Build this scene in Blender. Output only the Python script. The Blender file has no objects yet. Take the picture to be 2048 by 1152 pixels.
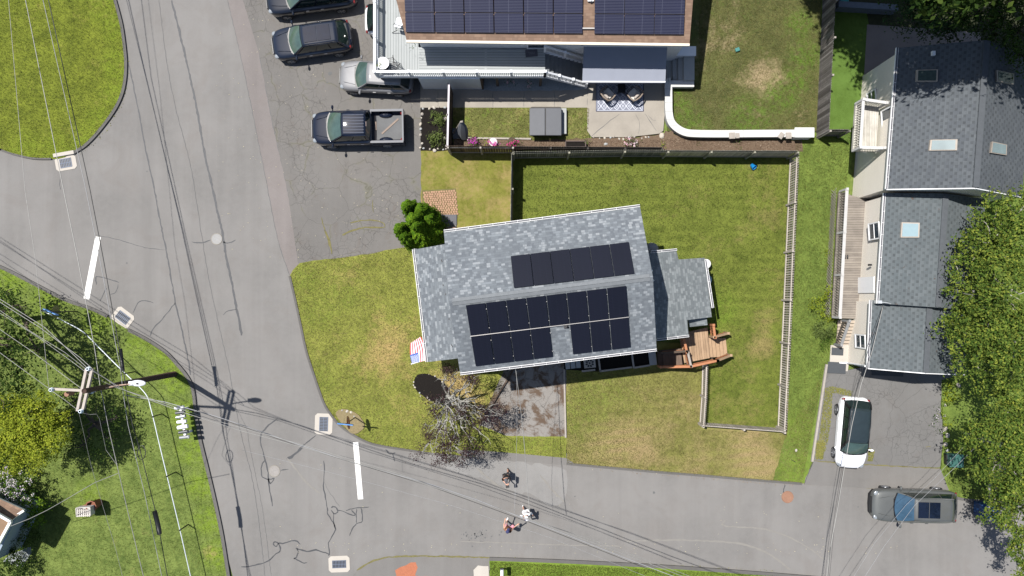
import bpy, bmesh, math, random
import numpy as np
from mathutils import Vector, Matrix, Quaternion
R = math.radians
rnd = random.Random(7)
scene = bpy.context.scene
col = scene.collection
# ---------------------------------------------------------------- camera
CH, S, NX, NY = 45.0, 34.0, 1050.0, 600.0     # camera height, photo pixels per metre on the ground, point under the camera
cam = bpy.data.cameras.new('camera'); co = bpy.data.objects.new('camera', cam); col.objects.link(co)
co.location = (0, 0, CH); co.rotation_euler = (0, 0, 0)
WID = 2048 / S
cam.sensor_width = 36; cam.lens = 36 * CH / WID
cam.shift_x = ((1024 - NX) / S) / WID; cam.shift_y = (-(576 - NY) / S) / WID
cam.clip_end = 500
scene.camera = co
# ---------------------------------------------------------------- light
travel = Vector((.36, -.235, -1)).normalized()
w = bpy.data.worlds.new("World"); scene.world = w; w.use_nodes = True
bg = w.node_tree.nodes['Background']; sky = w.node_tree.nodes.new('ShaderNodeTexSky')
sky.sky_type = 'NISHITA'; sky.sun_disc = False
sky.sun_elevation = R(66.7); sky.sun_rotation = R(-56.9) % (2 * math.pi)
w.node_tree.links.new(sky.outputs[0], bg.inputs[0]); bg.inputs[1].default_value = .075
sl = bpy.data.lights.new('sun', 'SUN'); so = bpy.data.objects.new('sun', sl); col.objects.link(so)
sl.energy = 5.0; sl.angle = R(.53); sl.color = (1, .965, .91)
so.rotation_euler = travel.to_track_quat('-Z', 'Y').to_euler(); so.location = (-20, 12, 60)
vs = scene.view_settings; vs.view_transform = 'Standard'; vs.look = 'None'; vs.exposure = .62; vs.gamma = 1
scene.cycles.max_bounces = 6; scene.cycles.transparent_max_bounces = 8

def W(px, py, h=0.0):
    f = (1 - h / CH) / S
    return Vector(((px - NX) * f, -(py - NY) * f, h))
def WL(pts, h=0.0): return [W(p[0], p[1], p[2] if len(p) > 2 else h) for p in pts]
def on_plane(px, py, o, n):
    c = Vector((0, 0, CH)); d = W(px, py, 0) - c
    return c + d * ((o - c).dot(n) / d.dot(n))

# ---------------------------------------------------------------- object helpers
def tag(o, label=None, cat=None, group=None, kind=None):
    if label: o['label'] = label
    if cat: o['category'] = cat
    if group: o['group'] = group
    if kind: o['kind'] = kind
    return o
def thing(name, label, cat, loc=(0, 0, 0), rz=0, group=None):
    o = bpy.data.objects.new(name, None); o.empty_display_size = .3; col.objects.link(o)
    o.location = loc; o.rotation_euler = (0, 0, rz)
    return tag(o, label, cat, group)
def copy_tree(o, parent=None):
    c = o.copy(); col.objects.link(c)
    if parent: c.parent = parent
    for ch in list(o.children): copy_tree(ch, c)
    return c
class MB:
    def __init__(s): s.v = []; s.f = []; s.m = []; s.uv = {}
    def add(s, vs, fs, m=0):
        b = len(s.v); s.v += [tuple(v) for v in vs]
        for f in fs: s.f.append([b + i for i in f]); s.m.append(m)
        return s
    def face(s, pts, m=0, uv=None):
        if uv: s.uv[len(s.f)] = uv
        return s.add(pts, [list(range(len(pts)))], m)
    def hexa(s, p, m=0):      # 8 points: bottom 4, top 4, counterclockwise
        return s.add(p, [[3,2,1,0],[4,5,6,7],[0,1,5,4],[1,2,6,5],[2,3,7,6],[3,0,4,7]], m)
    def box(s, c, d, rz=0, m=0, rx=0, ry=0):
        q = Matrix.Rotation(rz, 3, 'Z') @ Matrix.Rotation(ry, 3, 'Y') @ Matrix.Rotation(rx, 3, 'X'); c = Vector(c)
        x, y, z = d[0] / 2, d[1] / 2, d[2] / 2
        return s.hexa([c + q @ Vector(t) for t in ((-x,-y,-z),(x,-y,-z),(x,y,-z),(-x,y,-z),(-x,-y,z),(x,-y,z),(x,y,z),(-x,y,z))], m)
    def beam(s, p, q, wd, ht, m=0):
        p, q = Vector(p), Vector(q); d = (q - p).normalized()
        a = d.cross(Vector((0, 0, 1)))
        if a.length < 1e-4: a = Vector((1, 0, 0))
        a = a.normalized() * wd / 2; b = a.cross(d).normalized() * ht / 2
        return s.hexa([p - a - b, q - a - b, q + a - b, p + a - b, p - a + b, q - a + b, q + a + b, p + a + b], m)
    def prism(s, poly, z0, z1, m=0, ms=None):
        n = len(poly); poly = [Vector((p[0], p[1], 0)) for p in poly]
        if sum(poly[i].x * poly[(i+1) % n].y - poly[(i+1) % n].x * poly[i].y for i in range(n)) < 0: poly.reverse()
        b = len(s.v); s.v += [(p.x, p.y, z0) for p in poly] + [(p.x, p.y, z1) for p in poly]
        s.f.append([b + n + i for i in range(n)]); s.m.append(m)
        s.f.append([b + i for i in reversed(range(n))]); s.m.append(m)
        for i in range(n):
            j = (i + 1) % n; s.f.append([b + i, b + j, b + n + j, b + n + i]); s.m.append(m if ms is None else ms)
        return s
    def tube(s, path, r, n=6, m=0, cap=True):
        path = [Vector(p) for p in path]; K = len(path); rr = r if isinstance(r, (list, tuple)) else [r] * K
        b = len(s.v); up = Vector((0, 0, 1)); prev = None
        for i, p in enumerate(path):
            d = (path[min(i + 1, K - 1)] - path[max(i - 1, 0)]).normalized()
            a = d.cross(up)
            if a.length < .05: a = d.cross(Vector((0, 1, 0)))
            a.normalize()
            if prev and a.dot(prev) < 0: a = -a
            prev = a; c = a.cross(d).normalized()
            for k in range(n):
                t = 2 * math.pi * k / n; s.v.append(tuple(p + a * (math.cos(t) * rr[i]) + c * (math.sin(t) * rr[i])))
        for i in range(K - 1):
            for k in range(n):
                k2 = (k + 1) % n; s.f.append([b + i*n + k, b + i*n + k2, b + (i+1)*n + k2, b + (i+1)*n + k]); s.m.append(m)
        if cap:
            s.f.append([b + k for k in range(n)]); s.m.append(m)
            s.f.append([b + (K-1)*n + k for k in reversed(range(n))]); s.m.append(m)
        return s
    def cyl(s, p, q, r, n=14, m=0, r2=None): return s.tube([p, q], [r, r if r2 is None else r2], n, m)
    def ball(s, c, r, m=0, nu=12, nv=8, zmin=-1):
        c = Vector(c); r = Vector(r) if not isinstance(r, (int, float)) else Vector((r, r, r)); b = len(s.v)
        for j in range(nv + 1):
            ph = -math.pi / 2 + math.pi * j / nv
            for i in range(nu):
                th = 2 * math.pi * i / nu
                s.v.append((c.x + r.x * math.cos(ph) * math.cos(th), c.y + r.y * math.cos(ph) * math.sin(th), c.z + r.z * max(zmin, math.sin(ph))))
        for j in range(nv):
            for i in range(nu):
                i2 = (i + 1) % nu; s.f.append([b + j*nu + i, b + j*nu + i2, b + (j+1)*nu + i2, b + (j+1)*nu + i]); s.m.append(m)
        return s
    def slab(s, pts, th, uax=None, m=0, mside=None):   # roof plane: pts (3D) counterclockwise from above, uax = direction of the rows
        pts = [Vector(p) for p in pts]; n = (pts[1] - pts[0]).cross(pts[2] - pts[0]).normalized()
        if n.z < 0: pts.reverse(); n = -n
        u = (Vector(uax) if uax else pts[1] - pts[0]); u = (u - n * u.dot(n)).normalized(); v = n.cross(u)
        k = len(pts); o = pts[0]; ms = m if mside is None else mside
        s.face(pts, m, [((p).dot(u), (p).dot(v)) for p in pts])
        lo = [p - Vector((0, 0, th)) for p in pts]; s.face(list(reversed(lo)), ms)
        for i in range(k):
            j = (i + 1) % k; s.face([lo[i], lo[j], pts[j], pts[i]], ms)
        return s
    def build(s, name, mats, parent=None, smooth=False, local=False, bevel=0, subsurf=0):
        me = bpy.data.meshes.new(name)
        vs = s.v
        if parent is not None and not local:
            root = parent; off = Vector((0, 0, 0))
            while root: off += Vector(root.location); root = root.parent
            vs = [(v[0] - off.x, v[1] - off.y, v[2] - off.z) for v in vs]
        me.from_pydata(vs, [], s.f)
        for mt in (mats if isinstance(mats, (list, tuple)) else [mats]): me.materials.append(mt)
        me.polygons.foreach_set('material_index', s.m)
        if s.uv:
            ul = me.uv_layers.new(name='UVMap')
            for fi, uv in s.uv.items():
                p = me.polygons[fi]
                for k, li in enumerate(p.loop_indices): ul.data[li].uv = uv[k]
        if smooth: me.polygons.foreach_set('use_smooth', [True] * len(s.f))
        me.update()
        o = bpy.data.objects.new(name, me); col.objects.link(o)
        if parent is not None: o.parent = parent
        if bevel:
            b = o.modifiers.new('bevel', 'BEVEL'); b.width = bevel; b.segments = 2; b.limit_method = 'ANGLE'
        if subsurf:
            b = o.modifiers.new('sub', 'SUBSURF'); b.levels = subsurf; b.render_levels = subsurf
        return o
def struct(name, mb, m, **k): return tag(mb.build(name, m, **k), kind='structure')

def smoothline(pts, k=6, closed=False):
    out = []; n = len(pts); pts = [Vector(p) for p in pts]
    rng = range(n if closed else n - 1)
    for i in rng:
        p0 = pts[(i-1) % n] if (closed or i > 0) else pts[i]; p1 = pts[i]; p2 = pts[(i+1) % n]
        p3 = pts[(i+2) % n] if (closed or i + 2 < n) else p2
        for j in range(k):
            t = j / k
            out.append(.5 * ((2*p1) + (-p0 + p2)*t + (2*p0 - 5*p1 + 4*p2 - p3)*t*t + (-p0 + 3*p1 - 3*p2 + p3)*t*t*t))
    if not closed: out.append(pts[-1])
    return out
def rough(poly, amp=.05, step=.35, seed=1):   # closed world polygon with ragged edge
    r = random.Random(seed); out = []; n = len(poly)
    for i in range(n):
        a, b = Vector(poly[i]), Vector(poly[(i+1) % n]); L = (b - a).length; k = max(1, int(L / step)) if L < 40 else 1
        nn = Vector((-(b - a).y, (b - a).x, 0)).normalized() if L > 0 else Vector()
        for j in range(k): out.append(a.lerp(b, j / k) + nn * r.uniform(-amp, amp) * (1 if j else .3))
    return out
def ribbon(path, wd):
    path = [Vector(p) for p in path]; K = len(path); L = []; Rr = []
    for i, p in enumerate(path):
        d = path[min(i+1, K-1)] - path[max(i-1, 0)]; a = Vector((-d.y, d.x, 0)).normalized()
        q = (wd[i] if isinstance(wd, (list, tuple)) else wd) / 2
        L.append(p + a * q); Rr.append(p - a * q)
    return L, Rr
def strip(mb, path, wd, z0, z1=None, m=0):    # flat ribbon at z0, or a kerb between z0 and z1
    L, Q = ribbon(path, wd); K = len(L)
    def at(p, z): return (p.x, p.y, z)
    if z1 is None:
        b = len(mb.v)
        for i in range(K): mb.v += [at(Q[i], z0), at(L[i], z0)]
        for i in range(K - 1): mb.f.append([b+2*i, b+2*i+2, b+2*i+3, b+2*i+1]); mb.m.append(m)
    else:
        b = len(mb.v)
        for i in range(K): mb.v += [at(Q[i], z0), at(L[i], z0), at(L[i], z1), at(Q[i], z1)]
        for i in range(K - 1):
            a, c = b + 4*i, b + 4*i + 4
            for e in ((0,3,3,0),): pass
            mb.f += [[a+3, c+3, c+2, a+2], [a+2, c+2, c+1, a+1], [a, c, c+3, a+3]]; mb.m += [m]*3
        mb.f += [[b, b+3, b+2, b+1], [b+4*K-4, b+4*K-3, b+4*K-2, b+4*K-1]]; mb.m += [m]*2
    return mb

# ---------------------------------------------------------------- materials
class N:
    def __init__(s, name, rough=.8, metal=0, spec=.4):
        s.m = bpy.data.materials.new(name); s.m.use_nodes = True; s.t = s.m.node_tree; s.b = s.t.nodes['Principled BSDF']
        s.b.inputs['Roughness'].default_value = rough; s.b.inputs['Metallic'].default_value = metal; s.b.inputs['Specular IOR Level'].default_value = spec
    def n(s, typ, ins=None, **kw):
        x = s.t.nodes.new('ShaderNode' + typ)
        for k, v in kw.items(): setattr(x, k, v)
        for k, v in (ins or {}).items(): s.put(x.inputs[k], v)
        return x
    def put(s, sock, v):
        if isinstance(v, bpy.types.NodeSocket): s.t.links.new(v, sock)
        else:
            if isinstance(v, tuple) and len(v) == 3 and sock.type == 'RGBA': v = (*v, 1)
            sock.default_value = v
    def pos(s): return s.n('NewGeometry').outputs['Position']
    def obj(s): return s.n('TexCoord').outputs['Object']
    def uv(s): return s.n('TexCoord').outputs['UV']
    def noise(s, vec, sc, det=3, ro=.5, dist=0): return s.n('TexNoise', {'Vector': vec, 'Scale': sc, 'Detail': det, 'Roughness': ro, 'Distortion': dist}).outputs[0]
    def ramp(s, fac, stops, interp='LINEAR'):
        x = s.n('ValToRGB', {'Fac': fac}); cr = x.color_ramp; cr.interpolation = interp
        while len(cr.elements) < len(stops): cr.elements.new(.5)
        for e, (p, c) in zip(cr.elements, stops):
            e.position = p; e.color = (c, c, c, 1) if isinstance(c, (int, float)) else (*c, 1)
        return x.outputs[0]
    def mix(s, f, a, b, mode='MIX'):
        x = s.t.nodes.new('ShaderNodeMix'); x.data_type = 'RGBA'; x.blend_type = mode
        s.put(x.inputs[0], f); s.put(x.inputs[6], a); s.put(x.inputs[7], b); return x.outputs[2]
    def math(s, op, a, b=0, c=0):
        x = s.n('Math', operation=op); s.put(x.inputs[0], a); s.put(x.inputs[1], b)
        if op in ('MULTIPLY_ADD',): s.put(x.inputs[2], c)
        return x.outputs[0]
    def bump(s, h, st=.4, dist=.02): s.put(s.b.inputs['Normal'], s.n('Bump', {'Height': h, 'Strength': st, 'Distance': dist}).outputs[0]); return s
    def col(s, c): s.put(s.b.inputs['Base Color'], c); return s
def K(c, f): return tuple(min(1, x * f) for x in c)

def plain(name, c, rough=.6, metal=0, var=.18, sc=4, spec=.4, bump=0, coat=0, grime=.0):
    s = N(name, rough, metal, spec); p = s.obj()
    n1 = s.noise(p, sc, 4); cc = s.mix(n1, K(c, 1 - var), K(c, 1 + var))
    n2 = s.noise(p, sc * 9, 3); cc = s.mix(s.math('MULTIPLY', n2, var), cc, K(c, .5))
    s.col(cc)
    if bump: s.bump(n2, bump, .01)
    if coat: s.b.inputs['Coat Weight'].default_value = coat; s.b.inputs['Coat Roughness'].default_value = .05
    return s.m

def grass(name, dark, lite, dry, amount=.5, psc=.5, stripes=None, seed=0, patch=1.0, weed=.0, spots=(), weedc=(.13, .21, .022)):
    s = N(name, .95, spec=.08); p0 = s.pos()
    p = s.n('Mapping', {'Vector': p0, 'Location': (seed * 13.7, seed * 7.1, 0)}).outputs[0]
    f1 = s.noise(p, 4.5, 6, .7); f2 = s.noise(p, 16, 5, .85); f3 = s.noise(p, .9, 5, .65)
    g = s.math('ADD', s.math('MULTIPLY', f1, .5), s.math('MULTIPLY', f2, .5))
    c = s.mix(s.ramp(g, [(.39, 0.), (.60, 1.)]), dark, lite)
    c = s.mix(s.ramp(f3, [(.40, .0), (.66, .75)]), c, K(lite, 1.15)); f4 = s.noise(p, 1.9, 5, .7, .5); c = s.mix(s.ramp(f4, [(.52, .0), (.66, .55)]), c, K(dark, 1.0))
    d = s.math('ADD', s.math('MULTIPLY', s.noise(p, psc, 6, .62, .4), .62), s.math('MULTIPLY', s.noise(p, psc * 8, 5, .7), .38))
    for px, py, rad, st in spots:
        if st > 0:
            q = W(px, py); dist = s.n('VectorMath', {0: p0, 1: (q.x, q.y, 0)}, operation='DISTANCE').outputs['Value']
            d = s.math('ADD', d, s.math('MULTIPLY', s.math('SUBTRACT', 1, s.math('MINIMUM', s.math('DIVIDE', dist, rad), 1)), st))
    lo = .74 - amount * .42
    d = s.ramp(d, [(lo, 0.), (lo + .22, patch)])
    d = s.math('MULTIPLY', d, s.ramp(f2, [(.25, .5), (.6, 1.)]))
    c = s.mix(d, c, s.mix(f1, K(dry, .8), K(dry, 1.2)))
    if stripes:
        a, wl, st = stripes
        q = s.n('Mapping', {'Vector': p0, 'Rotation': (0, 0, a)}).outputs[0]
        wv = s.n('TexWave', {'Vector': q, 'Scale': 1 / wl * .314, 'Distortion': 2.5, 'Detail': 4, 'Detail Scale': .6}).outputs[1]
        c = s.mix(s.math('MULTIPLY', wv, s.math('MULTIPLY', s.ramp(s.noise(p, .35, 3), [(.4, 0.), (.6, 1.)]), st)), c, K(lite, 1.25))
    v = s.noise(p, 3.0, 5, .65)
    w = s.ramp(v, [(.55, 0.), (.68, max(weed, .0))]) if weed else None
    for px, py, rad, st in spots:
        if st < 0:
            q = W(px, py); dist = s.n('VectorMath', {0: p0, 1: (q.x, q.y, 0)}, operation='DISTANCE').outputs['Value']
            m_ = s.math('MULTIPLY', s.ramp(s.math('SUBTRACT', 1, s.math('MINIMUM', s.math('DIVIDE', dist, rad), 1)), [(.0, 0.), (.6, 1.)]), s.ramp(v, [(.35, 0.), (.6, 1.)]))
            m_ = s.math('MULTIPLY', m_, -st); w = m_ if w is None else s.math('MAXIMUM', w, m_)
    if w is not None: c = s.mix(w, c, s.mix(f2, K(weedc, .7), K(weedc, 1.25)))
    s.col(c); s.bump(g, .7, .05)
    return s.m

def asphalt(name, base, crack=0, speck=.5, stain=.35, warm=(1.05, 1, .95), brown=0, moss=0):
    s = N(name, .88, spec=.3); p = s.pos(); base = tuple(base * k for k in warm)
    a = s.noise(p, 55, 3, .7); b = s.noise(p, 3, 5, .6); c0 = s.noise(p, .22, 4, .55)
    c = s.mix(s.ramp(a, [(.25, 0.), (.75, 1.)]), K(base, 1 - .30 * speck), K(base, 1 + .30 * speck))
    c = s.mix(s.ramp(b, [(.3, 0.), (.75, stain)]), c, K(base, .74))
    c = s.mix(s.ramp(c0, [(.38, 0.), (.62, .8)]), c, K(base, 1.16)); c = s.mix(s.ramp(s.noise(p, .45, 5, .7, .8), [(.5, 0.), (.7, .45)]), c, K((base[0] * 1.06, base[1], base[2] * .96), .86))
    q = s.n('Mapping', {'Vector': p, 'Rotation': (0, 0, R(-13)), 'Scale': (1, .05, 1)}).outputs[0]
    c = s.mix(s.ramp(s.noise(q, 1.3, 5, .6), [(.45, 0.), (.7, .3)]), c, K(base, 1.26)); c = s.mix(s.ramp(s.noise(s.n('Mapping', {'Vector': p, 'Rotation': (0, 0, R(-13)), 'Scale': (1, .03, 1), 'Location': (5, 3, 0)}).outputs[0], .8, 4, .6), [(.5, 0.), (.7, .35)]), c, K(base, .80))
    sp = s.noise(p, 120, 1, .5); c = s.mix(s.ramp(sp, [(.66, 0.), (.74, .5)]), c, K(base, 1.9))
    if crack:
        w = s.n('VectorMath', {0: p, 1: s.n('VectorMath', {0: s.n('TexNoise', {'Vector': p, 'Scale': 1.4, 'Detail': 4}).outputs[1], 1: (.5, .5, .5)}, operation='MULTIPLY').outputs[0]}, operation='ADD').outputs[0]
        e = s.n('TexVoronoi', {'Vector': w, 'Scale': 2.6}, feature='DISTANCE_TO_EDGE').outputs[0]
        e2 = s.n('TexVoronoi', {'Vector': w, 'Scale': .55}, feature='DISTANCE_TO_EDGE').outputs[0]
        area = s.ramp(s.noise(p, .33, 3, .5), [(.46, 0.), (.56, 1.)])
        k1 = s.math('MULTIPLY', s.ramp(e, [(.0, 1.), (.035, 0.)]), area)
        k2 = s.ramp(e2, [(.0, .8), (.012, 0.)])
        k = s.math('MULTIPLY', s.math('MAXIMUM', k1, k2), crack)
        c = s.mix(k, c, K(base, .35))
        if moss:
            mk = s.math('MULTIPLY', s.ramp(e2, [(.0, 1.), (.05, 0.)]), s.ramp(s.noise(p, .9, 4), [(.5, 0.), (.6, moss)]))
            c = s.mix(mk, c, (.12, .12, .03))
    if brown:
        c = s.mix(s.ramp(s.noise(p, 1.1, 6, .7, .6), [(.60 - .12 * brown, 0.), (.70 - .12 * brown, brown)]), c, (.085, .058, .04))
    s.col(c); s.bump(a, .35, .01)
    return s.m

def shingles(name, cols, row=.14, cell=.30, tab=0., line=.5, seed=0., debris=0., vary=1.0):
    s = N(name, .92, spec=.2); uv = s.uv(); x = s.n('SeparateXYZ', {0: uv}); u, v = x.outputs[0], x.outputs[1]
    rv = s.math('DIVIDE', v, row); ri = s.math('FLOOR', rv); rf = s.math('FRACT', rv)
    off = s.n('TexWhiteNoise', {'W': s.math('ADD', ri, seed)}, noise_dimensions='1D').outputs[0]
    if tab: off = s.math('MULTIPLY', s.math('FLOORED_MODULO', ri, 2), .5)
    cu = s.math('ADD', s.math('DIVIDE', u, cell), s.math('MULTIPLY', off, 1 if tab else 9.)); ci = s.math('FLOOR', cu); cf = s.math('FRACT', cu)
    wn = s.n('TexWhiteNoise', {'Vector': s.n('CombineXYZ', {0: ci, 1: ri, 2: seed}).outputs[0]}, noise_dimensions='3D').outputs[0]
    st = [(i / len(cols), c) for i, c in enumerate(cols)]
    c = s.ramp(wn, st, 'CONSTANT')
    cu2 = s.math('ADD', s.math('DIVIDE', u, cell * .57), s.math('MULTIPLY', off, 5.))
    wn2 = s.n('TexWhiteNoise', {'Vector': s.n('CombineXYZ', {0: s.math('FLOOR', cu2), 1: s.math('FLOOR', s.math('DIVIDE', v, row)), 2: seed + 3}).outputs[0]}, noise_dimensions='3D').outputs[0]
    mid = cols[len(cols) // 2]
    c = s.mix(s.math('MULTIPLY', s.math('GREATER_THAN', wn2, .72), .55 * vary), c, K(mid, .78))
    if tab:
        inb = s.math('MULTIPLY', s.math('LESS_THAN', cf, .42), s.math('LESS_THAN', rf, .62))
        c = s.mix(s.math('MULTIPLY', inb, s.math('MULTIPLY_ADD', wn2, .5, .4)), c, K(mid, 1 - tab))
    c = s.mix(s.math('MULTIPLY', s.math('LESS_THAN', rf, .13), line), c, K(mid, .45))  # shade at the lower edge of each shingle row, painted as a dark line
    p = s.pos(); fn = s.noise(p, 40, 2); c = s.mix(s.math('MULTIPLY', fn, .35), c, K(mid, 1.5))
    bn = s.noise(p, .5, 5, .6); c = s.mix(s.ramp(bn, [(.4, 0.), (.7, .25)]), c, K(mid, .75))
    if debris:
        c = s.mix(s.ramp(s.noise(p, 3.1, 4, .6), [(.66, 0.), (.70, debris)]), c, (.06, .035, .025))
    s.col(c); s.bump(s.math('ADD', rf, s.math('MULTIPLY', wn, .4)), .3, .02)
    return s.m

def boards(name, c1, c2, wdt, ax=0, gap=.10, wear=.3, rough=.75, uvm=False, rot=0):
    s = N(name, rough, spec=.25); p = s.pos() if not uvm else s.uv()
    if rot: p = s.n('Mapping', {'Vector': p, 'Rotation': (0, 0, rot)}).outputs[0]
    x = s.n('SeparateXYZ', {0: p}).outputs[ax]; t = s.math('DIVIDE', x, wdt); i = s.math('FLOOR', t); f = s.math('FRACT', t)
    wn = s.n('TexWhiteNoise', {'W': i}, noise_dimensions='1D').outputs[0]
    c = s.mix(wn, c1, c2)
    sc = [22, 22, 22]; sc[1 - ax if ax < 2 else 0] = 1.6
    gn = s.noise(s.n('Mapping', {'Vector': p, 'Scale': tuple(sc)}).outputs[0], 1, 4, .65)
    c = s.mix(s.ramp(gn, [(.4, 0.), (.75, wear)]), c, K(c1, .45))
    c = s.mix(s.ramp(s.noise(p, 1.5, 4), [(.4, 0.), (.75, wear)]), c, K(c2, 1.35))
    c = s.mix(s.math('LESS_THAN', f, gap), c, K(c1, .25))
    s.col(c); s.bump(f, .2, .01)
    return s.m

def leafmat(name, cols, rough=.75, trans=.28, spec=.06):
    s = N(name, rough, spec=spec)
    r = s.n('NewGeometry').outputs['Random Per Island']
    c = s.ramp(r, [(i / (len(cols) - 1) if len(cols) > 1 else 0, k) for i, k in enumerate(cols)])
    c = s.mix(s.math('MULTIPLY', s.ramp(s.noise(s.pos(), .75, 4, .6), [(.35, 0.), (.65, 1.)]), .55), c, K(cols[0], .85))
    s.col(c)
    tr = s.n('BsdfTranslucent', {'Color': c}); ms = s.n('MixShader', {0: trans, 1: s.b.outputs[0], 2: tr.outputs[0]})
    out = [x for x in s.t.nodes if x.type == 'OUTPUT_MATERIAL'][0]; s.t.links.new(ms.outputs[0], out.inputs[0])
    return s.m

def solar(name, c, cu, cv, line, lw=.02, rough=.18):
    s = N(name, rough, spec=.35); x = s.n('SeparateXYZ', {0: s.uv()})
    fu = s.math('FRACT', s.math('DIVIDE', x.outputs[0], cu)); fv = s.math('FRACT', s.math('DIVIDE', x.outputs[1], cv))
    l = s.math('MAXIMUM', s.math('LESS_THAN', fu, lw / cu), s.math('LESS_THAN', fv, lw / cv))
    cc = s.mix(s.math('MULTIPLY', s.noise(s.pos(), 1.2, 3), .5), c, K(c, 1.7)); cc = s.mix(s.n('ObjectInfo').outputs['Random'], cc, s.mix(.5, cc, K(c, 1.6)))
    s.col(s.mix(l, cc, line)); return s.m

M = {}
M['road'] = asphalt('road_asphalt', .143, warm=(1.045, 1, .955), stain=.5)
M['lot'] = asphalt('lot_asphalt', .112, crack=.65, warm=(1.06, 1, .94), moss=.18, brown=.2)
M['drive'] = asphalt('drive_asphalt', .115, crack=.55, warm=(1.03, 1, .97), brown=.1)
M['olddrive'] = asphalt('old_drive_asphalt', .165, crack=.9, warm=(1.07, 1, .93), brown=1.0)
M['apron'] = asphalt('apron_asphalt', .125, stain=.2)
M['kerb'] = asphalt('kerb_asphalt', .085, stain=.5)
M['seal'] = plain('crack_seal', (.035, .037, .042), .6, var=.2, sc=3)
M['skid'] = plain('faded_tar', (.10, .10, .10), .8, var=.2, sc=3)
M['pale'] = plain('pale_scuff', (.185, .175, .16), .9)
_s = N('white_road_paint', .7, spec=.2); _n = _s.noise(_s.pos(), 14, 6, .75); _s.col(_s.mix(_s.ramp(_n, [(.62, 0.), (.68, .8)]), (.66, .65, .62), (.17, .165, .155))); M['paint'] = _s.m
M['concrete'] = plain('concrete', (.27, .245, .21), .9, var=.25, sc=1.1, bump=.2)
M['conc_light'] = plain('pale_concrete', (.38, .35, .31), .9, var=.10, sc=2, bump=.2)
M['conc_grey'] = plain('grey_concrete', (.30, .31, .31), .9, var=.12, sc=2, bump=.2)
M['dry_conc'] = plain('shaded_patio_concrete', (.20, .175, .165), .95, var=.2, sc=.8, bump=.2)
M['iron'] = plain('cast_iron', (.06, .065, .075), .55, metal=.3)
M['steel'] = plain('galvanised_steel', (.62, .64, .66), .42, metal=.6, var=.1)
M['gravel'] = plain('grey_gravel', (.28, .30, .31), .95, var=.55, sc=16, bump=.8)
M['mulch'] = plain('dark_mulch', (.015, .013, .012), 1, spec=.05, var=.5, sc=14, bump=.9)
M['bark'] = plain('brown_bark_mulch', (.13, .09, .06), .95, var=.55, sc=10, bump=.9)
M['soil'] = plain('bare_soil', (.22, .16, .10), .95, var=.35, sc=6, bump=.5)
M['stone'] = plain('pale_rock', (.42, .38, .32), .9, var=.25, sc=7, bump=.5)
M['white'] = plain('white_paint', (.70, .70, .70), .5, var=.05, sc=3)
M['white_vinyl'] = plain('white_vinyl', (.68, .69, .72), .45, var=.04, sc=3)
M['black'] = plain('black_plastic', (.015, .015, .017), .5)
M['dark_metal'] = plain('dark_metal', (.03, .03, .033), .45, metal=.4)
M['wood_pole'] = plain('pole_wood', (.055, .032, .022), .85, var=.4, sc=5, bump=.4)
M['wood_grey'] = plain('weathered_wood', (.30, .27, .24), .85, var=.25, sc=6, bump=.3)
M['wood_old'] = boards('old_fence_wood', (.10, .092, .08), (.20, .185, .165), .14, 0, .12, .5)
M['wood_dark'] = plain('dark_fence_wood', (.075, .052, .04), .85, var=.35, sc=5, bump=.3)
M['picket'] = plain('picket_wood', (.40, .36, .31), .85, var=.22, sc=6, bump=.3)
M['picket_g'] = plain('grey_picket_wood', (.21, .20, .17), .85, var=.25, sc=5, bump=.3)
M['cedar'] = boards('orange_cedar', (.30, .15, .07), (.42, .24, .12), .14, 0, .07, .35, rot=R(-7))
M['cedar_p'] = plain('stained_cedar', (.36, .15, .07), .75, var=.3, sc=5)
M['tread'] = plain('weathered_cedar', (.33, .22, .135), .8, var=.25, sc=6)
M['deck_tan'] = boards('tan_deck_boards', (.155, .135, .118), (.225, .198, .17), .14, 1, .10, .4)
M['deck_white'] = boards('peeling_white_boards', (.30, .28, .245), (.42, .40, .36), .14, 0, .06, .6)
M['deck_grey_x'] = boards('grey_composite_boards_x', (.27, .285, .285), (.30, .315, .315), .15, 0, .10, .1)
M['deck_grey_y'] = boards('grey_composite_boards_y', (.27, .285, .285), (.30, .315, .315), .15, 1, .10, .1)
M['siding_w'] = boards('white_siding', (.62, .64, .66), (.64, .66, .68), .12, 2, .10, .05)
M['siding_c'] = boards('cream_siding', (.72, .67, .59), (.74, .69, .61), .11, 2, .12, .06)
M['siding_g'] = boards('grey_siding', (.30, .32, .34), (.32, .34, .36), .12, 2, .10, .05)
M['glass'] = plain('window_glass', (.03, .045, .06), .06, var=.1, spec=.8)
M['skyglass'] = plain('skylight_glass', (.16, .21, .22), .08, var=.3, sc=2, spec=.9)
M['roof_c'] = shingles('grey_blend_shingles', [(.075,.083,.095), (.105,.117,.13), (.075,.083,.095), (.15,.165,.18), (.105,.116,.128), (.215,.228,.24), (.085,.094,.105)], .125, .18, vary=.8, line=.6)
M['roof_e'] = shingles('grey_blend_shingles_small', [(.13,.145,.15), (.17,.185,.19), (.115,.127,.133), (.20,.215,.22)], .14, .24, seed=5., line=.35)
M['roof_r'] = shingles('slate_tab_shingles', [(.064,.071,.080), (.080,.088,.096), (.072,.080,.088)], .20, .34, tab=.62, line=.25, seed=9., debris=.0)
M['roof_r2'] = shingles('slate_tab_shingles_littered', [(.072,.084,.090), (.092,.104,.110), (.082,.094,.100)], .20, .34, tab=.62, line=.25, seed=11., debris=.75)
M['roof_b'] = shingles('brown_shingles', [(.15,.10,.072), (.19,.125,.09), (.165,.11,.08), (.21,.145,.105)], .14, .30, line=.5, seed=3.)
M['cap'] = plain('ridge_cap', (.145, .155, .165), .9, var=.2, sc=6)
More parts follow.
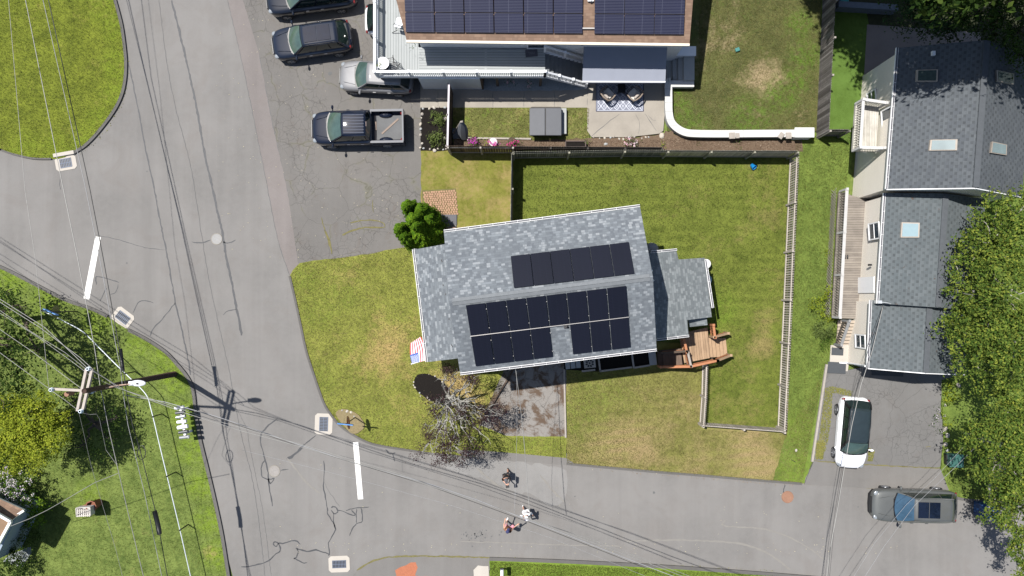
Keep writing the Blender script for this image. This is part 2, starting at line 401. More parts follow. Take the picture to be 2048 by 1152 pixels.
M['cap_d'] = plain('dark_ridge_cap', (.07, .077, .085), .9, var=.2, sc=6)
M['panel_c'] = solar('black_solar_cells', (.005, .0055, .010), .30, .085, (.009, .010, .018), .010, .3)
M['panel_t'] = solar('blue_solar_cells', (.008, .009, .024), 1.0, .075, (.055, .058, .085), .022, .28)
M['alu'] = plain('aluminium_rail', (.30, .29, .28), .4, metal=.5, var=.05)
M['rust'] = plain('rusty_iron', (.24, .13, .085), .85, var=.2, sc=9, bump=.3)
M['mat'] = plain('dark_grey_mat', (.055, .06, .066), .95, var=.1, sc=8)
M['tyre'] = plain('tyre_rubber', (.018, .018, .02), .85)
M['rim'] = plain('alloy', (.35, .36, .38), .35, metal=.8)
M['trimblk'] = plain('car_trim', (.012, .012, .014), .4)
M['carglass'] = plain('car_glass', (.012, .022, .020), .05, var=.4, sc=2.5, spec=.8)
M['headl'] = plain('lamp_lens', (.22, .24, .26), .12, spec=.8)
M['taill'] = plain('tail_lens', (.16, .012, .012), .2, spec=.7)
M['skin'] = plain('skin', (.48, .27, .19), .6, var=.06)
M['skin_d'] = plain('tan_skin', (.38, .20, .13), .6, var=.06)
M['hair'] = plain('dark_hair', (.025, .015, .01), .6)
def paintm(name, c, metal=.0, rough=.5, coat=1.0):
    s = N(name, max(rough, .5), metal, .12); s.col(s.mix(s.noise(s.obj(), 1.5, 3), K(c, .85), K(c, 1.15)))
    s.b.inputs['Coat Weight'].default_value = coat; s.b.inputs['Coat Roughness'].default_value = .03; return s.m
DRY = (.20, .155, .075)
edge_tl = [(235, 60, 1.2, -.8), (238, 130, 1.4, -.9), (232, 190, 1.3, -.8), (205, 245, 1.3, -.8), (170, 280, 1.2, -.8), (110, 305, 1.5, -.7), (50, 300, 1.5, -.7), (215, 20, 1.5, -.7)]
M['g_tl'] = grass('lawn_corner', (.060, .078, .012), (.150, .175, .024), (.25, .20, .07), .44, .6, seed=1, spots=edge_tl, weedc=(.15, .20, .022))
M['g_c'] = grass('lawn_front', (.086, .100, .020), (.190, .200, .044), (.33, .235, .10), .46, .42, seed=2, spots=[(790, 690, 2.5, .2), (745, 720, 1.8, .16), (900, 760, 2.2, .2), (950, 790, 2, .18), (640, 620, 1.6, -.7), (610, 560, 1.2, -.8), (680, 590, 1.6, -.6), (640, 760, 1.5, -.6), (770, 860, 2.4, -.4), (1060, 895, 2.5, -.7), (960, 890, 1.5, -.7)], weedc=(.13, .165, .028))
M['g_back'] = grass('lawn_back', (.050, .068, .012), (.115, .136, .026), (.20, .16, .065), .46, .4, stripes=(R(90), .6, .5), seed=3, spots=[(1525, 690, 1.2, .35), (1530, 640, 1.0, .25), (1560, 560, 2, .1), (1480, 780, 3, .12), (1540, 440, 2.5, .14), (1500, 335, 2, .14), (1440, 620, 1.6, -.4)])
M['g_side'] = grass('lawn_side', (.055, .085, .018), (.125, .168, .036), (.24, .18, .09), .30, .5, seed=4, spots=[(1640, 760, 1.5, .1), (1590, 940, 1.5, -.8), (1600, 860, 1.5, -.7)], weedc=(.13, .19, .028))
M['g_road'] = grass('lawn_roadside', (.084, .084, .024), (.170, .165, .050), (.27, .20, .105), .55, .3, stripes=(R(84), .55, .5), seed=5, spots=[(1230, 890, 2.5, .2), (1300, 900, 2.5, .16), (1500, 910, 2.2, .3), (1520, 930, 1.2, .3), (1400, 940, 2, .15), (1150, 830, 2, -.3), (1200, 780, 2.5, -.3)])
M['g_bl'] = grass('lawn_corner_house', (.050, .078, .018), (.135, .172, .045), (.26, .20, .09), .34, .5, seed=6, spots=[(424, 1106, .6, .5), (350, 760, 1.2, -.9), (330, 720, 1.2, -.9), (280, 690, 1.2, -.8), (370, 830, 1.2, -.9), (385, 900, 1.2, -.9), (405, 970, 1.2, -.9), (420, 1040, 1.2, -.9), (435, 1110, 1.2, -.9), (20, 560, 1.5, -.9), (100, 600, 1.5, -.8), (190, 650, 1.2, -.8), (180, 990, 1.2, -.6)], weedc=(.14, .205, .022))
M['g_yard'] = grass('lawn_upper_yard', (.042, .050, .018), (.098, .102, .036), (.30, .23, .14), .44, .7, seed=7, weed=.25, spots=[(1520, 155, 1.8, .28), (1545, 170, 1.2, .25), (1450, 60, 2, .12), (1400, 120, 1.5, .15), (1600, 50, 1.2, -.9), (1610, 110, 1.3, -.9), (1590, 160, 1.2, -.9), (1560, 190, 1.5, -.9), (1500, 235, 1.8, -.8), (1360, 220, 1.2, -.9), (1390, 250, 1.2, -.8), (1345, 190, .8, -.9)], weedc=(.085, .15, .020))
M['g_turf'] = grass('smooth_turf', (.058, .098, .018), (.078, .130, .028), DRY, .0, .4, seed=8)
M['g_small'] = grass('lawn_tub', (.065, .075, .022), (.14, .15, .045), (.30, .22, .11), .50, .9, seed=9, weed=.6)
M['g_south'] = grass('lawn_south', (.07, .12, .015), (.14, .20, .03), DRY, .15, .5, seed=10)
def plank(name, c1, c2, rough=.88, sc=5):
    s = N(name, rough, spec=.2); r = s.n('NewGeometry').outputs['Random Per Island']; p = s.pos()
    c = s.mix(r, c1, c2); c = s.mix(s.ramp(s.noise(p, sc, 4, .6), [(.35, 0.), (.75, .45)]), c, K(c1, .6)); s.col(c); s.bump(s.noise(p, 30, 3), .3, .01); return s.m
M['picket'] = plank('picket_wood', (.30, .27, .235), (.44, .40, .35))
M['picket_g'] = plank('grey_picket_wood', (.13, .13, .105), (.26, .25, .21))
M['wood_dark'] = plank('dark_fence_wood', (.05, .036, .028), (.11, .08, .06))
# ================================================================ the ground, roads and lawns
def Z(ox, oy, sc, pts): return [(ox + x / sc, oy + y / sc) for x, y in pts]
base = MB(); base.prism([(-160, -160), (160, -160), (160, 160), (-160, 160)], -.6, -.05); struct('ground', base, M['g_bl'])
def sheet(name, pts, z, m, rag=0, seed=1, smooth=0, kind='structure', depth=.3):
    p = WL(pts, 0)
    if smooth: p = smoothline(p, smooth, True)
    if rag: p = rough(p, rag, .3, seed)
    mb = MB(); mb.prism(p, z - depth, z)
    return tag(mb.build(name, m), kind=kind)
road_px = [(-600,140),(-600,250),(0,560),(240,680),(360,775),(400,900),(470,1170),(560,1800),(730,1800),(700,1160),(735,1140),(960,1140),(1600,1165),(2700,1240),(2700,1000),(1900,960),(1640,940),(1200,915),(1000,890),(740,860),(620,700),(610,500),(500,-10),(420,-500),(150,-500),(215,0),(225,200),(130,290),(0,280)]
sheet('road', road_px, .0, M['road'])
sheet('road_shoulder', [(452,-300),(455,0),(474,80),(498,190),(528,340),(556,480),(580,552),(600,560),(610,520),(575,380),(546,250),(519,110),(500,0),(500,-300)], .005, asphalt('shoulder_asphalt', .135, warm=(1.10, .985, .94), stain=.5))
sheet('worn_patch', [(860,905),(930,912),(1020,922),(1110,932),(1135,950),(1128,1000),(1095,1010),(1060,985),(1030,990),(990,965),(930,950),(880,930)], .003, asphalt('worn_asphalt', .172, warm=(1.03, 1, .965), stain=.6), .15, 31, smooth=3)
sheet('parking_lot', [(488,-500),(486,0),(519,110),(546,250),(575,380),(596,526),(640,540),(860,520),(845,440),(845,-500)], .012, M['lot'])
K1 = [(231,0),(244,50),(251,100),(253,130),(251,162),(244,192),(228,224),(198,264),(172,291),(150,305)]
K1b = [(104,318),(66,317),(26,308),(0,299)]
K2 = [(-60,505),(0,533),(30,547),(74,570),(133,600),(183,617),(216,633)]
K2b = [(258,660),(295,679),(331,703),(354,727),(375,753),(387,780),(393,830),(401,878),(415,935),(431,1003),(445,1070),(458,1152),(470,1230)]
K3 = [(580,552),(591,599),(602,650),(613,701),(628,748),(646,800),(659,824),(680,850),(705,868),(735,884),(766,892),(811,899),(857,906),(905,911),(940,914)]
K4 = [(1133,927),(1230,936),(1320,944),(1385,949),(1490,958),(1603,967)]
K5 = [(979,1117),(1099,1121),(1208,1126),(1320,1132),(1437,1140),(1582,1151),(1800,1170)]
K6 = [(1897,984),(1915,996),(1967,1002),(2120,1012)]
off_tl = K1 + K1b
sheet('lawn_corner', [(231,-500),(236,0)][:1] + K1 + [(130,314)] + K1b + [(-600,150),(-600,-500)], .06, M['g_tl'], .05, 3)
sheet('lawn_junction', K2 + [(238,648)] + K2b + [(500,1800),(-600,1800),(-600,230)], .056, M['g_bl'], .05, 4)
sheet('lawn_front', K3 + [(1133,924),(1136,600),(1000,480),(825,491),(760,504),(700,513),(640,520),(600,526),(586,540)], .060, M['g_c'], .05, 5)
sheet('lawn_roadside', K4 + [(1607,966),(1570,700),(1420,690),(1250,680),(1132,690)], .064, M['g_road'], .02, 6)
sheet('lawn_side', [(1580,268),(1705,262),(1700,380),(1672,690),(1652,745),(1622,925),(1608,966),(1545,960),(1575,860)], .070, M['g_side'], .05, 7)
sheet('lawn_back', [(1024,304),(1588,304),(1573,600),(1566,862),(1409,853),(1411,690),(1024,600)], .074, M['g_back'], .0, 8)
sheet('lawn_north', [(842,296),(1027,296),(1027,560),(880,520),(843,440)], .078, grass('lawn_north', (.085, .088, .016), (.15, .15, .034), (.25, .18, .085), .66, .7, seed=12), .03, 9)
sheet('lawn_upper_yard', [(1345,-300),(1640,-300),(1642,0),(1634,262),(1600,272),(1372,272),(1335,262),(1332,165)], .066, M['g_yard'], 0, 10)
sheet('lawn_smooth', [(1650,20),(1732,24),(1738,60),(1732,300),(1634,264)], .082, M['g_turf'], 0, 11)
sheet('lawn_tub', [(905,214),(1178,214),(1178,284),(905,284)], .086, M['g_small'], .03, 12)
sheet('lawn_south', [(979,1116)] + [(x, y + 1) for x, y in K5] + [(1900,1500),(979,1500)], .056, M['g_south'], .04, 13)
sheet('lawn_east', K6 + [(2600,1040),(2600,300),(2000,300),(1880,745),(1886,870),(1880,940)], .058, M['g_side'], .06, 14)
sheet('woodland_floor', [(1640,-500),(2700,-500),(2700,420),(1900,420),(1790,60),(1735,60),(1735,18),(1650,16)], .05, plain('leaf_litter', (.035, .04, .018), .95, var=.6, sc=5, bump=.6), 0, 15)
# kerbs
kb = MB()
for path, wd in ((K1, .17), ([(0,299),(-80,280)][::-1] + K1b[::-1], .10), (K2, .19), (K2b, .19), (K3, .13), (K4, .14), (K5, .20), (K6, .16)):
    strip(kb, smoothline(WL(path), 5), wd, -.05, .105)
struct('kerb', kb, M['kerb'])
sheet('apron_strip', [(905,900),(960,900.5),(1023,905.5),(1132,915.5),(1148,926),(1132,930),(1023,921),(936,916)], .067, M['apron'])
sheet('driveway_right', [(1652,735),(1690,742),(1735,730),(1940,740),(1882,760),(1880,806),(1885,877),(1879,934),(1750,930),(1690,926),(1626,921)], .075, M['drive'], .03, 3)
sheet('driveway_right_apron', [(1627,921),(1690,926),(1750,930),(1879,936),(1898,984),(1870,984),(1750,977),(1608,968)], .079, M['apron'], .015, 2)
sheet('driveway_house', [(1027,700),(1133,700),(1131,872),(1090,873),(1013,871),(958,849)], .068, M['olddrive'], .02, 4)
sheet('driveway_south', [(700,1160),(714,1140),(735,1127),(755,1119),(778,1114),(830,1112),(900,1113),(979,1115),(979,1500),(700,1500)], .012, M['apron'], .02, 5)
sheet('walkway', [(841,158),(1178,158),(1178,216),(841,216)], .10, M['concrete'])
sheet('gravel_bed', [(964,120),(1178,120),(1178,176),(1150,182),(964,182)], .104, M['gravel'], .04, 6)
sheet('patio', [(1176,90),(1333,90),(1331,200),(1326,262),(1318,268),(1255,275),(1183,275),(1174,262)], .108, M['concrete'])
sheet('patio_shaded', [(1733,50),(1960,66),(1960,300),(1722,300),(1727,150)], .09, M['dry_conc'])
sheet('mulch_bed', [(842,214),(906,214),(906,302),(842,302)], .095, M['mulch'], .04, 7)
sheet('flower_bed', [(908,279),(1060,281),(1183,277),(1255,277),(1318,270),(1345,262),(1350,300),(908,300)], .112, M['bark'], .05, 8)
sheet('bark_bed', [(1330,262),(1372,278),(1602,281),(1605,304),(1330,302)], .099, M['bark'], .04, 9)
sheet('tree_bed', [(829,760),(836,749),(850,747),(868,752),(885,762),(896,776),(902,792),(898,802),(880,806),(862,800),(842,788),(830,775)], .138, M['mulch'], .03, 10, smooth=2)
sheet('bare_patch', [(672,828),(684,818),(700,820),(718,830),(730,848),(722,862),(705,866),(690,853)], .118, plain('dry_thatch', (.20, .16, .085), .95, var=.4, sc=9, bump=.8), .08, 11, smooth=3)
sheet('stepping_bed', [(1128,706),(1300,690),(1302,728),(1196,743),(1128,739)], .088, M['mulch'], .0, 12)
sheet('brick_rubble', [(790,1140),(812,1131),(832,1124),(836,1135),(830,1150),(860,1152),(790,1170)], .016, plain('orange_rubble', (.36, .13, .07), .95, var=.5, sc=25, bump=.8), .12, 13)
sheet('concrete_pad', [(950,1170),(947,1140),(956,1131),(977,1132),(977,1170)], .020, M['conc_light'], .04, 14)
sheet('ground_path_left', [(18,1110),(62,1092),(66,1102),(45,1135),(8,1122)], .07, M['gravel'])
# brick paving by the north steps, each brick a block in one surface
bp = MB(); r = random.Random(4)
o = W(846, 384); ux = (W(911, 380) - o) / 13; uy = (W(851, 434) - o) / 12
for j in range(12):
    for i in range(13):
        c = o + ux * (i + .5 + (.35 if j % 2 else 0)) + uy * (j + .5)
        bp.box((c.x + r.uniform(-.01, .01), c.y + r.uniform(-.01, .01), .09 + r.uniform(-.006, .006)), (.118 + r.uniform(-.02, .01), .108, .06), r.uniform(-.15, .15), 0)
struct('brick_paving', bp, plain('pink_brick', (.33, .20, .13), .9, var=.3, sc=3, bump=.3))
sheet('brick_paving_base', [(844,381),(912,377),(917,437),(846,440)], .083, plain('mossy_sand', (.12, .11, .04), .95, var=.3))
# sealed cracks, seams and worn marks that lie flat on the asphalt
def crackset(name, lists, m, z, seed=2):
    mb = MB(); r = random.Random(seed)
    for pts, wd in lists:
        p = WL(smoothline([Vector((x, y, 0)) for x, y in pts], 3)) if len(pts) > 2 else WL(pts)
        q = []
        for i in range(len(p) - 1):
            k = max(1, int((p[i+1] - p[i]).length / .15))
            for j in range(k): q.append(p[i].lerp(p[i+1], j / k) + Vector((r.uniform(-.02, .02), r.uniform(-.02, .02), 0)))
        q.append(p[-1]); n = len(q)
        strip(mb, q, [wd * r.uniform(.6, 1.3) * (.5 if i in (0, n-1) else 1) for i in range(n)], z)
    return struct(name, mb, m)
A = lambda pts: Z(460, 800, 3.273, pts)
crackset('crack_sealant', [
 ([(257,127),(261,145),(275,211),(284,261),(294,313),(309,380),(322,450),(336,520),(351,606),(359,638),(369,685),(378,727),(381,750)], .075),
 ([(351,606),(344,614),(325,638),(307,657),(300,672)], .06), ([(267,625),(276,606),(289,601),(307,606)], .05),
 ([(221,589),(232,584),(236,569)], .05), ([(193,569),(191,557),(196,553),(212,557),(238,565)], .06), ([(192,470),(240,480),(290,495),(330,500)], .03),
 ([(343,0),(358,59),(378,145),(393,214),(409,307),(426,380),(435,424),(446,471),(453,518),(464,566),(473,617),(480,650),(483,671)], .12),
 ([(473,618),(456,622),(446,630)], .05), ([(384,484),(403,486),(421,480)], .07), ([(446,484),(457,486),(471,480)], .07),
 (A([(315,122),(270,150),(225,195),(200,230),(205,300),(222,360),(245,450),(252,520),(262,600),(278,695)]), .07),
 (A([(225,395),(207,430),(208,490),(225,512),(255,520),(290,512),(265,548),(250,520)]), .07), (A([(335,458),(385,453)]), .06),
 (A([(560,232),(490,290)]), .06), (A([(490,290),(420,360),(372,388)]), .15),
 (A([(613,400),(618,480),(612,560),(625,640),(632,690),(640,715),(640,745),(665,785),(690,845),(655,915),(642,940),(652,1000),(645,1020)]), .06),
 (A([(660,705),(680,697),(700,708),(703,735),(680,742),(662,720)]), .07), (A([(680,738),(678,790),(690,845)]), .05),
 (A([(705,718),(740,730),(790,752),(820,753),(795,722)]), .06), (A([(760,722),(800,712),(855,705),(910,700)]), .05),
 (A([(855,705),(865,735),(865,795),(830,810),(800,845),(783,890)]), .06), (A([(830,712),(826,760),(830,805)]), .05),
 (A([(75,1090),(130,1088),(235,1062),(290,1015),(325,992),(328,960),(305,930),(282,938),(300,960),(320,940),(345,938),(425,920),(460,945)]), .07),
 (A([(432,968),(460,980),(505,990),(560,982),(610,995),(650,1010)]), .08), (A([(440,970),(445,1000),(435,1030),(418,1038),(440,1045),(475,1065),(505,1065)]), .06),
 (A([(1020,325),(1040,348),(1065,352),(1082,345)]), .08), (A([(1065,352),(1070,370),(1078,402)]), .06), ([(1570,969),(1568,978),(1566,986)], .06),
 ([(213,577),(206,590),(200,602)], .05), ([(120,358),(119,370),(122,380)], .03)], M['seal'], .006)
crackset('asphalt_seam', [([(494,0),(519,110),(546,250),(575,380),(597,525)], .05), ([(455,0),(474,80),(498,190),(528,340),(556,480),(580,552)], .03),
 ([(318,0),(333,120),(352,220),(381,330),(400,450),(418,560),(440,660),(462,760),(480,860),(505,960),(520,1060),(530,1152)], .03),
 (A([(0,0),(100,160),(130,320),(170,500),(220,760),(270,1152)]), .02),
 (A([(1125,365),(1128,470)]), .02), (A([(620,540),(650,600),(720,700)]), .02)], M['skid'], .010, 5)
crackset('tyre_scuff', [([(1250,1083),(1340,1080),(1440,1083),(1500,1092),(1545,1112),(1580,1140)], .10), ([(1450,1040),(1450,1052),(1530,1058),(1600,1085),(1650,1120)], .08),
 ([(952,935),(975,955),(1000,975),(1030,985)], .12), ([(1080,950),(1100,975),(1130,1005)], .10), (A([(370,380),(430,450),(500,540),(590,610)]), .10), ([(920,1083),(1000,1085),(1130,1090),(1240,1092)], .06)], M['pale'], .008, 6)
mossy = plain('crack_moss', (.14, .125, .05), .95, var=.5, sc=8, bump=.5)
crackset('crack_moss', [([(685,470),(700,463),(730,455),(768,455)], .10), ([(700,446),(735,440),(765,445),(770,456)], .06), ([(650,460),(658,480),(664,508)], .12), ([(643,435),(650,462)], .05), ([(745,400),(747,425)], .05),
 ([(714,1140),(735,1127),(755,1119),(778,1114),(830,1112),(900,1113),(979,1115)], .09), ([(1608,968),(1690,972),(1750,977),(1870,984),(1900,985)], .06)], mossy, .022, 7)
crackset('driveway_moss', [([(1627,921),(1690,926),(1750,930),(1879,936)], .06), ([(1850,893),(1860,892)], .06)], mossy, .083, 8)
oil = MB(); r = random.Random(9)
for i in range(46):
    c = W(r.gauss(952, 20), r.gauss(1070, 7)); q = r.uniform(.02, .06)
    oil.prism([c + Vector((math.cos(t) * q * r.uniform(.6, 1.2), math.sin(t) * q * r.uniform(.6, 1.2), 0)) for t in [k * .9 for k in range(7)]], .0, .004)
for px, py, q in ((660,147,.16), (655,165,.06), (860/3.39,526,.06), (294,343,.05), (1308,985,.08), (1150,993,.05), (1716,1014,.05), (1530,1050,.03), (657,478,.1)):
    c = W(px, py); oil.prism([c + Vector((math.cos(t) * q * r.uniform(.6, 1.2), math.sin(t) * q * r.uniform(.6, 1.2), 0)) for t in [k * .9 for k in range(7)]], .0, .018 if px in (660, 655, 657) else .004)
struct('oil_spots', oil, M['skid'])
for pts in ([(191,473),(202,474.5),(179,599),(167,597)], [(706,884.5),(716.6,884),(726.5,998),(716,998.6)]):
    sheet('stop_line', pts, .014, M['paint'])
# loose litter: leaves and pebbles scattered on road and lot
lit = MB(); r = random.Random(21)
for i in range(420):
    if i < 260: px, py = r.uniform(430, 840), r.uniform(20, 520); px += 0
    else: px, py = r.uniform(560, 1800), r.uniform(905, 1100) if r.random() < .5 else r.uniform(1085, 1108)
    if 260 <= i and px > 900 and py < 935: continue
    c = W(px, py); q = r.uniform(.012, .035); t0 = r.uniform(0, 6)
    lit.prism([c + Vector((math.cos(t0 + t) * q, math.sin(t0 + t) * q * .6, 0)) for t in (0, 1.5, 3, 4.6)], .0, .022)
tag(lit.build('leaf_litter', plain('pale_litter', (.42, .38, .26), .9, var=.5, sc=2)), kind='stuff')
# manhole covers
for px, py, rr, m, lab in ((433.5, 478, .33, plain('bright_iron', (.25, .25, .25), .7, var=.15, sc=9), 'pale grey manhole cover on the long main road'),
                           (549, 942, .33, plain('worn_iron', (.24, .225, .215), .8, var=.25, sc=9), 'worn grey manhole cover ringed by sealed cracks in the junction'),
                           (1575, 994, .35, M['rust'], 'rusty red manhole cover in the side street')):
    c = W(px, py); t = thing('manhole_cover', lab, 'manhole cover', c, group='round manhole covers set in the roads')
    a = MB(); a.cyl((0,0,-.04), (0,0,.020), rr * .9, 28); a.build('lid', m, t, local=True)
    b = MB()
    ring = [(math.cos(k * math.pi / 16) * rr * .96, math.sin(k * math.pi / 16) * rr * .96, .008) for k in range(33)]
    b.tube(ring, .022, 6)
    for q in (.3, .55, .78): b.tube([(x * q, y * q, .018) for x, y, z in ring], .008, 5)
    b.build('rim', M['concrete'] if px < 1000 else m, t, local=True)
# storm drains
for px, py, ang, a_, b_, gx, gy, lab in ((132, 326, 10, .62, .42, .33, .25, 'storm drain with a long pale kerb stone at the round corner lawn'),
        (246, 635, -37, .60, .46, .38, .24, 'tilted storm drain beside the stop line near the utility pole'),
        (647.5, 848, 88, .62, .52, .40, .235, 'storm drain in front of the blue street name sign'),
        (678.5, 1128, 2, .62, .48, .39, .21, 'storm drain at the bottom edge beside the rubble driveway')):
    c = W(px, py); t = thing('storm_drain', lab, 'storm drain', c, R(ang), 'square storm drains at the kerbs')
    f = MB()
    def rr_(x, y, q): return [(x-q, -y), (x, -y+q), (x, y-q), (x-q, y), (-x+q, y), (-x, y-q), (-x, -y+q), (-x+q, -y)]
    f.prism(rr_(a_, b_, .14), -.1, .022); f.build('frame', M['conc_light'], t, local=True)
    if px == 132: k = MB(); k.box((.02, .52, .05), (1.24, .22, .2)); k.build('kerb_stone', M['conc_light'], t, local=True, bevel=.02)
    s_ = MB(); s_.prism([(-gx,-gy),(gx,-gy),(gx,gy),(-gx,gy)], -.05, .026); s_.build('sump', M['black'], t, local=True)
    g = MB(); n = int(gx * 2 / .085)
    for i in range(n + 1): g.box((-gx + i * 2 * gx / n, 0, .032), (.034, gy * 2, .02))
    for k in (-.5, 0, .5) if px != 647.5 else (0,): g.box((0, k * gy * 2 * .98, .036), (gx * 2, .03, .02))
    for k in (-1, 1): g.box((0, k * gy, .034), (gx * 2 + .03, .035, .022))
    g.build('grate', plain('drain_steel', (.10, .12, .165), .6, metal=.2), t, local=True)
# ================================================================ houses
def quadpts(c4, u, v):   # bilinear point in c4 = [p00, p10, p11, p01]
    return c4[0] * (1-u) * (1-v) + c4[1] * u * (1-v) + c4[2] * u * v + c4[3] * (1-u) * v
def panels(parent, o, n, corners_px, cols, rows, mat, lift=.12, gap=.008, frame=None, skip=()):
    c4 = [on_plane(x, y, o, n) for x, y in corners_px]
    for j in range(rows):
        for i in range(cols):
            if (i, j) in skip: continue
            u0, u1, v0, v1 = (i / cols) + gap / 2, ((i+1) / cols) - gap / 2, (j / rows) + gap, ((j+1) / rows) - gap
            q = [quadpts(c4, u0, v0), quadpts(c4, u1, v0), quadpts(c4, u1, v1), quadpts(c4, u0, v1)]
            mb = MB(); mb.slab([p + n * lift for p in q], .04, c4[1] - c4[0], 0, 1)
            mb.build('solar_panel', [mat, frame or M['trimblk']], parent)
    return c4
def gutter(parent, p, q, m=None, wd=.12, inner=True):
    mb = MB(); mb.beam(p, q, wd, .11, 0)
    g = mb.build('gutter', m or M['white'], parent)
    d = Vector(q) - Vector(p); n = Vector((-d.y, d.x, 0)).normalized()
    t = MB(); t.beam(Vector(p) + Vector((0,0,.062)), Vector(q) + Vector((0,0,.062)), wd * .62, .006); t.build('gutter_shade_strip', plain('gutter_shade', (.10,.10,.11), .8), g)  # flat dark strip paints the shade inside the gutter
    k = MB(); L = d.length
    for i in range(1, int(L / .62)): 
        c = Vector(p).lerp(Vector(q), i * .62 / L); k.box((c.x, c.y, c.z + .07), (.03, .03, .012)); k.beam(c + n * wd * .5 + Vector((0,0,.07)), c - n * wd * .5 + Vector((0,0,.07)), .03, .012)
    k.build('gutter_bracket', m or M['white'], g)
    return g
def wallbox(parent, pts, z0, z1, m, name='wall'):
    mb = MB(); mb.prism(pts, z0, z1); return mb.build(name, m, parent)
def window(parent, c, wd, ht, nrm, glassm=None, name='window', bars=1, fr=.07):
    c = Vector(c); n = Vector(nrm).normalized(); u = Vector((-n.y, n.x, 0)); up = Vector((0, 0, 1))
    f = MB()
    def pl(a0, a1, b0, b1, d0, d1, mb, m=0):
        P = lambda a, b, d: c + u * a + up * b + n * d
        mb.hexa([P(a0,b0,d0), P(a1,b0,d0), P(a1,b0,d1), P(a0,b0,d1), P(a0,b1,d0), P(a1,b1,d0), P(a1,b1,d1), P(a0,b1,d1)], m)
    w2, h2 = wd / 2, ht / 2
    pl(-w2, w2, h2 - fr, h2, 0, .06, f); pl(-w2, w2, -h2, -h2 + fr, 0, .07, f); pl(-w2, -w2 + fr, -h2 + fr, h2 - fr, 0, .06, f); pl(w2 - fr, w2, -h2 + fr, h2 - fr, 0, .06, f)
    for k in range(1, bars + 1): y = -h2 + ht * k / (bars + 1); pl(-w2 + fr, w2 - fr, y - .02, y + .02, 0, .045, f)
    o = f.build(name, M['white'], parent)
    g = MB(); pl(-w2 + fr, w2 - fr, -h2 + fr, h2 - fr, -.01, .02, g); g.build('pane', glassm or M['glass'], o)
    return o
def railing(parent, path, z, ht, m, capw=.09, gapb=.12, balw=.035, post=1.8, posts=True, name='railing', capm=None, slope=None):
    """path of world xy; z floor height at each point (list) or one number"""
    P = [Vector((p[0], p[1], (z[i] if isinstance(z, (list, tuple)) else z))) for i, p in enumerate(path)]
    up = Vector((0, 0, 1)); a = MB(); b = MB(); ps = []
    for i in range(len(P) - 1):
        p, q = P[i], P[i+1]; L = (q - p).length
        a.beam(p + up * ht, q + up * ht, capw, .05); b.beam(p + up * .12, q + up * .12, .05, .06); b.beam(p + up * (ht - .06), q + up * (ht - .06), .045, .06)
        n = max(2, int(L / gapb))
        for k in range(1, n): c = p.lerp(q, k / n); b.box((c.x, c.y, c.z + ht / 2 + .03), (balw, balw, ht - .16))
        m_ = max(1, round(L / post))
        for k in range(m_ + 1): ps.append(p.lerp(q, k / m_))
    r0 = b.build(name, m, parent); a.build('cap_rail', capm or m, r0)
    if posts:
        seen = []
        for c in ps:
            if any((c - s).length < .15 for s in seen): continue
            seen.append(c); k = MB(); k.box((c.x, c.y, c.z + (ht + .05) / 2), (.11, .11, ht + .05)); k.box((c.x, c.y, c.z + ht + .07), (.14, .14, .04)); k.build('post', capm or m, parent)
    return r0

# ---------------- the house in the middle
he, hr = 6.8, 8.2
A, B, C_, D = W(888,465,he), W(1280,414,he), W(1313,697,he), W(920,745,he)
u = ((B - A) + (C_ - D)).normalized(); 
kx = lambda p, q: (p + q) / 2
RW = kx(A, D); RW.z = hr; RE = kx(B, C_); RE.z = hr
cw = kx(RW, RE)
hs = thing('house', 'grey shingled house with black solar panels in the middle of the lawn', 'house', (cw.x, cw.y, 0))
inner = lambda p, k=.93: cw + (p - cw) * k
wl = [inner(p, .95) for p in (A, B, C_, D)]
wallbox(hs, wl, -.2, he - .25, M['siding_g'])
gb = MB()
for (a, b, t) in ((wl[0], wl[3], RW), (wl[1], wl[2], RE)):
    tt = Vector(((a.x + b.x) / 2, (a.y + b.y) / 2, hr - .25)); a1 = Vector((a.x, a.y, he - .25)); b1 = Vector((b.x, b.y, he - .25))
    gb.face([a1, b1, tt]); 
gb.build('gable', M['siding_g'], hs)
rn = MB(); rn.slab([RW, RE, B, A], .16, u, 0, 1); north = rn.build('roof', [M['roof_c'], M['white']], hs)
rs = MB(); rs.slab([D, C_, RE, RW], .16, u, 0, 1); rs.build('roof', [M['roof_c'], M['white']], hs)
c = MB(); c1, c2 = RW.lerp(RE, .015), RW.lerp(RE, .985)
nS = (C_ - D).cross(RE - D).normalized(); nN = (RE - RW).cross(B - RW).normalized(); nS = nS if nS.z > 0 else -nS; nN = nN if nN.z > 0 else -nN
for nn, s in ((nS, -1), (nN, 1)):
    dv = u.cross(Vector((0,0,1))) * -s; d = (dv - nn * dv.dot(nn)).normalized()
    c.slab([c1 + nn * .03, c2 + nn * .03, c2 + nn * .03 + d * .17, c1 + nn * .03 + d * .17], .03, u)
c.build('ridge_cap', M['cap'], hs)
gutter(hs, A + Vector((0,0,-.02)) + u.cross(Vector((0,0,1))) * -.07, B + Vector((0,0,-.02)) + u.cross(Vector((0,0,1))) * -.07)
gutter(hs, D + Vector((0,0,-.02)) + u.cross(Vector((0,0,1))) * .07, C_ + Vector((0,0,-.02)) + u.cross(Vector((0,0,1))) * .07)
panels(hs, B, nN, [(1027.5,578),(1269,549),(1257.5,485.5),(1021,514)], 6, 1, M['panel_c'], gap=.006)
q4 = panels(hs, D, nS, [(950.5,731),(1261.5,693),(1252.5,569),(930.5,608)], 8, 2, M['panel_c'], gap=.007, skip=((4, 0),))
rail = MB(); a_, b_ = quadpts(q4, 0, .5), quadpts(q4, 1, .5); rail.beam(a_ + nS * .13, b_ + nS * .13, .03, .02); rail.build('mounting_rail', M['alu'], hs)
clips = MB()
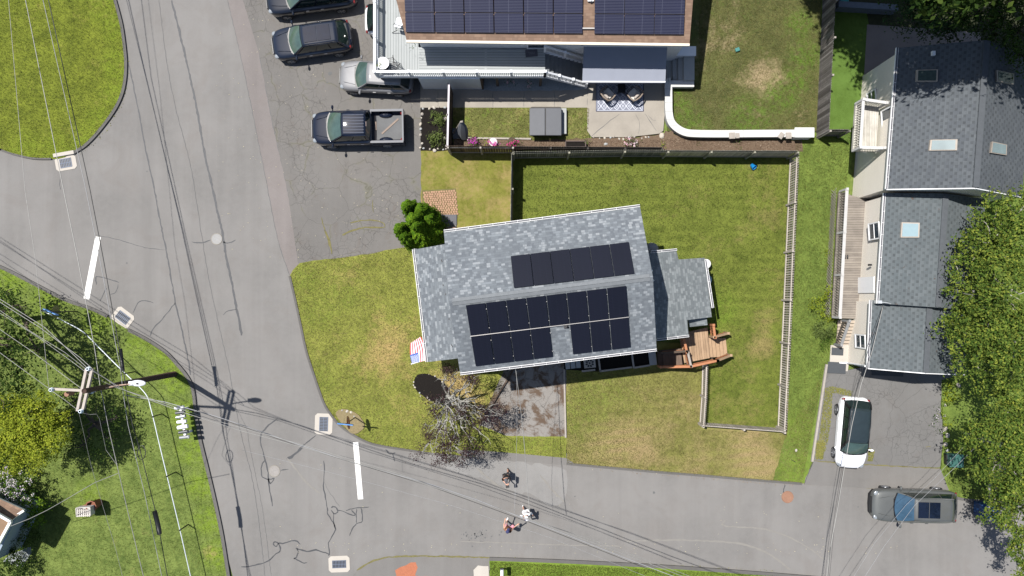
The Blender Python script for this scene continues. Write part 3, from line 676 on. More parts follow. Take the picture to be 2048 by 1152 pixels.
for i in range(1, 8):
    for v in (.1, .4, .6, .9): p_ = quadpts(q4, i / 8, v) + nS * .14; clips.box(p_, (.03, .03, .02))
clips.build('panel_clip', M['alu'], hs)
vp = MB(); p_ = on_plane(1132, 652, D, nS); vp.box(p_ + nS * .02, (.22, .22, .03), R(7)); vp.cyl(p_, p_ + Vector((0,0,.3)), .05, 10); vp.build('vent_pipe', M['dark_metal'], hs)
# west lower roof
l = [W(829,499,5.0), W(856,724,5.0), W(922,716,6.0), W(897,487,6.0)]
lw = MB(); lw.slab([l[0], l[1], l[2], l[3]], .14, l[1] - l[0], 0, 1); lw.build('lower_roof', [M['roof_c'], M['white']], hs)
wc = [l[0] + Vector((.3, -.3, 0)), l[1] + Vector((.3, .3, 0)), l[2] + Vector((.5, .3, 0)), l[3] + Vector((.5, -.3, 0))]
wallbox(hs, wc, -.2, 4.85, M['siding_g'], 'front_wall')
out = Vector((-1, .12, 0)).normalized()
gutter(hs, l[0] + out * .06, l[1] + out * .06)
ds = MB(); p_ = l[0] + Vector((-.05, -.08, 0)); ds.tube([p_ + Vector((0,.0,-.05)), p_ + Vector((-.02,.12,-.5)), p_ + Vector((.2,.1,-.9)), p_ + Vector((.2,.1,-4.9)), p_ + Vector((-.2,.25,-4.95))], .05, 6); ds.build('downspout', M['white'], hs)
pb = MB()
for px, py in ((882.5,520),(883.5,523),(886,570),(891,588),(898,638),(903,690),(905,693)):
    p_ = on_plane(px, py, l[0], (l[1]-l[0]).cross(l[2]-l[0]).normalized()); pb.box((p_.x, p_.y, p_.z + .02), (.05, .06, .03))
pb.build('roof_fitting', M['dark_metal'], hs)
# east lower roof
el = [W(1290,507,4.3), W(1353,501.5,3.65), W(1357,519,3.62), W(1409,515.5,3.0), W(1423.5,634,3.0), W(1374.5,640,3.52), W(1377,669.5,3.52), W(1304,677.5,4.3)]
u2 = el[4] - el[3]
npl = (el[4] - el[0]).cross(el[3] - el[0]).normalized()
o_ = el[0]
def drop(p, o=o_, n=((W(1423.5,634,3.0) - W(1290,507,4.3)).cross(W(1409,515.5,3.0) - W(1290,507,4.3)).normalized())):
    return Vector((p.x, p.y, o.z - ((p.x - o.x) * n.x + (p.y - o.y) * n.y) / n.z))
er = MB(); er.slab([on_plane(NX + q.x * S / (1 - q.z / CH), NY - q.y * S / (1 - q.z / CH), o_, npl) for q in reversed(el)], .14, u2, 0, 1); er.build('side_roof', [M['roof_e'], M['white']], hs)
wb = [W(1290,512,3.0), W(1345,508,3.0), W(1348,524,3.0), W(1399,522,2.8), W(1412,628,2.8), W(1366,634,3.0), W(1369,662,3.0), W(1304,668,3.0)]
wallbox(hs, wb, -.1, 2.75, M['siding_w'], 'side_wall')
gutter(hs, el[0].lerp(el[1], .2) + Vector((0,.06,-.12)), el[1] + Vector((0,.06,0)))
gutter(hs, el[7] + Vector((.3,-.06,-.25)), el[6] + Vector((0,-.06,.0)))
gutter(hs, el[3] + Vector((.06,-.1,-.02)), el[4] + Vector((.06,0.5,-.02)))
sr = MB(); sr.slab([W(1377,640,2.75), W(1413,633,2.75), W(1415,650,2.6), W(1379,654,2.6)], .1, None); sr.build('entry_roof', M['roof_e'], hs)
rs_ = MB(); q = W(1303.5,541.5,7.6); rs_.ball(q, .06); rs_.ball(W(1306.5,561,7.6), .05); rs_.build('gable_light', M['white'], hs)
# north steps of the middle house
st = thing('wooden_steps', 'small wooden steps with a side rail between the evergreen and the brick paving', 'steps', W(893,462,0))
for i in range(4):
    a = W(896 - i, 448 + i * 11, 0); k = MB(); k.box((a.x, a.y - .05, .12 + i * .17), (1.0, .32, .05)); k.box((a.x, a.y - .19, .06 + i * .12), (1.0, .04, .12 + i * .22)); k.build('tread', plain('grey_tread', (.16, .15, .14), .85), st)
ld = MB(); a = W(895, 440, 0); ld.box((a.x, a.y, .11), (1.1, .6, .12)); ld.build('landing', plain('dark_landing', (.10,.10,.11), .9), st)
rl = MB(); p0, p1 = W(909,456,1.1), W(909,480,1.5); rl.beam(p0, p1, .12, .06); rl.box((p0.x, p0.y, .55), (.1, .1, 1.1)); p0, p1 = W(884,457,1.1), W(878,498,1.6); rl.beam(p0, p1, .12, .06); rl.box((p0.x, p0.y, .55), (.1, .1, 1.1)); rl.beam(W(884,457,1.0), W(909,456,1.0), .09, .05); rl.build('handrail', plain('brown_rail', (.17, .11, .08), .8), st)
# planters, pavers along the south wall
for k, px in enumerate((1135, 1145.5, 1156)):
    pv = MB(); c0 = W(px, 729 - k * 1.2); pv.box((c0.x, c0.y, .10), (.27, .52, .06), R(7)); struct('paver', pv, M['conc_grey'], bevel=.01)
om = thing('patio_tile', 'square pale tile with a dark flower ornament by the house wall', 'tile', W(1179,726), R(6))
a = MB(); a.prism([(-.34,-.28),(.34,-.28),(.34,.28),(-.34,.28)], .09, .12); a.build('slab', M['conc_light'], om, local=True)
a = MB()
for k in range(8):
    t = k * math.pi / 4 + .3; a.prism([(math.cos(t + s_) * q, math.sin(t + s_) * q * .92) for s_, q in ((-.25,.12),(-.3,.22),(0,.28),(.3,.22),(.25,.12))], .121, .127)
a.prism([(math.cos(t) * .06, math.sin(t) * .06) for t in [k * .785 for k in range(8)]], .121, .127); a.build('ornament', M['trimblk'], om, local=True)
tb = MB()
for p, q in (((1196,711),(1200,742)), ((1199,742),(1263,734)), ((1263,707),(1267,736)), ((1268,735),(1299,730)), ((1163,742),(1190,739)), ((1128,738),(1131,874))):
    tb.beam(W(*p) + Vector((0,0,.12)), W(*q) + Vector((0,0,.12)), .10, .16)
tag(tb.build('timber_edging', M['wood_grey']), 'grey timber edging around the beds and driveway by the middle house', 'edging')
tb = MB(); tb.beam(W(1028,737) + Vector((0,0,.15)), W(959,850) + Vector((0,0,.12)), .09, .24); tag(tb.build('driveway_wall', M['wood_dark']), 'low dark timber wall slanting along the old driveway', 'retaining wall')
sp = MB(); c0 = W(1304, 715); sp.box((c0.x, c0.y, .16), (.42, .85, .2), R(7)); tag(sp.build('concrete_step', M['conc_grey'], bevel=.02), 'grey concrete step at the foot of the cedar deck', 'step')

# ---------------- cedar deck on the south-east corner
dk = thing('cedar_deck', 'stained cedar deck with two flights of steps beside the middle house', 'deck', W(1400,700,0))
fz = .95
fl = [W(1358,668,fz), W(1415,655,fz), W(1420,716,fz), W(1369,726,fz)]
d = MB(); d.prism(fl, fz - .12, fz); d.build('floor', boards('cedar_floor', (.23, .155, .095), (.32, .22, .14), .14, 0, .08, .45, rot=R(-6)), dk)
for i in range(5):
    x = 1417 + i * 7.3; y0 = 676 + i * .3; z = fz - .16 * (i + 1)
    k = MB(); a, b = W(x, y0 - 3, z), W(x + 5.5, y0 + 35 - i * 1.2, z); c0 = (a + b) / 2
    k.box((W(x + 3.4, 695, z).x, W(x, 695, z).y, z - .02), (.215, 1.12, .045), R(6)); k.build('tread', M['tread'], dk)
for i in range(8):
    x = 1362 - i * 6.1; z = fz - .12 * i - .05
    k = MB(); k.box((W(x - 2, 712, z).x, W(x, 713 + i * .6, z).y, z - .02), (.175, .95, .045), R(6)); k.build('tread', plain('old_tread', (.12, .085, .065), .85, var=.25), dk)
k = MB(); k.box((W(1340, 713, .1).x, W(1340, 716, .1).y, .15), (1.5, .9, .16), R(6)); k.build('stair_base', M['wood_dark'], dk)
railing(dk, [W(1315,731), W(1367,727.5), W(1419,716)], [.15, fz, fz], .95, M['cedar_p'], .13, .085, post=1.5)
railing(dk, [W(1419,716), W(1452,708)], [fz, .1], .95, M['cedar_p'], .13, .085, post=1.3, capm=M['tread'])
railing(dk, [W(1412,671), W(1447,665)], [fz, .1], .95, M['cedar_p'], .13, .085, post=1.3, capm=M['tread'])
railing(dk, [W(1411,648), W(1414,672)], fz, .95, M['cedar_p'], .13, .085, post=1.3)
railing(dk, [W(1355,676), W(1360,700)], fz, .95, M['cedar_p'], .13, .085, post=1.3)
railing(dk, [W(1316,703), W(1360,698)], [.3, fz], .95, M['cedar_p'], .12, .085, post=1.5, capm=M['wood_dark'])
railing(dk, [W(1362,701), W(1368,727)], [fz, fz], .95, M['cedar_p'], .12, .085, post=1.3, capm=M['wood_grey'])
for x, y in ((1360,672),(1413,660),(1418,714),(1368,724)):
    k = MB(); c0 = W(x, y); k.box((c0.x, c0.y, .4), (.1, .1, .8)); k.build('support_post', M['wood_dark'], dk)

# ---------------- the long house at the top
ht = 4.6
e1, e2 = W(813,80,ht), W(1379,87,ht); t1, t2 = W(792.5,0,5.15), W(1386,0,5.15)
def ext(a, b, k): return a + (b - a) * k
t1, t2 = ext(e1, t1, 3.2), ext(e2, t2, 3.2)
th = thing('long_house', 'white long house with brown shingles and blue solar panels behind the deck', 'house', (1.4, 16, 0))
a = MB(); a.slab([e1, e2, t2, t1], .16, e2 - e1, 0, 1); a.build('roof', [M['roof_b'], M['white']], th)
n2 = (e2 - e1).cross(t1 - e1).normalized()
wy = 14.1
wallbox(th, [(-5.8, wy), (8.7, wy - .1), (8.9, 20), (-5.6, 20)], -.1, ht - .1, M['siding_w'])
wallbox(th, [(-5.97, 12.38), (-2.53, 12.36), (-2.53, wy - .02), (-5.97, wy - .02)], -.05, 2.2, M['siding_w'], 'store_room')
gt = MB(); gt.beam(e1 + Vector((0,-.07,-.03)), e2 + Vector((0,-.07,-.03)), .13, .12); gt.build('gutter', plain('cream_gutter', (.62,.56,.46), .6), th)
pc = panels(th, e1, n2, [(811.5,65),(1165.5,68),(1166.5,-98),(804.5,-101)], 6, 4, M['panel_t'], gap=.006, frame=M['alu'])
panels(th, e1, n2, [(1188,68.5),(1367,70),(1373,-97),(1189.5,-98)], 3, 4, M['panel_t'], gap=.006, frame=M['alu'])
cd = MB(); cd.beam(on_plane(1165,57,e1,n2) + n2 * .08, on_plane(1190,57,e1,n2) + n2 * .08, .07, .06); cd.build('conduit', M['alu'], th)
v = MB(); q = on_plane(1181,1,e1,n2); v.box(q + n2 * .05, (.3, .12, .1)); v.ball(q + n2 * .12, .08); v.build('roof_vent', M['white'], th)
window(th, ((1069-NX)/34*.93, wy - .05, 2.35 + 1.3), .9, 1.2, (0,-1,0)); 
dr = window(th, ((1072-NX)/34*.94, wy - .05, 2.35 + 1.0), 1.0, 2.0, (0,-1,0), name='door', bars=0)
window(th, (6.3, wy - .11, 3.9), 2.0, .9, (0,-1,0), bars=0)
wl_ = MB(); wl_.box((3.1, wy - .14, 3.3), (.12, .14, .2)); wl_.build('wall_lamp', M['black'], th)
# grey deck with white railing
dz = 2.35
gd = thing('raised_deck', 'grey raised deck with white railing in front of the white long house', 'deck', (-3, 13, 0))
a = MB(); a.prism([(-8.15, 12.5), (-5.95, 12.5), (-5.95, 22), (-8.15, 22)], dz - .2, dz); a.build('floor', M['deck_grey_x'], gd)
a = MB(); a.prism([(-5.94, 12.5), (1.12, 12.5), (1.12, wy - .11), (-5.94, wy - .01)], dz - .2, dz); a.build('floor', M['deck_grey_y'], gd)
a = MB(); a.prism([(-5.985, 12.5), (-5.905, 12.5), (-5.905, wy), (-5.985, wy)], dz - .1, dz + .004); a.prism([(-2.25, 12.5), (-2.12, 12.5), (-2.12, wy-.1), (-2.25, wy-.1)], dz - .1, dz + .004); a.build('border_board', plain('border_board', (.30,.315,.315), .7), gd)
a = MB(); a.box((-3.5, 12.46, dz - .12), (9.4, .04, .26)); a.box((-8.18, 17.2, dz - .12), (.04, 9.6, .26)); a.build('fascia', M['white_vinyl'], gd)
railing(gd, [(1.1, 12.45), (-8.2, 12.45), (-8.2, 22)], dz, .95, M['white_vinyl'], .13, .105, .038, 1.85)
for x in (-8.1, -5, -1.6, .9):
    a = MB(); a.box((x, 12.6, 1.1), (.14, .14, 2.15)); a.build('support_post', plain('brown_post', (.09,.07,.055), .8), gd)
bm = MB(); bm.box((-2.47, 13.2, 1.05), (.1, 1.7, 2.1)); bm.build('side_panel', M['wood_dark'], gd)
# stairs down from the deck
gs = thing('deck_stairs', 'dark stairs with sloping white railings running down from the raised deck', 'stairs', (2.3, 13.2, 0))
for i in range(11):
    z = dz - .2 * (i + 1); x = 1.12 + .245 * (i + .5)
    if z < .1: break
    a = MB(); a.box((x, 13.15, z - .02), (.235, 1.3, .05)); a.build('tread', plain('charcoal_tread', (.13,.14,.15), .8), gs)
a = MB()
for yy in (12.5, 13.8): a.beam((1.12, yy, dz - .15), (3.6, yy, .1), .05, .25)
a.build('stringer', M['white_vinyl'], gs)
railing(gs, [(1.1, 12.45), (3.55, 12.45)], [dz, .15], .92, M['white_vinyl'], .10, .11, .036, 1.25)
railing(gs, [(1.1, 13.85), (3.4, 13.85)], [dz, .25], .92, M['white_vinyl'], .10, .11, .036, 1.25)
# awning
aw = thing('awning', 'wide slate blue fabric awning stretched over the patio', 'awning', (5.8, 13.2, 2.4))
p4 = [W(1164.6,163.5,2.15), W(1330.7,164,2.15), W(1334.5,94,2.6), W(1167.5,93,2.6)]
a = MB(); nx, ny = 24, 6
g = []
for j in range(ny + 1):
    for i in range(nx + 1):
        p = quadpts(p4, i / nx, j / ny); g.append(p + Vector((0, 0, -.05 * math.sin(math.pi * j / ny) + .006 * math.sin(i * 1.9))))
fs = [[j*(nx+1)+i, j*(nx+1)+i+1, (j+1)*(nx+1)+i+1, (j+1)*(nx+1)+i] for j in range(ny) for i in range(nx)]
a.add(g, fs); a.build('fabric', plain('slate_canvas', (.20,.215,.26), .85, var=.06, sc=2, grime=.2), aw, smooth=True)
a = MB(); a.beam(p4[0], p4[1], .07, .08); a.build('front_bar', M['white_vinyl'], aw)
a = MB(); a.beam(p4[3] + Vector((0,.06,.02)), p4[2] + Vector((0,.06,.02)), .12, .14); a.build('roller_case', M['dark_metal'], aw)
a = MB()
for i in range(30):
    q0, q1 = p4[0].lerp(p4[1], i / 30), p4[0].lerp(p4[1], (i + 1) / 30); m_ = (q0 + q1) / 2
    a.face([q0 + Vector((0,-.04,-.04)), Vector((q0.x, q0.y-.045, q0.z-.16)), Vector((m_.x, m_.y-.05, m_.z-.21)), Vector((q1.x, q1.y-.045, q1.z-.16)), q1 + Vector((0,-.04,-.04))])
a.build('valance', plain('valance_canvas', (.17,.18,.23), .85), aw)
for s_ in (0, 1):
    a = MB(); t_, b_ = (p4[3], p4[0]) if s_ == 0 else (p4[2], p4[1]); k_ = .25 if s_ == 0 else -.25
    a.tube([t_ + Vector((k_,0,-.15)), (t_+b_)/2 + Vector((k_*3,0,-.16)), b_ + Vector((k_,.05,-.05))], .025); a.build('folding_arm', M['white'], aw)
# basement-side stone stair and retaining wall with white cap
cs = thing('concrete_steps', 'grey concrete steps leading up between white capped walls beside the awning', 'steps', W(1362,128))
for i, (x0, x1, z) in enumerate(((1333,1345,.25), (1345.5,1356,.45), (1356.5,1367,.65), (1367.5,1389,.85))):
    a = MB(); p, q = W(x0, 160, z), W(x1, 110, z); a.prism([(p.x, p.y), (q.x, p.y), (q.x, q.y), (p.x, q.y)], 0, z); a.build('step', M['conc_grey'], cs)
a = MB(); p, q = W(1342,110.5,1.05), W(1391,93.5,1.05); a.prism([(p.x,p.y),(q.x,p.y),(q.x,q.y),(p.x,q.y)], 0, 1.0); a.build('parapet', M['siding_w'], cs)
a = MB(); a.prism([(p.x-.03,p.y-.03),(q.x+.03,p.y-.03),(q.x+.03,q.y+.03),(p.x-.03,q.y+.03)], 1.003, 1.06); a.build('cap', M['white_vinyl'], cs)
rw = thing('retaining_wall', 'curved white topped retaining wall around the upper yard', 'retaining wall', W(1400,268))
path = smoothline(WL([(1388,168),(1360,168.5),(1337,169)][::-1][:1] + [(1333.5,172),(1333.5,205),(1334,228),(1338,247),(1349,260),(1366,269),(1388,271.5),(1440,272),(1510,271.5),(1590,271)]), 5)
a = MB(); strip(a, path, .34, -.1, .55); a.build('wall', M['conc_grey'], rw)
a = MB(); [a.box((path[i].x, path[i].y, .619), (.02 if i > 40 else .42, .42 if i > 40 else .02, .014)) for i in range(3, len(path), 4)]; a.build('cap_joint', M['conc_grey'], rw)
a = MB(); strip(a, path, .42, .553, .62); p, q = W(1330,174,.6), W(1388,161,.6)
a.prism([(p.x,p.y),(q.x,p.y),(q.x,q.y),(p.x,q.y)], .3, .624); a.build('cap', plain('white_cap', (.46,.455,.44), .7, var=.08, sc=2), rw)
for px, w_, lab in ((1464,12,'flat grey paver lying on the white wall cap, larger of the left pair'), (1475,7,'small grey paver beside a larger one on the white wall cap'), (1562,9,'crooked grey paver alone on the white wall cap'), (1577,11,'square grey paver next to the white storage box on the wall')):
    a = MB(); c0 = W(px, 271.5, .64); a.box((c0.x, c0.y, .66), (w_/34, .36 if w_ > 8 else .3, .07), R(-35 if px == 1562 else 2)); tag(a.build('paver_block', M['wood_grey'], bevel=.01), lab, 'paver', 'grey pavers on the retaining wall')
bx = thing('storage_box', 'white lidded storage box at the right end of the retaining wall', 'storage box', W(1604,267,.5))
a = MB(); c0 = W(1604,268,.5); a.box((c0.x, c0.y, .45), (1.02, .48, .8)); a.build('body', M['white_vinyl'], bx, bevel=.03)
a = MB(); a.box((c0.x, c0.y, .89), (1.12, .56, .07)); a.box((c0.x, c0.y + .0, .94), (.9, .34, .03)); a.build('lid', M['white'], bx, bevel=.03)

# ---------------- the house on the right
rh = thing('cream_house', 'cream two storey house with slate roofs, skylights and a balcony on the right', 'house', W(1850,400))
def gable(parent, x0, x1, yS, yN, he, hr, m, wall, ov=.25, ry=0):
    """gable block with the ridge running north-south. x0,x1,yS,yN: eave rectangle corners as 4 points"""
    SW, SE, NE, NW = x0, x1, yS, yN
    rS, rN = (SW + SE) / 2, (NW + NE) / 2; rS.z = rN.z = hr
    for q in (SW, SE, NE, NW): q.z = he
    a = MB(); a.slab([SW, rS, rN, NW], .15, NW - SW, 0, 1); a.build('roof', [m, M['white']], parent)
    a = MB(); a.slab([SE, NE, rN, rS], .15, NW - SW, 0, 1); a.build('roof', [m, M['white']], parent)
    c = (SW + SE + NE + NW) / 4
    W4 = []
    for q in (SW, SE, NE, NW):
        dx = ov if q.x < c.x else -ov; W4.append(Vector((q.x + dx, q.y + (ov * .3 if q.y < c.y else -ov * .3), 0)))
    a = MB(); a.prism(W4, -.2, he - .08)
    k = (hr - he) / ((SE - SW).length / 2)
    for p, q, r_ in ((W4[0], W4[1], rS), (W4[3], W4[2], rN)):
        z = he - .12 + ov * k; a.face([Vector((p.x, p.y, he - .09)), Vector((q.x, q.y, he - .09)), Vector((q.x, q.y, z)), Vector(((p.x + q.x) / 2, (p.y + q.y) / 2, hr - .16)), Vector((p.x, p.y, z))])
    a.build('wall', wall, parent)
    a = MB(); a.beam(rS.lerp(rN, .005) + Vector((0,0,.012)), rS.lerp(rN, .995) + Vector((0,0,.012)), .30, .04); a.build('ridge_cap', M['cap_d'], parent)
    return SW, SE, NE, NW, rS, rN, W4
rot = None
U = gable(rh, W(1775,378,4.9), W(2044.7,394,4.9), W(2065,112,4.9), W(1796.8,95.5,4.9), 4.9, 6.75, M['roof_r'], M['siding_c'])
L2 = gable(rh, W(1757,607,3.9), W(1955,622,3.9), W(1971,398,3.9), W(1771,386,3.9), 3.9, 4.9, M['roof_r2'], M['siding_c'])
L3 = gable(rh, W(1737.4,736.5,3.4), W(1929,749,3.4), W(1938,618,3.4), W(1743.5,600,3.4), 3.4, 4.35, M['roof_r2'], M['siding_c'])
for q in (U, L2, L3): gutter(rh, q[0] + Vector((-.06,0,-.02)), q[3] + Vector((-.06,0,-.02)), None, .13)
a = MB(); a.beam(U[0] + Vector((0,-.02,-.12)), U[4] + Vector((0,-.02,-.12)), .05, .2); a.beam(U[4] + Vector((0,-.02,-.12)), U[1] + Vector((0,-.02,-.12)), .05, .2)
a.beam(L3[0] + Vector((0,-.02,-.12)), L3[4] + Vector((0,-.02,-.12)), .05, .2); a.beam(L3[4] + Vector((0,-.02,-.12)), L3[1] + Vector((0,-.02,-.12)), .05, .2); a.build('rake_board', M['white'], rh)
def skylight(plane_o, plane_n, c4px, gm=None):
    q = [on_plane(x, y, plane_o, plane_n) for x, y in c4px]; a = MB(); cc = sum(q, Vector()) / 4
    a.slab([p + plane_n * .11 for p in q], .16, q[1] - q[0]); f = a.build('skylight', plain('skylight_frame', (.30,.26,.22), .6), rh)
    g = MB(); g.slab([cc + (p - cc) * .86 + plane_n * .125 for p in q], .02, q[1] - q[0]); g.build('pane', gm or M['skyglass'], f)
def pn(a, b, c): n = (b - a).cross(c - a).normalized(); return n if n.z > 0 else -n
nU = pn(U[0], U[4], U[5]); nUE = pn(U[1], U[2], U[5]); nL = pn(L2[0], L2[4], L2[5])
skylight(U[0], nU, [(1833,164),(1875,164),(1876,140),(1834,141)], plain('dark_sky_glass', (.05,.07,.065), .08, var=.5, sc=6))
skylight(U[0], nU, [(1858.5,302),(1914,301.5),(1915,279.5),(1861,280.5)])
skylight(U[1], nUE, [(1990,163),(2024,170),(2024,148),(1989,141)], plain('dark_sky_glass2', (.05,.07,.065), .08, var=.5, sc=6))
skylight(U[1], nUE, [(1977,306),(2009,311),(2010,290),(1980,283.5)])
skylight(L2[0], nL, [(1801,475.5),(1838,475.5),(1839,446),(1803,445)], plain('frosted_glass', (.20,.28,.31), .6, var=.1, spec=.2))
a = MB(); q = on_plane(1866.5,108,U[0],nU); a.box(q + nU * .1, (.16,.22,.16)); a.build('roof_vent', M['white'], rh)
a = MB(); q = on_plane(1912,521,L2[1],pn(L2[1],L2[2],L2[5])); a.cyl(q, q + Vector((.05,0,.45)), .07, 10); a.build('vent_pipe', M['white'], rh)
a = MB(); q = W(1761,604,4.1); a.box((q.x, q.y, 3.8), (.22,.16,.5)); a.tube([q + Vector((0,0,-.2)), q + Vector((.3,-.05,.2)), q + Vector((.5,-.1,.1))], .03); a.build('service_mast', M['steel'], rh)
wx = lambda px: (px - NX) / S
xw, xw2, xw3 = U[6][0].x, L2[6][0].x, L3[6][0].x
window(rh, (U[6][3].x - .12, W(0,204,1.5).y, 1.6), 1.2, 1.1, (-1,-.07,0))
a = window(rh, (U[6][3].x - .22, W(0,250,3.9).y, 3.95), 1.9, 1.75, (-1,-.07,0), name='balcony_door', bars=0)
window(rh, (xw2 + .06, W(0,463,2.5).y, 2.75), .95, 1.3, (-1,-.06,0))
a = MB(); q = W(1737,570,1.9); a.box((xw2 - .02, q.y, 1.9), (.06, .9, 2.0)); a.build('entrance_door', M['white'], rh)
window(rh, (xw3 - .02, W(0,682,1.6).y, 1.9), .8, 1.3, (-1,-.04,0))
window(rh, (W(1905,390,5.2).x, U[6][0].y - .02, 5.0), 1.2, .8, (.03,-1,0))
for s_ in (-1, 1):
    a = MB(); a.box((W(1905,390,5.2).x + s_ * .82, U[6][0].y - .05, 5.0), (.38, .05, .8)); a.build('shutter', plain('navy_shutter', (.03,.06,.12), .6), rh)
a = MB(); a.beam((xw2 - .05, W(0,530,2.5).y, 2.6), (xw2 - .2, W(0,530,2.5).y, 2.6), .1, .2); a.build('wall_lamp', M['black'], rh)
a = MB(); a.tube([(xw3 - .35, L3[6][0].y + .02, 3.2), (xw3 - .05, L3[6][0].y + .02, 2.9), (xw3 - .05, L3[6][0].y - .05, .2), (xw3 - .5, L3[6][0].y - .05, .12)], .05); a.build('downspout', M['white'], rh)
# balcony
bz = 3.0
bc = thing('balcony', 'weathered white balcony with slatted railing on the cream house', 'balcony', W(1730,250))
bp4 = [W(1705,302,bz), W(1752,303,bz), W(1758,215,bz), W(1711,208,bz)]
a = MB(); a.prism(bp4, bz - .16, bz); a.build('floor', M['deck_white'], bc)
railing(bc, [bp4[1], bp4[0], bp4[3], bp4[2]], bz, .98, plain('cream_rail', (.56,.53,.46), .7, var=.15), .15, .13, .045, 2.6, capm=plain('grey_cap', (.46,.45,.44), .7, var=.15))
for k in (0, 3):
    a = MB(); c0 = bp4[k]; s_ = 1 if k == 0 else -1; a.beam((c0.x + .5, c0.y + .12 * s_, bz - .2), (c0.x + 1.2, c0.y + .12 * s_, bz - 1.0), .09, .09); a.build('bracket', M['white'], bc)
# long deck
ld = thing('side_deck', 'long weathered tan deck with a grey rail along the cream house', 'deck', W(1700,520))
lz = .9
l4 = [W(1664,636,lz), W(1733,638,lz), W(1745,403,lz), W(1678,383,lz)]
a = MB(); a.prism(l4, lz - .15, lz); a.build('floor', M['deck_tan'], ld)
railing(ld, [l4[0] + Vector((.05,.05,0)), l4[3] + Vector((.05,0,0))], lz, .98, plain('grey_brown_rail', (.20,.18,.15), .8, var=.2), .17, .15, .06, 2.2, capm=plain('grey_cap2', (.40,.39,.38), .7, var=.15))
lt = MB()
for k in range(40):
    y = l4[0].y + (l4[3].y - l4[0].y) * k / 40; x = l4[0].x + (l4[3].x - l4[0].x) * k / 40
    lt.beam((x - .1, y, .05), (x - .1, y + .4, lz - .1), .02, .03); lt.beam((x - .1, y + .4, .05), (x - .1, y, lz - .1), .02, .03)
lt.build('lattice', M['wood_grey'], ld)
ls = thing('side_stairs', 'tan wooden stairs with a grey handrail at the low end of the long deck', 'stairs', W(1690,665))
for i in range(8):
    z = lz - .1 * (i + 1); py = 641 + i * 6.7
    p, q = W(1676 - i * .6, py, z), W(1722 - i * 2.3, py + 5.6, z); a = MB(); a.prism([(p.x,p.y),(q.x,p.y),(q.x,q.y),(p.x,q.y)], z - .05, z); a.build('tread', plain('tan_tread', (.34,.285,.23), .8, var=.15), ls)
railing(ls, [W(1672,640), W(1667,688)], [lz, .15], .95, plain('dark_baluster', (.07,.06,.05), .8), .16, .15, .05, 1.4, capm=plain('grey_cap3', (.22,.22,.22), .7, var=.15))
a = MB(); p, q = W(1657,742), W(1700,690); a.prism([(p.x,p.y),(W(1694,742).x,p.y),(W(1700,690).x,q.y),(W(1660,690).x,q.y)], 0, .12); struct('stair_landing', a, M['conc_light'])
for px, py, w_, h_, lab in ((1675,703,.68,.44,'small grey doormat at the foot of the side stairs'), (1673.5,735.5,1.06,.66,'large dark doormat at the top of the right driveway')):
    a = MB(); c0 = W(px, py, .14); a.box((c0.x, c0.y, .14 if py < 720 else .14), (w_, h_, .03), R(-3)); tag(a.build('doormat', M['mat']), lab, 'doormat', 'doormats by the side stairs')
sh = MB()
for dx in (-.06, .06): c0 = W(1692 + dx * 40, 514, lz); sh.ball((c0.x, c0.y, lz + .05), (.045, .13, .05), zmin=-1)
tag(sh.build('shoes', M['black'], smooth=True), 'pair of dark shoes left on the long tan deck', 'shoes')
a = MB(); a.beam(W(1651,728) + Vector((0,0,.12)), W(1622,922) + Vector((0,0,.12)), .12, .2); tag(a.build('driveway_edging', M['wood_grey']), 'long grey timber edging between the side lawn and the right driveway', 'edging')
a = MB(); c0 = W(1800,755); a.prism([W(1742,738),W(1805,740),W(1805,753),W(1742,750)], .07, .10); struct('drain_channel', a, M['mat'])
# ---------------- corner of the house at bottom left
bl = thing('brown_roof_house', 'corner of a blue grey house with brown roof and white trim at bottom left', 'house', W(-30,1070))
p1, p2, p3, p4_ = W(22,1043,3.4), W(-12,1105,3.4), W(-160,1020,3.4), W(-120,960,3.4)
a = MB(); a.slab([p1, p4_, p3, p2], .15, p2 - p1, 0, 1); a.build('roof', [plain('tan_roof', (.20,.13,.08), .9, var=.2, sc=3), M['white']], bl)
a = MB(); a.beam(p4_, p1, .14, .16); a.beam(p1, p2, .14, .16); a.beam(p2, p3, .14, .16); a.build('white_trim', M['white'], bl)
a = MB(); q = [W(40,1022,2.4), W(2,1110,.1), W(-140,1060,.1), W(-100,950,2.4)]
wallbox(bl, [W(44,1024,2.0), W(-3,1118,2.0), W(-200,1020,2.0), W(-140,930,2.0)], 0, 2.3, plain('blue_grey_siding', (.22,.27,.33), .7, var=.06))
a = MB(); a.slab([W(48,1020,2.6), W(-150,930,2.6), W(-190,980,3.1), W(18,1046,3.1)], .12, None, 0, 1); a.build('lower_roof', [M['roof_b'], M['white']], bl)
a = MB(); a.beam(W(48,1021,2.62), W(14,1044,2.9), .12, .12); a.build('rake_trim', M['white'], bl)
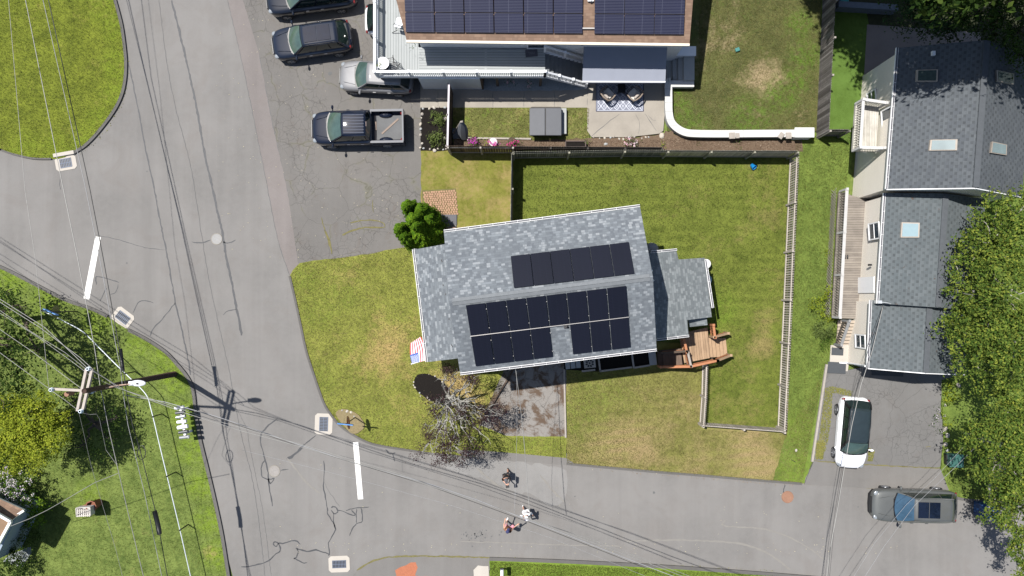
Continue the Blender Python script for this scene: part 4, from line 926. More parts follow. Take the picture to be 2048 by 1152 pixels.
# openings in the walls that face the street
def wallspot(a, b, t, z): p = Vector(a).lerp(Vector(b), t); return Vector((p.x, p.y, z))
def garage(parent, c, n, wd=2.6, ht=2.15):
    n = Vector(n).normalized(); u_ = Vector((-n.y, n.x, 0)); a = MB(); ang = math.atan2(u_.y, u_.x)
    for i in range(4): a.box(c + n * .03 + Vector((0, 0, ht * (i + .5) / 4)), (wd, .05, ht / 4 - .02), ang)
    a.build('garage_door', M['white'], parent)
sn = Vector((-(wl[2] - wl[3]).y, (wl[2] - wl[3]).x, 0)).normalized() * -1
garage(hs, wallspot(wl[3], wl[2], .42, .05), sn)
for t_, z_ in ((.12, 5.2), (.38, 5.2), (.64, 5.2), (.88, 5.2), (.66, 2.2), (.86, 2.2)): window(hs, wallspot(wl[3], wl[2], t_, z_), 1.0, 1.3, sn)
for t_ in (.2, .5, .8): window(hs, wallspot(wl[0], wl[1], t_, 5.2), 1.0, 1.3, -sn)
q6 = L3[6]; garage(rh, wallspot(q6[0], q6[1], .40, .05), (0, -1, 0), 3.0); 
window(rh, wallspot(q6[0], q6[1], .82, 1.8), .9, 1.2, (0, -1, 0))
# ================================================================ fences
def fence(name, label, path, ht, mat, pw=.09, gap=.035, rails=2, side=1, postm=None, post=2.4, top='flat', railsz=(.04, .09), group=None):
    """path world xy of the fence line; pickets on side (+1 = left of the path), rails and posts on the other"""
    P = [Vector((p[0], p[1], 0)) for p in path]; c = P[0]
    t = thing(name, label, 'fence', c, group=group); r = random.Random(len(label)); b = MB(); rl = MB(); posts = []
    for i in range(len(P) - 1):
        p, q = P[i], P[i+1]; d = (q - p); L = d.length; d.normalize(); nrm = Vector((-d.y, d.x, 0)) * side; ang = math.atan2(d.y, d.x)
        n = int(L / (pw + gap))
        for k in range(n):
            s = p + d * ((k + .5) * L / n) + nrm * .045; h = ht + r.uniform(-.015, .015)
            b.box((s.x, s.y, h / 2 + .02), (pw, .022, h), ang + r.uniform(-.01, .01))
            if top == 'point': b.hexa([s + d * -pw*.5 + nrm*-.011 + Vector((0,0,h+.02)), s + d*pw*.5 + nrm*-.011 + Vector((0,0,h+.02)), s + d*pw*.5 + nrm*.011 + Vector((0,0,h+.02)), s + d*-pw*.5 + nrm*.011 + Vector((0,0,h+.02)),
                                       s + d * -.01 + nrm*-.011 + Vector((0,0,h+.08)), s + d*.01 + nrm*-.011 + Vector((0,0,h+.08)), s + d*.01 + nrm*.011 + Vector((0,0,h+.08)), s + d*-.01 + nrm*.011 + Vector((0,0,h+.08))])
        for k in range(rails):
            z = ht * (.16 + .72 * k / max(1, rails - 1)); rl.beam(p + Vector((0,0,z)), q + Vector((0,0,z)), railsz[0], railsz[1])
        m = max(1, round(L / post))
        for k in range(m + 1):
            s = p + d * (L * k / m) - nrm * .05
            if not any((s - x).length < .2 for x in posts): posts.append(s)
    b.build('pickets', mat, t); rl.build('rails', postm or mat, t)
    for s in posts:
        a = MB(); a.box((s.x, s.y, (ht + .06) / 2), (.10, .10, ht + .06)); a.build('post', postm or mat, t)
    return t
h1 = 1.9
fence('tall_picket_fence', 'grey wooden fence along the top of the back lawn with posts facing the lawn', [W(1027,305.5,h1), W(1250,302,h1), W(1596,303.5,h1)], h1, M['picket_g'], .10, .03, 2, 1, plain('fence_post', (.24,.23,.18), .85), 2.65, 'point')
fence('tall_picket_fence', 'dark thin fence running from the top fence down to the middle house', [W(1024.5,306,h1), W(1022.5,450,h1)], h1, M['picket_g'], .14, .01, 2, -1, None, 2.2)
h2 = 1.5
fence('picket_fence', 'pale picket fence down the right side of the back lawn', [W(1596,307,h2), W(1583,600,h2), W(1571,861,h2)], h2, M['picket'], .085, .055, 2, 1, M['picket'], 2.4, 'point', (.05,.10))
fence('picket_fence', 'pale picket fence closing the bottom of the back lawn', [W(1570,864,h2 * .8), W(1407,852,h2 * .8)], h2 * .8, M['picket'], .085, .055, 2, -1, M['picket'], 2.4, 'point', (.05,.10))
fence('picket_fence', 'grey picket fence between the cedar deck and the bottom corner', [W(1408,852,h2 * .8), W(1412,795,h2 * .8), W(1414,727,h2 * .8)], h2 * .8, M['wood_grey'], .085, .03, 2, -1, M['picket'], 2.2, 'point', (.05,.10))
h3 = 1.9
fence('stockade_fence', 'tall weathered dark board fence beside the upper yard', [W(1674,-60,h3), W(1672,0,h3), W(1664,150,h3), W(1659,262,h3)], h3, plank('stockade_wood', (.07,.062,.057), (.24,.22,.205)), .11, .02, 2, -1, M['wood_grey'], 2.4, 'point')
fence('stockade_fence', 'short dark board fence joining the tall fence to the cream house', [W(1660,259,h3), W(1702,259,h3)], 1.7, M['wood_old'], .12, .008, 2, 1, None, 2.4)
h4 = 2.0
fence('board_fence', 'brown board fence with a pale top between mulch bed and small lawn', [W(898,168,h4), W(896.5,230,h4), W(895,292,h4)], h4, M['wood_dark'], .13, .006, 2, 1, M['wood_grey'], 2.0, 'flat', (.07,.1))
fence('board_fence', 'dark brown board fence behind the flower pots', [W(896,293.5,h4), W(1026,294,h4)], h4, M['wood_dark'], .13, .012, 2, 1, M['wood_grey'], 2.2)
fence('board_fence', 'black stained board fence squeezed behind the grey fence', [W(1027,293,h4), W(1326,295,h4)], 1.8, plain('black_board', (.045,.04,.035), .9, var=.4), .13, .012, 2, 1, None, 2.4)
tp = MB(); tp.beam(W(898,168,h4) + Vector((0,0,.04)), W(895,292,h4) + Vector((0,0,.04)), .10, .04); tag(tp.build('fence_cap', plain('violet_cap', (.50,.46,.50), .6)), 'pale cap board on the brown fence by the mulch bed', 'fence cap')
dl = MB(); dl.beam(W(1672,13,.4), W(1790,20,.4), .34, .8); tag(dl.build('low_board_wall', plain('blue_grey_board', (.10,.12,.15), .8, var=.2)), 'low blue grey board wall in the shade at the top right', 'board wall')
# chain link fence along the junction lawn
fp = [(84,621),(125,641),(165,663),(195,692),(230,727),(257,753),(281,776),(295,794),(302,818),(310,850),(318,885),(340,976),(360,1060),(381,1152),(395,1210)]
fh = 1.15
cl = thing('chain_link_fence', 'long chain link fence with a bright steel top rail beside the utility pole', 'fence', W(300,850))
P = smoothline(WL(fp, fh), 4)
a = MB(); a.tube(P, .028, 6); a.build('top_rail', plain('bright_rail', (.52,.56,.60), .35, metal=.3, var=.04), cl)
acc = 0; last = P[0]; posts = [P[0]]
for i in range(1, len(P)):
    acc += (P[i] - last).length; last = P[i]
    if acc > 2.9: posts.append(P[i]); acc = 0
for p in posts:
    a = MB(); a.cyl((p.x, p.y, 0), (p.x, p.y, fh + .06), .035, 8); a.ball((p.x, p.y, fh + .07), .045); a.build('post', M['dark_metal'], cl)
a = MB()
for i in range(len(P) - 1):
    p, q = P[i], P[i+1]; L = (q - p).length; n = max(1, int(L / .10))
    for k in range(n):
        s = p.lerp(q, k / n); e = p.lerp(q, (k + 1) / n)
        for s0, e0 in ((s, e), (e, s)):
            s1 = Vector((s0.x, s0.y, .05)); 
            a.add([s0, s0 + Vector((0,0,.006)), Vector((e0.x, e0.y, .05)), Vector((e0.x, e0.y, .044))], [[0,1,2,3]])
a.build('wire_mesh', M['steel'], cl)

# ================================================================ utility pole, street signs and wires
up = thing('utility_pole', 'tall dark wooden utility pole with crossarms and a street lamp at the road corner', 'utility pole', W(350,748))
pb = W(350,748); pt = W(168,782,9.4)
a = MB(); a.tube([pb - Vector((0,0,.3)), (pb+pt)/2, pt], [.17,.145,.12], 14); a.build('pole', M['wood_pole'], up, smooth=True)
def arm(p, q, wd=.12, ht=.14, m=None): a = MB(); a.beam(p, q, wd, ht); return a.build('crossarm', m or plain('grey_crossarm', (.36,.32,.28), .8, var=.2), up)
arm(W(174,736,9.0), W(155.5,822,9.0)); arm(W(185,737.5,9.0), W(166.5,818.5,9.0)); arm(W(99.5,777.5,8.6), W(191,782,8.6), .12, .12)
for px, py, h in ((101,780,8.8),(181,784,8.8),(160,823,9.2),(175,738,9.2)):
    a = MB(); c0 = W(px, py, h); a.cyl(c0 - Vector((0,0,.16)), c0 + Vector((0,0,.03)), .05, 10)
    for k in range(3): a.cyl(c0 + Vector((0,0,-.12 + k * .06)), c0 + Vector((0,0,-.09 + k * .06)), .105 - k * .015, 12)
    a.build('insulator', plain('porcelain', (.60,.68,.74), .2, var=.1), up)
a = MB(); a.cyl(W(145,786,7.4), W(145,786,7.4) + Vector((0,0,.5)), .12, 12); a.build('arrester', M['rust'], up)
lp = [W(212,776,8.0), W(235,771,8.05), W(262,768,8.0)]
a = MB(); a.tube(lp, .035, 8); arm_ = a.build('lamp_arm', plain('copper_brown', (.35,.24,.18), .5, metal=.4), up)
a = MB(); c0 = W(276,766.5,7.95); a.ball(c0, (.40,.16,.10), nu=16); a.box(c0 + Vector((-.3,0,.02)), (.25,.2,.12)); a.build('lamp_head', plain('lamp_grey', (.62,.62,.66), .4), up, smooth=True)
a = MB(); a.box(c0 + Vector((.02,0,.11)), (.09,.09,.06)); a.build('photocell', M['black'], up)
a = MB(); a.tube([pb + (pt-pb)*.05, pb + (pt-pb)*.5 + Vector((-.15,.02,0)), pb + (pt-pb)*.8 + Vector((-.13,.02,0))], .03); a.build('cable_guard', M['black'], up)
def wire(label, pts, rad=.016, m=None, sag=0, n=14, cat='cable', name='power_line'):
    pts = [p if len(p) > 2 else (*p, 6) for p in pts]
    def off_(p): return p[0] < -5 or p[1] < -5 or p[1] > 1155 or p[0] > 2053
    if off_(pts[0]): a_, b_ = pts[0], pts[1]; L_ = math.hypot(a_[0]-b_[0], a_[1]-b_[1]); pts = [(a_[0] + (a_[0]-b_[0]) / L_ * 450, a_[1] + (a_[1]-b_[1]) / L_ * 450, a_[2])] + pts
    if off_(pts[-1]): a_, b_ = pts[-1], pts[-2]; L_ = math.hypot(a_[0]-b_[0], a_[1]-b_[1]); pts = pts + [(a_[0] + (a_[0]-b_[0]) / L_ * 450, a_[1] + (a_[1]-b_[1]) / L_ * 450, a_[2])]
    P = WL(pts); Q = []
    for i in range(len(P) - 1):
        L = (P[i+1] - P[i]).length
        for k in range(n): t = k / n; Q.append(P[i].lerp(P[i+1], t) - Vector((0, 0, sag * 4 * t * (1 - t))))
    Q.append(P[-1]); a = MB(); a.tube(Q, rad * .72, 5)
    return tag(a.build(name, m or wireg, smooth=True), label, cat)
wireg = plain('bright_wire', (.26,.255,.245), .5, metal=.3, var=.05); wired = plain('black_cable', (.02,.02,.022), .5); wirel = plain('grey_cable', (.26,.26,.27), .5)
W3 = wire
W3('thick black telephone cable crossing the round corner lawn and the pole', [(88,-40,5.6),(97,0,5.6),(180,380,5.8),(207,520,5.9),(248,750,6.2),(253,785,6.2),(265,850,6.1),(284,915,6.0),(314,1035,5.8),(336,1160,5.6),(348,1220,5.5)], .03, wired)
W3('pale telephone cable just left of the thick black one', [(76,-40,5.9),(86,0,5.9),(172,380,6.1),(200,520,6.2),(242,745,6.5),(246,785,6.5),(256,850,6.4),(290,990,6.2),(325,1160,6.0)], .02, wirel)
W3('twisted bright cable from the top edge down past the crossarms', [(46,-40,7.3),(51,0,7.3),(127,380,7.5),(156,520,7.6),(189,695,7.8),(200,770,7.9),(218,860,7.7),(234,930,7.6),(262,1050,7.3),(290,1165,7.1)], .024, wireg)
W3('thin wire from the top left edge to the left end of the crossarm', [(12,-40,8.6),(17,0,8.6),(50,380,8.7),(71,520,8.8),(98,778,8.9)], .014, wireg)
W3('highest bright wire from the left edge to the insulators', [(-10,592,8.6),(90,655,8.8),(176,737,9.2),(186,742,9.2),(251,781,8.6),(370,826,8.3),(484,862,8.0),(600,893,7.8),(800,952,7.6),(1000,1018,7.4),(1200,1090,7.4),(1380,1158,7.4)], .020, wireg)
W3('second bright wire from the left edge below the highest one', [(-10,598,8.2),(80,655,8.4),(160,715,8.7),(190,742,8.7),(240,778,8.2)], .020, wireg)
W3('third bright wire entering from the left edge', [(-10,620,8.0),(70,670,8.3),(140,720,8.6),(182,752,8.7),(232,775,8.1),(280,790,7.8),(420,838,7.6),(600,888,7.4),(800,948,7.2),(1010,1022,7.0),(1200,1085,7.0),(1400,1160,7.0)], .016, wireg)
W3('fourth bright wire on the left ending behind the crossarms', [(-10,614,8.3),(60,662,8.5),(130,705,8.7),(172,738,9.1)], .016, wireg)
W3('fifth bright wire on the left running to the pole', [(-10,652,7.9),(60,700,8.2),(160,775,8.5),(181,784,8.7)], .018, wireg)
W3('lowest bright wire on the left ending at the crossarm tip', [(-10,698,8.0),(50,742,8.3),(98,777,8.8)], .018, wireg)
W3('short wire between the crossarm tip and the double crossarm end', [(101,780,8.9),(130,800,8.9),(158,822,9.1)], .016, wireg)
W3('thin wire dropping from the crossarms through the trees to the lawn', [(158,826,9.1),(166,860,8.4),(182,930,7.2),(205,1010,6.4),(232,1100,6.0),(248,1165,5.8)], .012, wireg)
W3('short jumper wire under the pole top', [(165,826,8.9),(180,829,8.7),(193,828,8.6),(199,838,8.3),(212,900,7.5),(234,930,7.5)], .012, wireg)
W3('thin house wire crossing the front lawn corner to the brown roof', [(238,946,7.3),(190,965,6.0),(130,1000,5.0),(95,1020,4.3),(60,1037,3.8),(22,1052,3.5)], .022, wireg)
W3('dark twisted cable crossing the side street above the people', [(250,790,6.4),(330,804,6.6),(430,832,6.6),(484,850,6.5),(600,890,6.3),(707,925,6.2),(860,968,6.1),(955,1000,6.0),(1060,1042,6.0),(1140,1072,6.0),(1210,1100,6.0),(1300,1135,6.0),(1380,1165,6.1)], .026, wirel)
W3('black lashing cable beside the twisted street cable', [(253,792,6.2),(400,824,6.0),(600,893,5.9),(860,972,5.7),(1060,1045,5.6),(1210,1104,5.6),(1330,1152,5.6)], .018, wired)
W3('service wire from the street cable up to the middle house', [(1061,1040,6.0),(1057,1000,5.9),(1052,930,5.9),(1046,860,6.1),(1038,790,6.4),(1031,738,6.7)], .022, wireg)
W3('thin second service wire to the middle house', [(1029,1026,6.0),(1031,960,5.7),(1034,860,5.9),(1033,742,6.5)], .010, wirel)
W3('pale cable from the cream house over the white car to the bottom edge', [(1766,612,4.3),(1745,700,4.4),(1722,770,4.5),(1704,850,4.6),(1688,940,4.9),(1673,1030,5.2),(1660,1100,5.5),(1652,1165,5.7)], .024, wireg)
W3('thin dark cable beside the pale cable over the white car', [(1768,612,4.3),(1740,690,4.0),(1712,780,3.8),(1700,850,4.0),(1683,960,4.3),(1668,1060,4.8),(1658,1165,5.2)], .012, wired)
W3('third thin cable from the cream house to the street', [(1766,610,4.4),(1725,720,4.6),(1698,850,4.9),(1678,970,5.3),(1662,1080,5.7),(1655,1165,5.9)], .012, wired)
W3('thin cable crossing above the grey car towards the trees', [(1722,1165,5.5),(1770,1090,5.2),(1830,1010,4.7),(1915,930,4.2),(1960,885,4.0)], .013, wirel)
W3('second thin cable crossing above the grey car', [(1700,1165,5.8),(1750,1085,5.4),(1812,1010,4.9),(1868,958,4.5),(1940,880,4.2)], .011, wirel)
W3('very thin wire over the side street near the bottom edge', [(484,900,7.8),(700,955,7.6),(900,1010,7.4),(1100,1075,7.4),(1290,1152,7.4)], .009, wirel)
a = MB(); a.tube([W(309,1022,5.8), W(316,1050,5.75), W(319,1068,5.7)], .12, 10); tag(a.build('splice_case', M['black'], smooth=True), 'black splice case hanging on the telephone cable above the lawn', 'splice case')
a = MB(); a.tube([W(241,697,6.2), W(246,742,6.2)], .09, 8); tag(a.build('splice_case', M['black'], smooth=True), 'slim black splice case on the cable near the utility pole', 'splice case')
a = MB(); ring = [W(283 + 8 * math.cos(t), 905 + 14 * math.sin(t), 6.0) for t in [k * math.pi / 8 for k in range(17)]]; a.tube(ring, .02, 5); tag(a.build('cable_loop', wired), 'black coil of slack cable hanging under the telephone line', 'cable loop')
def sign(px, py, ang, label, bladeang, oct_m, face_m):
    """stop sign with street name blades; local x = the way the front faces"""
    t = thing('street_sign', label, 'street sign', W(px, py), ang)
    a = MB(); a.cyl((0,0,-.1), (0,0,2.62), .032, 8); a.build('post', M['dark_metal'], t, local=True)
    o8 = [(math.cos((k + .5) * math.pi / 4) * .39, math.sin((k + .5) * math.pi / 4) * .39) for k in range(8)]
    a = MB()
    f0 = [Vector((.045, y, 2.05 + z)) for y, z in o8]; f1 = [Vector((.051, y, 2.05 + z)) for y, z in o8]
    a.face(f1, 0); a.face(list(reversed(f0)), 1)
    for i in range(8): a.face([f0[i], f0[(i+1)%8], f1[(i+1)%8], f1[i]], 1)
    b = a.build('stop_plate', [face_m, oct_m], t, local=True)
    tx = bpy.data.curves.new('word', 'FONT'); tx.body = 'STOP'; tx.size = .27; tx.align_x = 'CENTER'; tx.align_y = 'CENTER'; tx.extrude = .001
    tmp = bpy.data.objects.new('word', tx); col.objects.link(tmp); bpy.context.view_layer.update()
    me = bpy.data.meshes.new_from_object(tmp); bpy.data.objects.remove(tmp); me.materials.clear(); me.materials.append(M['white'])
    wo = bpy.data.objects.new('lettering', me); col.objects.link(wo); wo.parent = b; wo.location = (.0535, 0, 2.05); wo.rotation_euler = (R(90), 0, R(90))
    a = MB(); q = Matrix.Rotation(bladeang, 3, 'Z')
    a.box((0, 0, 2.56), (.86, .045, .2), bladeang); a.build('name_blade', plain('blue_sign', (.05,.20,.50), .4, var=.1), t, local=True)
    return t
red = plain('stop_red', (.38,.02,.02), .4, var=.05)
sign(711.3, 834.3, R(8), 'street sign with a blue name blade over a stop plate beside the storm drain', R(-14), plain('brown_metal', (.09,.045,.03), .5, metal=.3), red)
sign(155.8, 622.7, R(180 - 4), 'street sign half hidden by leaves on the left roadside lawn', R(160), plain('olive_metal', (.20,.21,.09), .45, metal=.4), red)  # olive tint paints the grass reflected in the bare aluminium back
# mailbox row
mr = thing('mailbox_stand', 'white post and beam stand holding a row of roadside mailboxes', 'mailbox stand', W(366,845))
b0, b1 = W(360.5,812,.95), W(371,874,.95)
a = MB(); a.beam(b0, b1, .13, .09); a.build('beam', M['white_vinyl'], mr)
for t_ in (.12, .88): a = MB(); c0 = b0.lerp(b1, t_); a.box((c0.x, c0.y, .45), (.11,.11,.9)); a.build('post', M['white_vinyl'], mr)
dirb = (b1 - b0).normalized(); ang = math.atan2(dirb.y, dirb.x) + math.pi / 2
mbx = [(.04,'white','white mailbox with a dark side, topmost of the roadside row'),(.2,'black','dark grey mailbox second from the top of the row'),(.33,'steelm','steel grey mailbox third from the top of the row'),(.49,'white','white mailbox with a blue paper at its end, middle of the row'),(.66,'white','wide white mailbox third from the bottom of the row'),(.82,'black','narrow black and white mailbox second from the bottom of the row'),(.99,'grey','grey mailbox with a white door, lowest of the row')]
mm = {'white': M['white_vinyl'], 'black': plain('mail_black', (.05,.055,.06), .4), 'steelm': plain('mail_steel', (.30,.32,.34), .35, metal=.5), 'grey': plain('mail_grey', (.22,.23,.25), .4)}
for i, (t_, mk, lab) in enumerate(mbx):
    c0 = b0.lerp(b1, t_); L_, w_ = (.50, .18) if i != 4 else (.56, .22)
    t = thing('mailbox', lab, 'mailbox', (c0.x, c0.y, 1.0), ang + rnd.uniform(-.06, .06), 'row of mailboxes by the main road')
    a = MB(); prof = [(-w_/2, 0), (w_/2, 0), (w_/2, .12), (w_*.42, .17), (w_*.22, .205), (0, .215), (-w_*.22, .205), (-w_*.42, .17), (-w_/2, .12)]
    n = len(prof); s0 = [Vector((-L_/2, y, z)) for y, z in prof]; s1 = [Vector((L_/2, y, z)) for y, z in prof]
    a.face(list(reversed(s0))); a.face(s1)
    for k in range(n): a.face([s0[k], s0[(k+1)%n], s1[(k+1)%n], s1[k]])
    a.build('body', mm[mk], t, local=True)
    a = MB(); a.box((L_/2 + .012, 0, .10), (.02, w_ * .96, .19)); a.build('door', M['white'] if i in (0, 3, 6) else mm[mk], t, local=True)
    a = MB(); a.box((.1, w_/2 + .012, .16), (.03, .01, .14)); a.build('flag', red, t, local=True)

# ================================================================ vehicles (local x = forward)
def loft(secs, closed=True):
    mb = MB(); n = len(secs[0])
    for s_ in secs: mb.v += [tuple(p) for p in s_]
    for i in range(len(secs) - 1):
        for k in range(n - (0 if closed else 1)):
            k2 = (k + 1) % n; mb.f.append([i*n+k, i*n+k2, (i+1)*n+k2, (i+1)*n+k]); mb.m.append(0)
    return mb
def car(label, loc, ang, L, Wd, H, paint, kind='suv', roofm=None, sun=None, rails=True, group='vehicles parked around the houses', name='car', cat='car', hood=.27, glassm=None):
    t = thing(name, label, cat, loc, ang, group); h2, w2 = L / 2, Wd / 2; zb = .26
    belt = {'suv': .62, 'sedan': .60, 'pickup': .64}[kind] * H; hz = belt - .06
    xf, xr = h2, -h2
    wsb = xf - L * hood; wst = wsb - L * .145                     # windshield base and top
    rbt = {'suv': xr + L * .135, 'sedan': xr + L * .22, 'pickup': xr + L * .385}[kind]; rbb = {'suv': xr + L * .045, 'sedan': xr + L * .12, 'pickup': xr + L * .36}[kind]
    st = [(xf, .58, .48, hz - .32), (xf - .04, .70, .34, hz - .24), (xf - .14, .82, zb, hz - .14), (xf - .36, .93, zb, hz - .06), (xf - .75, .985, zb, hz), (wsb, 1., zb, belt)]
    if kind == 'pickup': st += [(0.1, 1., zb, belt), (rbb + .02, 1., zb, belt)]
    else:
        st += [(0, 1., zb, belt + .02), (xr + L * .2, 1., zb, belt + .03)]
        st += [(xr + .45, .97, zb, belt + .02), (xr + .2, .90, zb, belt - .02), (xr + .05, .80, zb + .02, belt - .12), (xr, .68, zb + .1, belt - .22)]
    secs = []
    for x, k, b, tz in st:
        y = w2 * k; mid = b + (tz - b) * .55
        r_ = [(0, tz + .035), (y * .45, tz + .03), (y * .78, tz + .01), (y * .93, tz - .05), (y * 1., tz - .17), (y * 1.0, mid), (y * .985, b + .12), (y * .90, b)]
        ring = [Vector((x - (abs(yy) / w2) ** 3 * .10 * (1 if x > xf - .2 else 0), yy, z)) for yy, z in r_] + [Vector((x - (abs(yy) / w2) ** 3 * .10 * (1 if x > xf - .2 else 0), -yy, z)) for yy, z in reversed(r_[1:])]
        secs.append(ring)
    b = loft(secs); n = len(secs[0]); b.f.append(list(range(n))); b.m.append(0); b.f.append([len(b.v) - n + k for k in reversed(range(n))]); b.m.append(0)
    b.build('body', paint, t, True, True, subsurf=2)
    # cabin
    yb, yt = w2 * .86, w2 * .66; zt = H - .04; zbl = belt + .01
    def arc(x, y, z, cr, k=8, xb=0): return [Vector((x + xb * (1 - (2*i/k-1)**2), y * (2*i/k-1), z + cr * (1 - (2*i/k-1)**2))) for i in range(k + 1)]
    gm = glassm or M['carglass']
    def sheetm(rows, name, m, th=0, par=t):
        mb = MB(); k = len(rows[0])
        for r_ in rows: mb.v += [tuple(p) for p in r_]
        for i in range(len(rows) - 1):
            for j in range(k - 1): mb.f.append([i*k+j, i*k+j+1, (i+1)*k+j+1, (i+1)*k+j]); mb.m.append(0)
        return mb.build(name, m, par, True, True)
    if kind == 'pickup': cabr_t, cabr_b = rbt, rbb
    else: cabr_t, cabr_b = rbt, rbb
    # windscreen base bows forward
    wsr = [arc(wsb + .02, yb * .97, zbl - .02, .03, 8, .16), arc((wsb + wst) / 2, (yb * .95 + yt) / 2, (zbl + zt) / 2 + .045, .03, 8, .10), arc(wst, yt * .97, zt - .005, .03, 8, .04)]
    sheetm(wsr, 'windscreen', gm)
    rr_ = [arc(cabr_b, yb * .93, zbl, .03, 8, -.06), arc((cabr_b + cabr_t) / 2, (yb * .93 + yt) / 2, (zbl + zt) / 2 + .03, .03, 8, -.04), arc(cabr_t, yt * .95, zt - .01, .03, 8, -.03)]
    sheetm(rr_, 'rear_window', M['carglass'])
    rows = [arc(wst + (cabr_t - wst) * i / 10, yt * (1 + .05 * math.sin(math.pi * i / 10)), zt + .045 * math.sin(math.pi * (.12 + .76 * i / 10)) - .012, .03, 8, .04 if i == 0 else (-.03 if i == 10 else 0)) for i in range(11)]
    ro = sheetm(rows, 'roof', roofm or paint)
    dr_ = ro.modifiers.new('thick', 'SOLIDIFY'); dr_.thickness = .03; dr_.offset = -1
    for s_ in (-1, 1):
        B0 = [Vector((wsb + .0, s_ * yb * .985, zbl)), Vector((cabr_b, s_ * yb * .95, zbl))]; T0 = [Vector((wst, s_ * yt, zt - .01)), Vector((cabr_t, s_ * yt, zt - .015))]
        cuts = {'suv': (.06, .40, .70, .95), 'sedan': (.06, .45, .88), 'pickup': (.06, .52, .93)}[kind]
        for a0, a1 in zip(cuts[:-1], cuts[1:]):
            g = MB(); e = .012
            rows = []
            for v in (0.05, .35, .65, .94):
                row = []
                for u_ in (a0 + e, (a0 + a1) / 2, a1 - e):
                    p = B0[0].lerp(B0[1], u_).lerp(T0[0].lerp(T0[1], u_), v); row.append(p + Vector((0, s_ * (.03 * math.sin(math.pi * v) + .012), 0)))
                rows.append(row)
            sheetm(rows, 'side_window', M['carglass'])
        g = MB()   # body side behind the glass, and pillars
        g.face([B0[0], B0[1], T0[1], T0[0]] if s_ < 0 else [B0[1], B0[0], T0[0], T0[1]])
        g.tube([B0[0] + Vector((0, 0, 0)), (B0[0]+T0[0])/2 + Vector((.0, s_ * .03, .04)), T0[0]], .032, 6); g.tube([B0[1], (B0[1]+T0[1])/2 + Vector((0, s_*.02, .02)), T0[1]], .05, 6)
        g.tube([T0[0], (T0[0]+T0[1])/2 + Vector((0, s_*.03*w2, .035)), T0[1]], .028, 6)
        g.build('pillars', M['trimblk'] if roofm else paint, t, True, True)
        m_ = MB(); mx = wsb - .16; m_.ball((mx, s_ * (w2 + .12), belt + .09), (.075, .125, .085), nu=10, nv=8); m_.box((mx - .01, s_ * (w2 - .0), belt + .05), (.06, .16, .04)); m_.build('mirror', paint, t, True, True)
        hl = MB(); hl.ball((xf - .235, s_ * w2 * .70, hz - .19), (.16, .15, .075), nu=12, nv=8); hl.build('headlight', M['headl'], t, True, True)
        tl = MB(); tl.ball((xr + .13, s_ * w2 * .78, belt - .16), (.07, .12, .08), nu=12, nv=8); tl.build('tail_light', M['taill'], t, True, True)
        dh = MB()
        for xx in ((wsb - .95, wsb - 1.8) if kind != 'pickup' else (wsb - 1.0, wsb - 1.8)): dh.box((xx, s_ * (w2 + .012), belt - .14), (.17, .035, .035))
        dh.build('door_handles', paint, t, local=True)
        for xx in (xf - L * .19, xr + L * .20):
            wh = MB(); wr = .34 if kind != 'pickup' else .39
            wh.tube([(xx, s_ * (w2 - .20), wr), (xx, s_ * (w2 - .19), wr), (xx, s_ * (w2 - .03), wr), (xx, s_ * (w2 + .015), wr)], [wr * .9, wr, wr, wr * .9], 22); o = wh.build('wheel', M['tyre'], t, local=True)
            rm = MB(); rm.cyl((xx, s_ * (w2 + .0), wr), (xx, s_ * (w2 + .022), wr), wr * .25, 12)
            for k in range(5): c_, n_ = math.cos(k * 1.2566), math.sin(k * 1.2566); rm.beam((xx + c_ * .05, s_ * (w2 + .018), wr + n_ * .05), (xx + c_ * wr * .62, s_ * (w2 + .018), wr + n_ * wr * .62), .03, .06)
            rm.tube([(xx + math.cos(a_) * wr * .64, s_ * (w2 + .012), wr + math.sin(a_) * wr * .64) for a_ in [k * math.pi / 9 for k in range(19)]], .018, 5)
            rm.build('rim', M['rim'], o, local=True)
        if rails and kind == 'suv':
            rl = MB(); rl.tube([(wst - .15, s_ * yt * .96, zt + .02), (wst - .35, s_ * yt * .99, zt + .075), (cabr_t + .35, s_ * yt * .99, zt + .07), (cabr_t + .12, s_ * yt * .96, zt + .02)], .018, 6); rl.build('roof_rail', M['dark_metal'], t, True, True)
    gr = MB(); gr.box((xf - .005, 0, hz - .32), (.05, w2 * 1.0, .16)); gr.build('grille', M['trimblk'], t, local=True, bevel=.01)
    sk = MB(); sk.prism([(xf - .25, w2 * .84), (xf - .02, w2 * .55), (xf + .01, 0), (xf - .02, -w2 * .55), (xf - .25, -w2 * .84), (xf - .5, -w2 * .7), (xf - .5, w2 * .7)], .24, .34); sk.build('bumper_skirt', M['trimblk'], t, local=True)
    for s_ in (-1, 1):
        hc = MB(); hc.tube([(xf - .30, s_ * w2 * .45, hz + .00), (xf - .8, s_ * w2 * .56, hz + .03), (wsb + .08, s_ * w2 * .64, belt + .025)], [.006, .02, .016], 6)
        hc.build('hood_crease', paint, t, True, True)
    wp = MB(); wp.beam((wsb + .20, 0, belt + .045), (wsb + .10, w2 * .75, belt + .035), .02, .015); wp.beam((wsb + .21, -w2 * .5, belt + .045), (wsb + .19, w2 * .15, belt + .045), .02, .015); wp.prism([(wsb + .22, 0), (wsb + .16, w2 * .55), (wsb + .03, w2 * .83), (wsb - .03, w2 * .8), (wsb + .12, 0), (wsb - .03, -w2 * .8), (wsb + .03, -w2 * .83), (wsb + .16, -w2 * .55)], belt, belt + .037); wp.build('wiper_cowl', M['trimblk'], t, local=True)
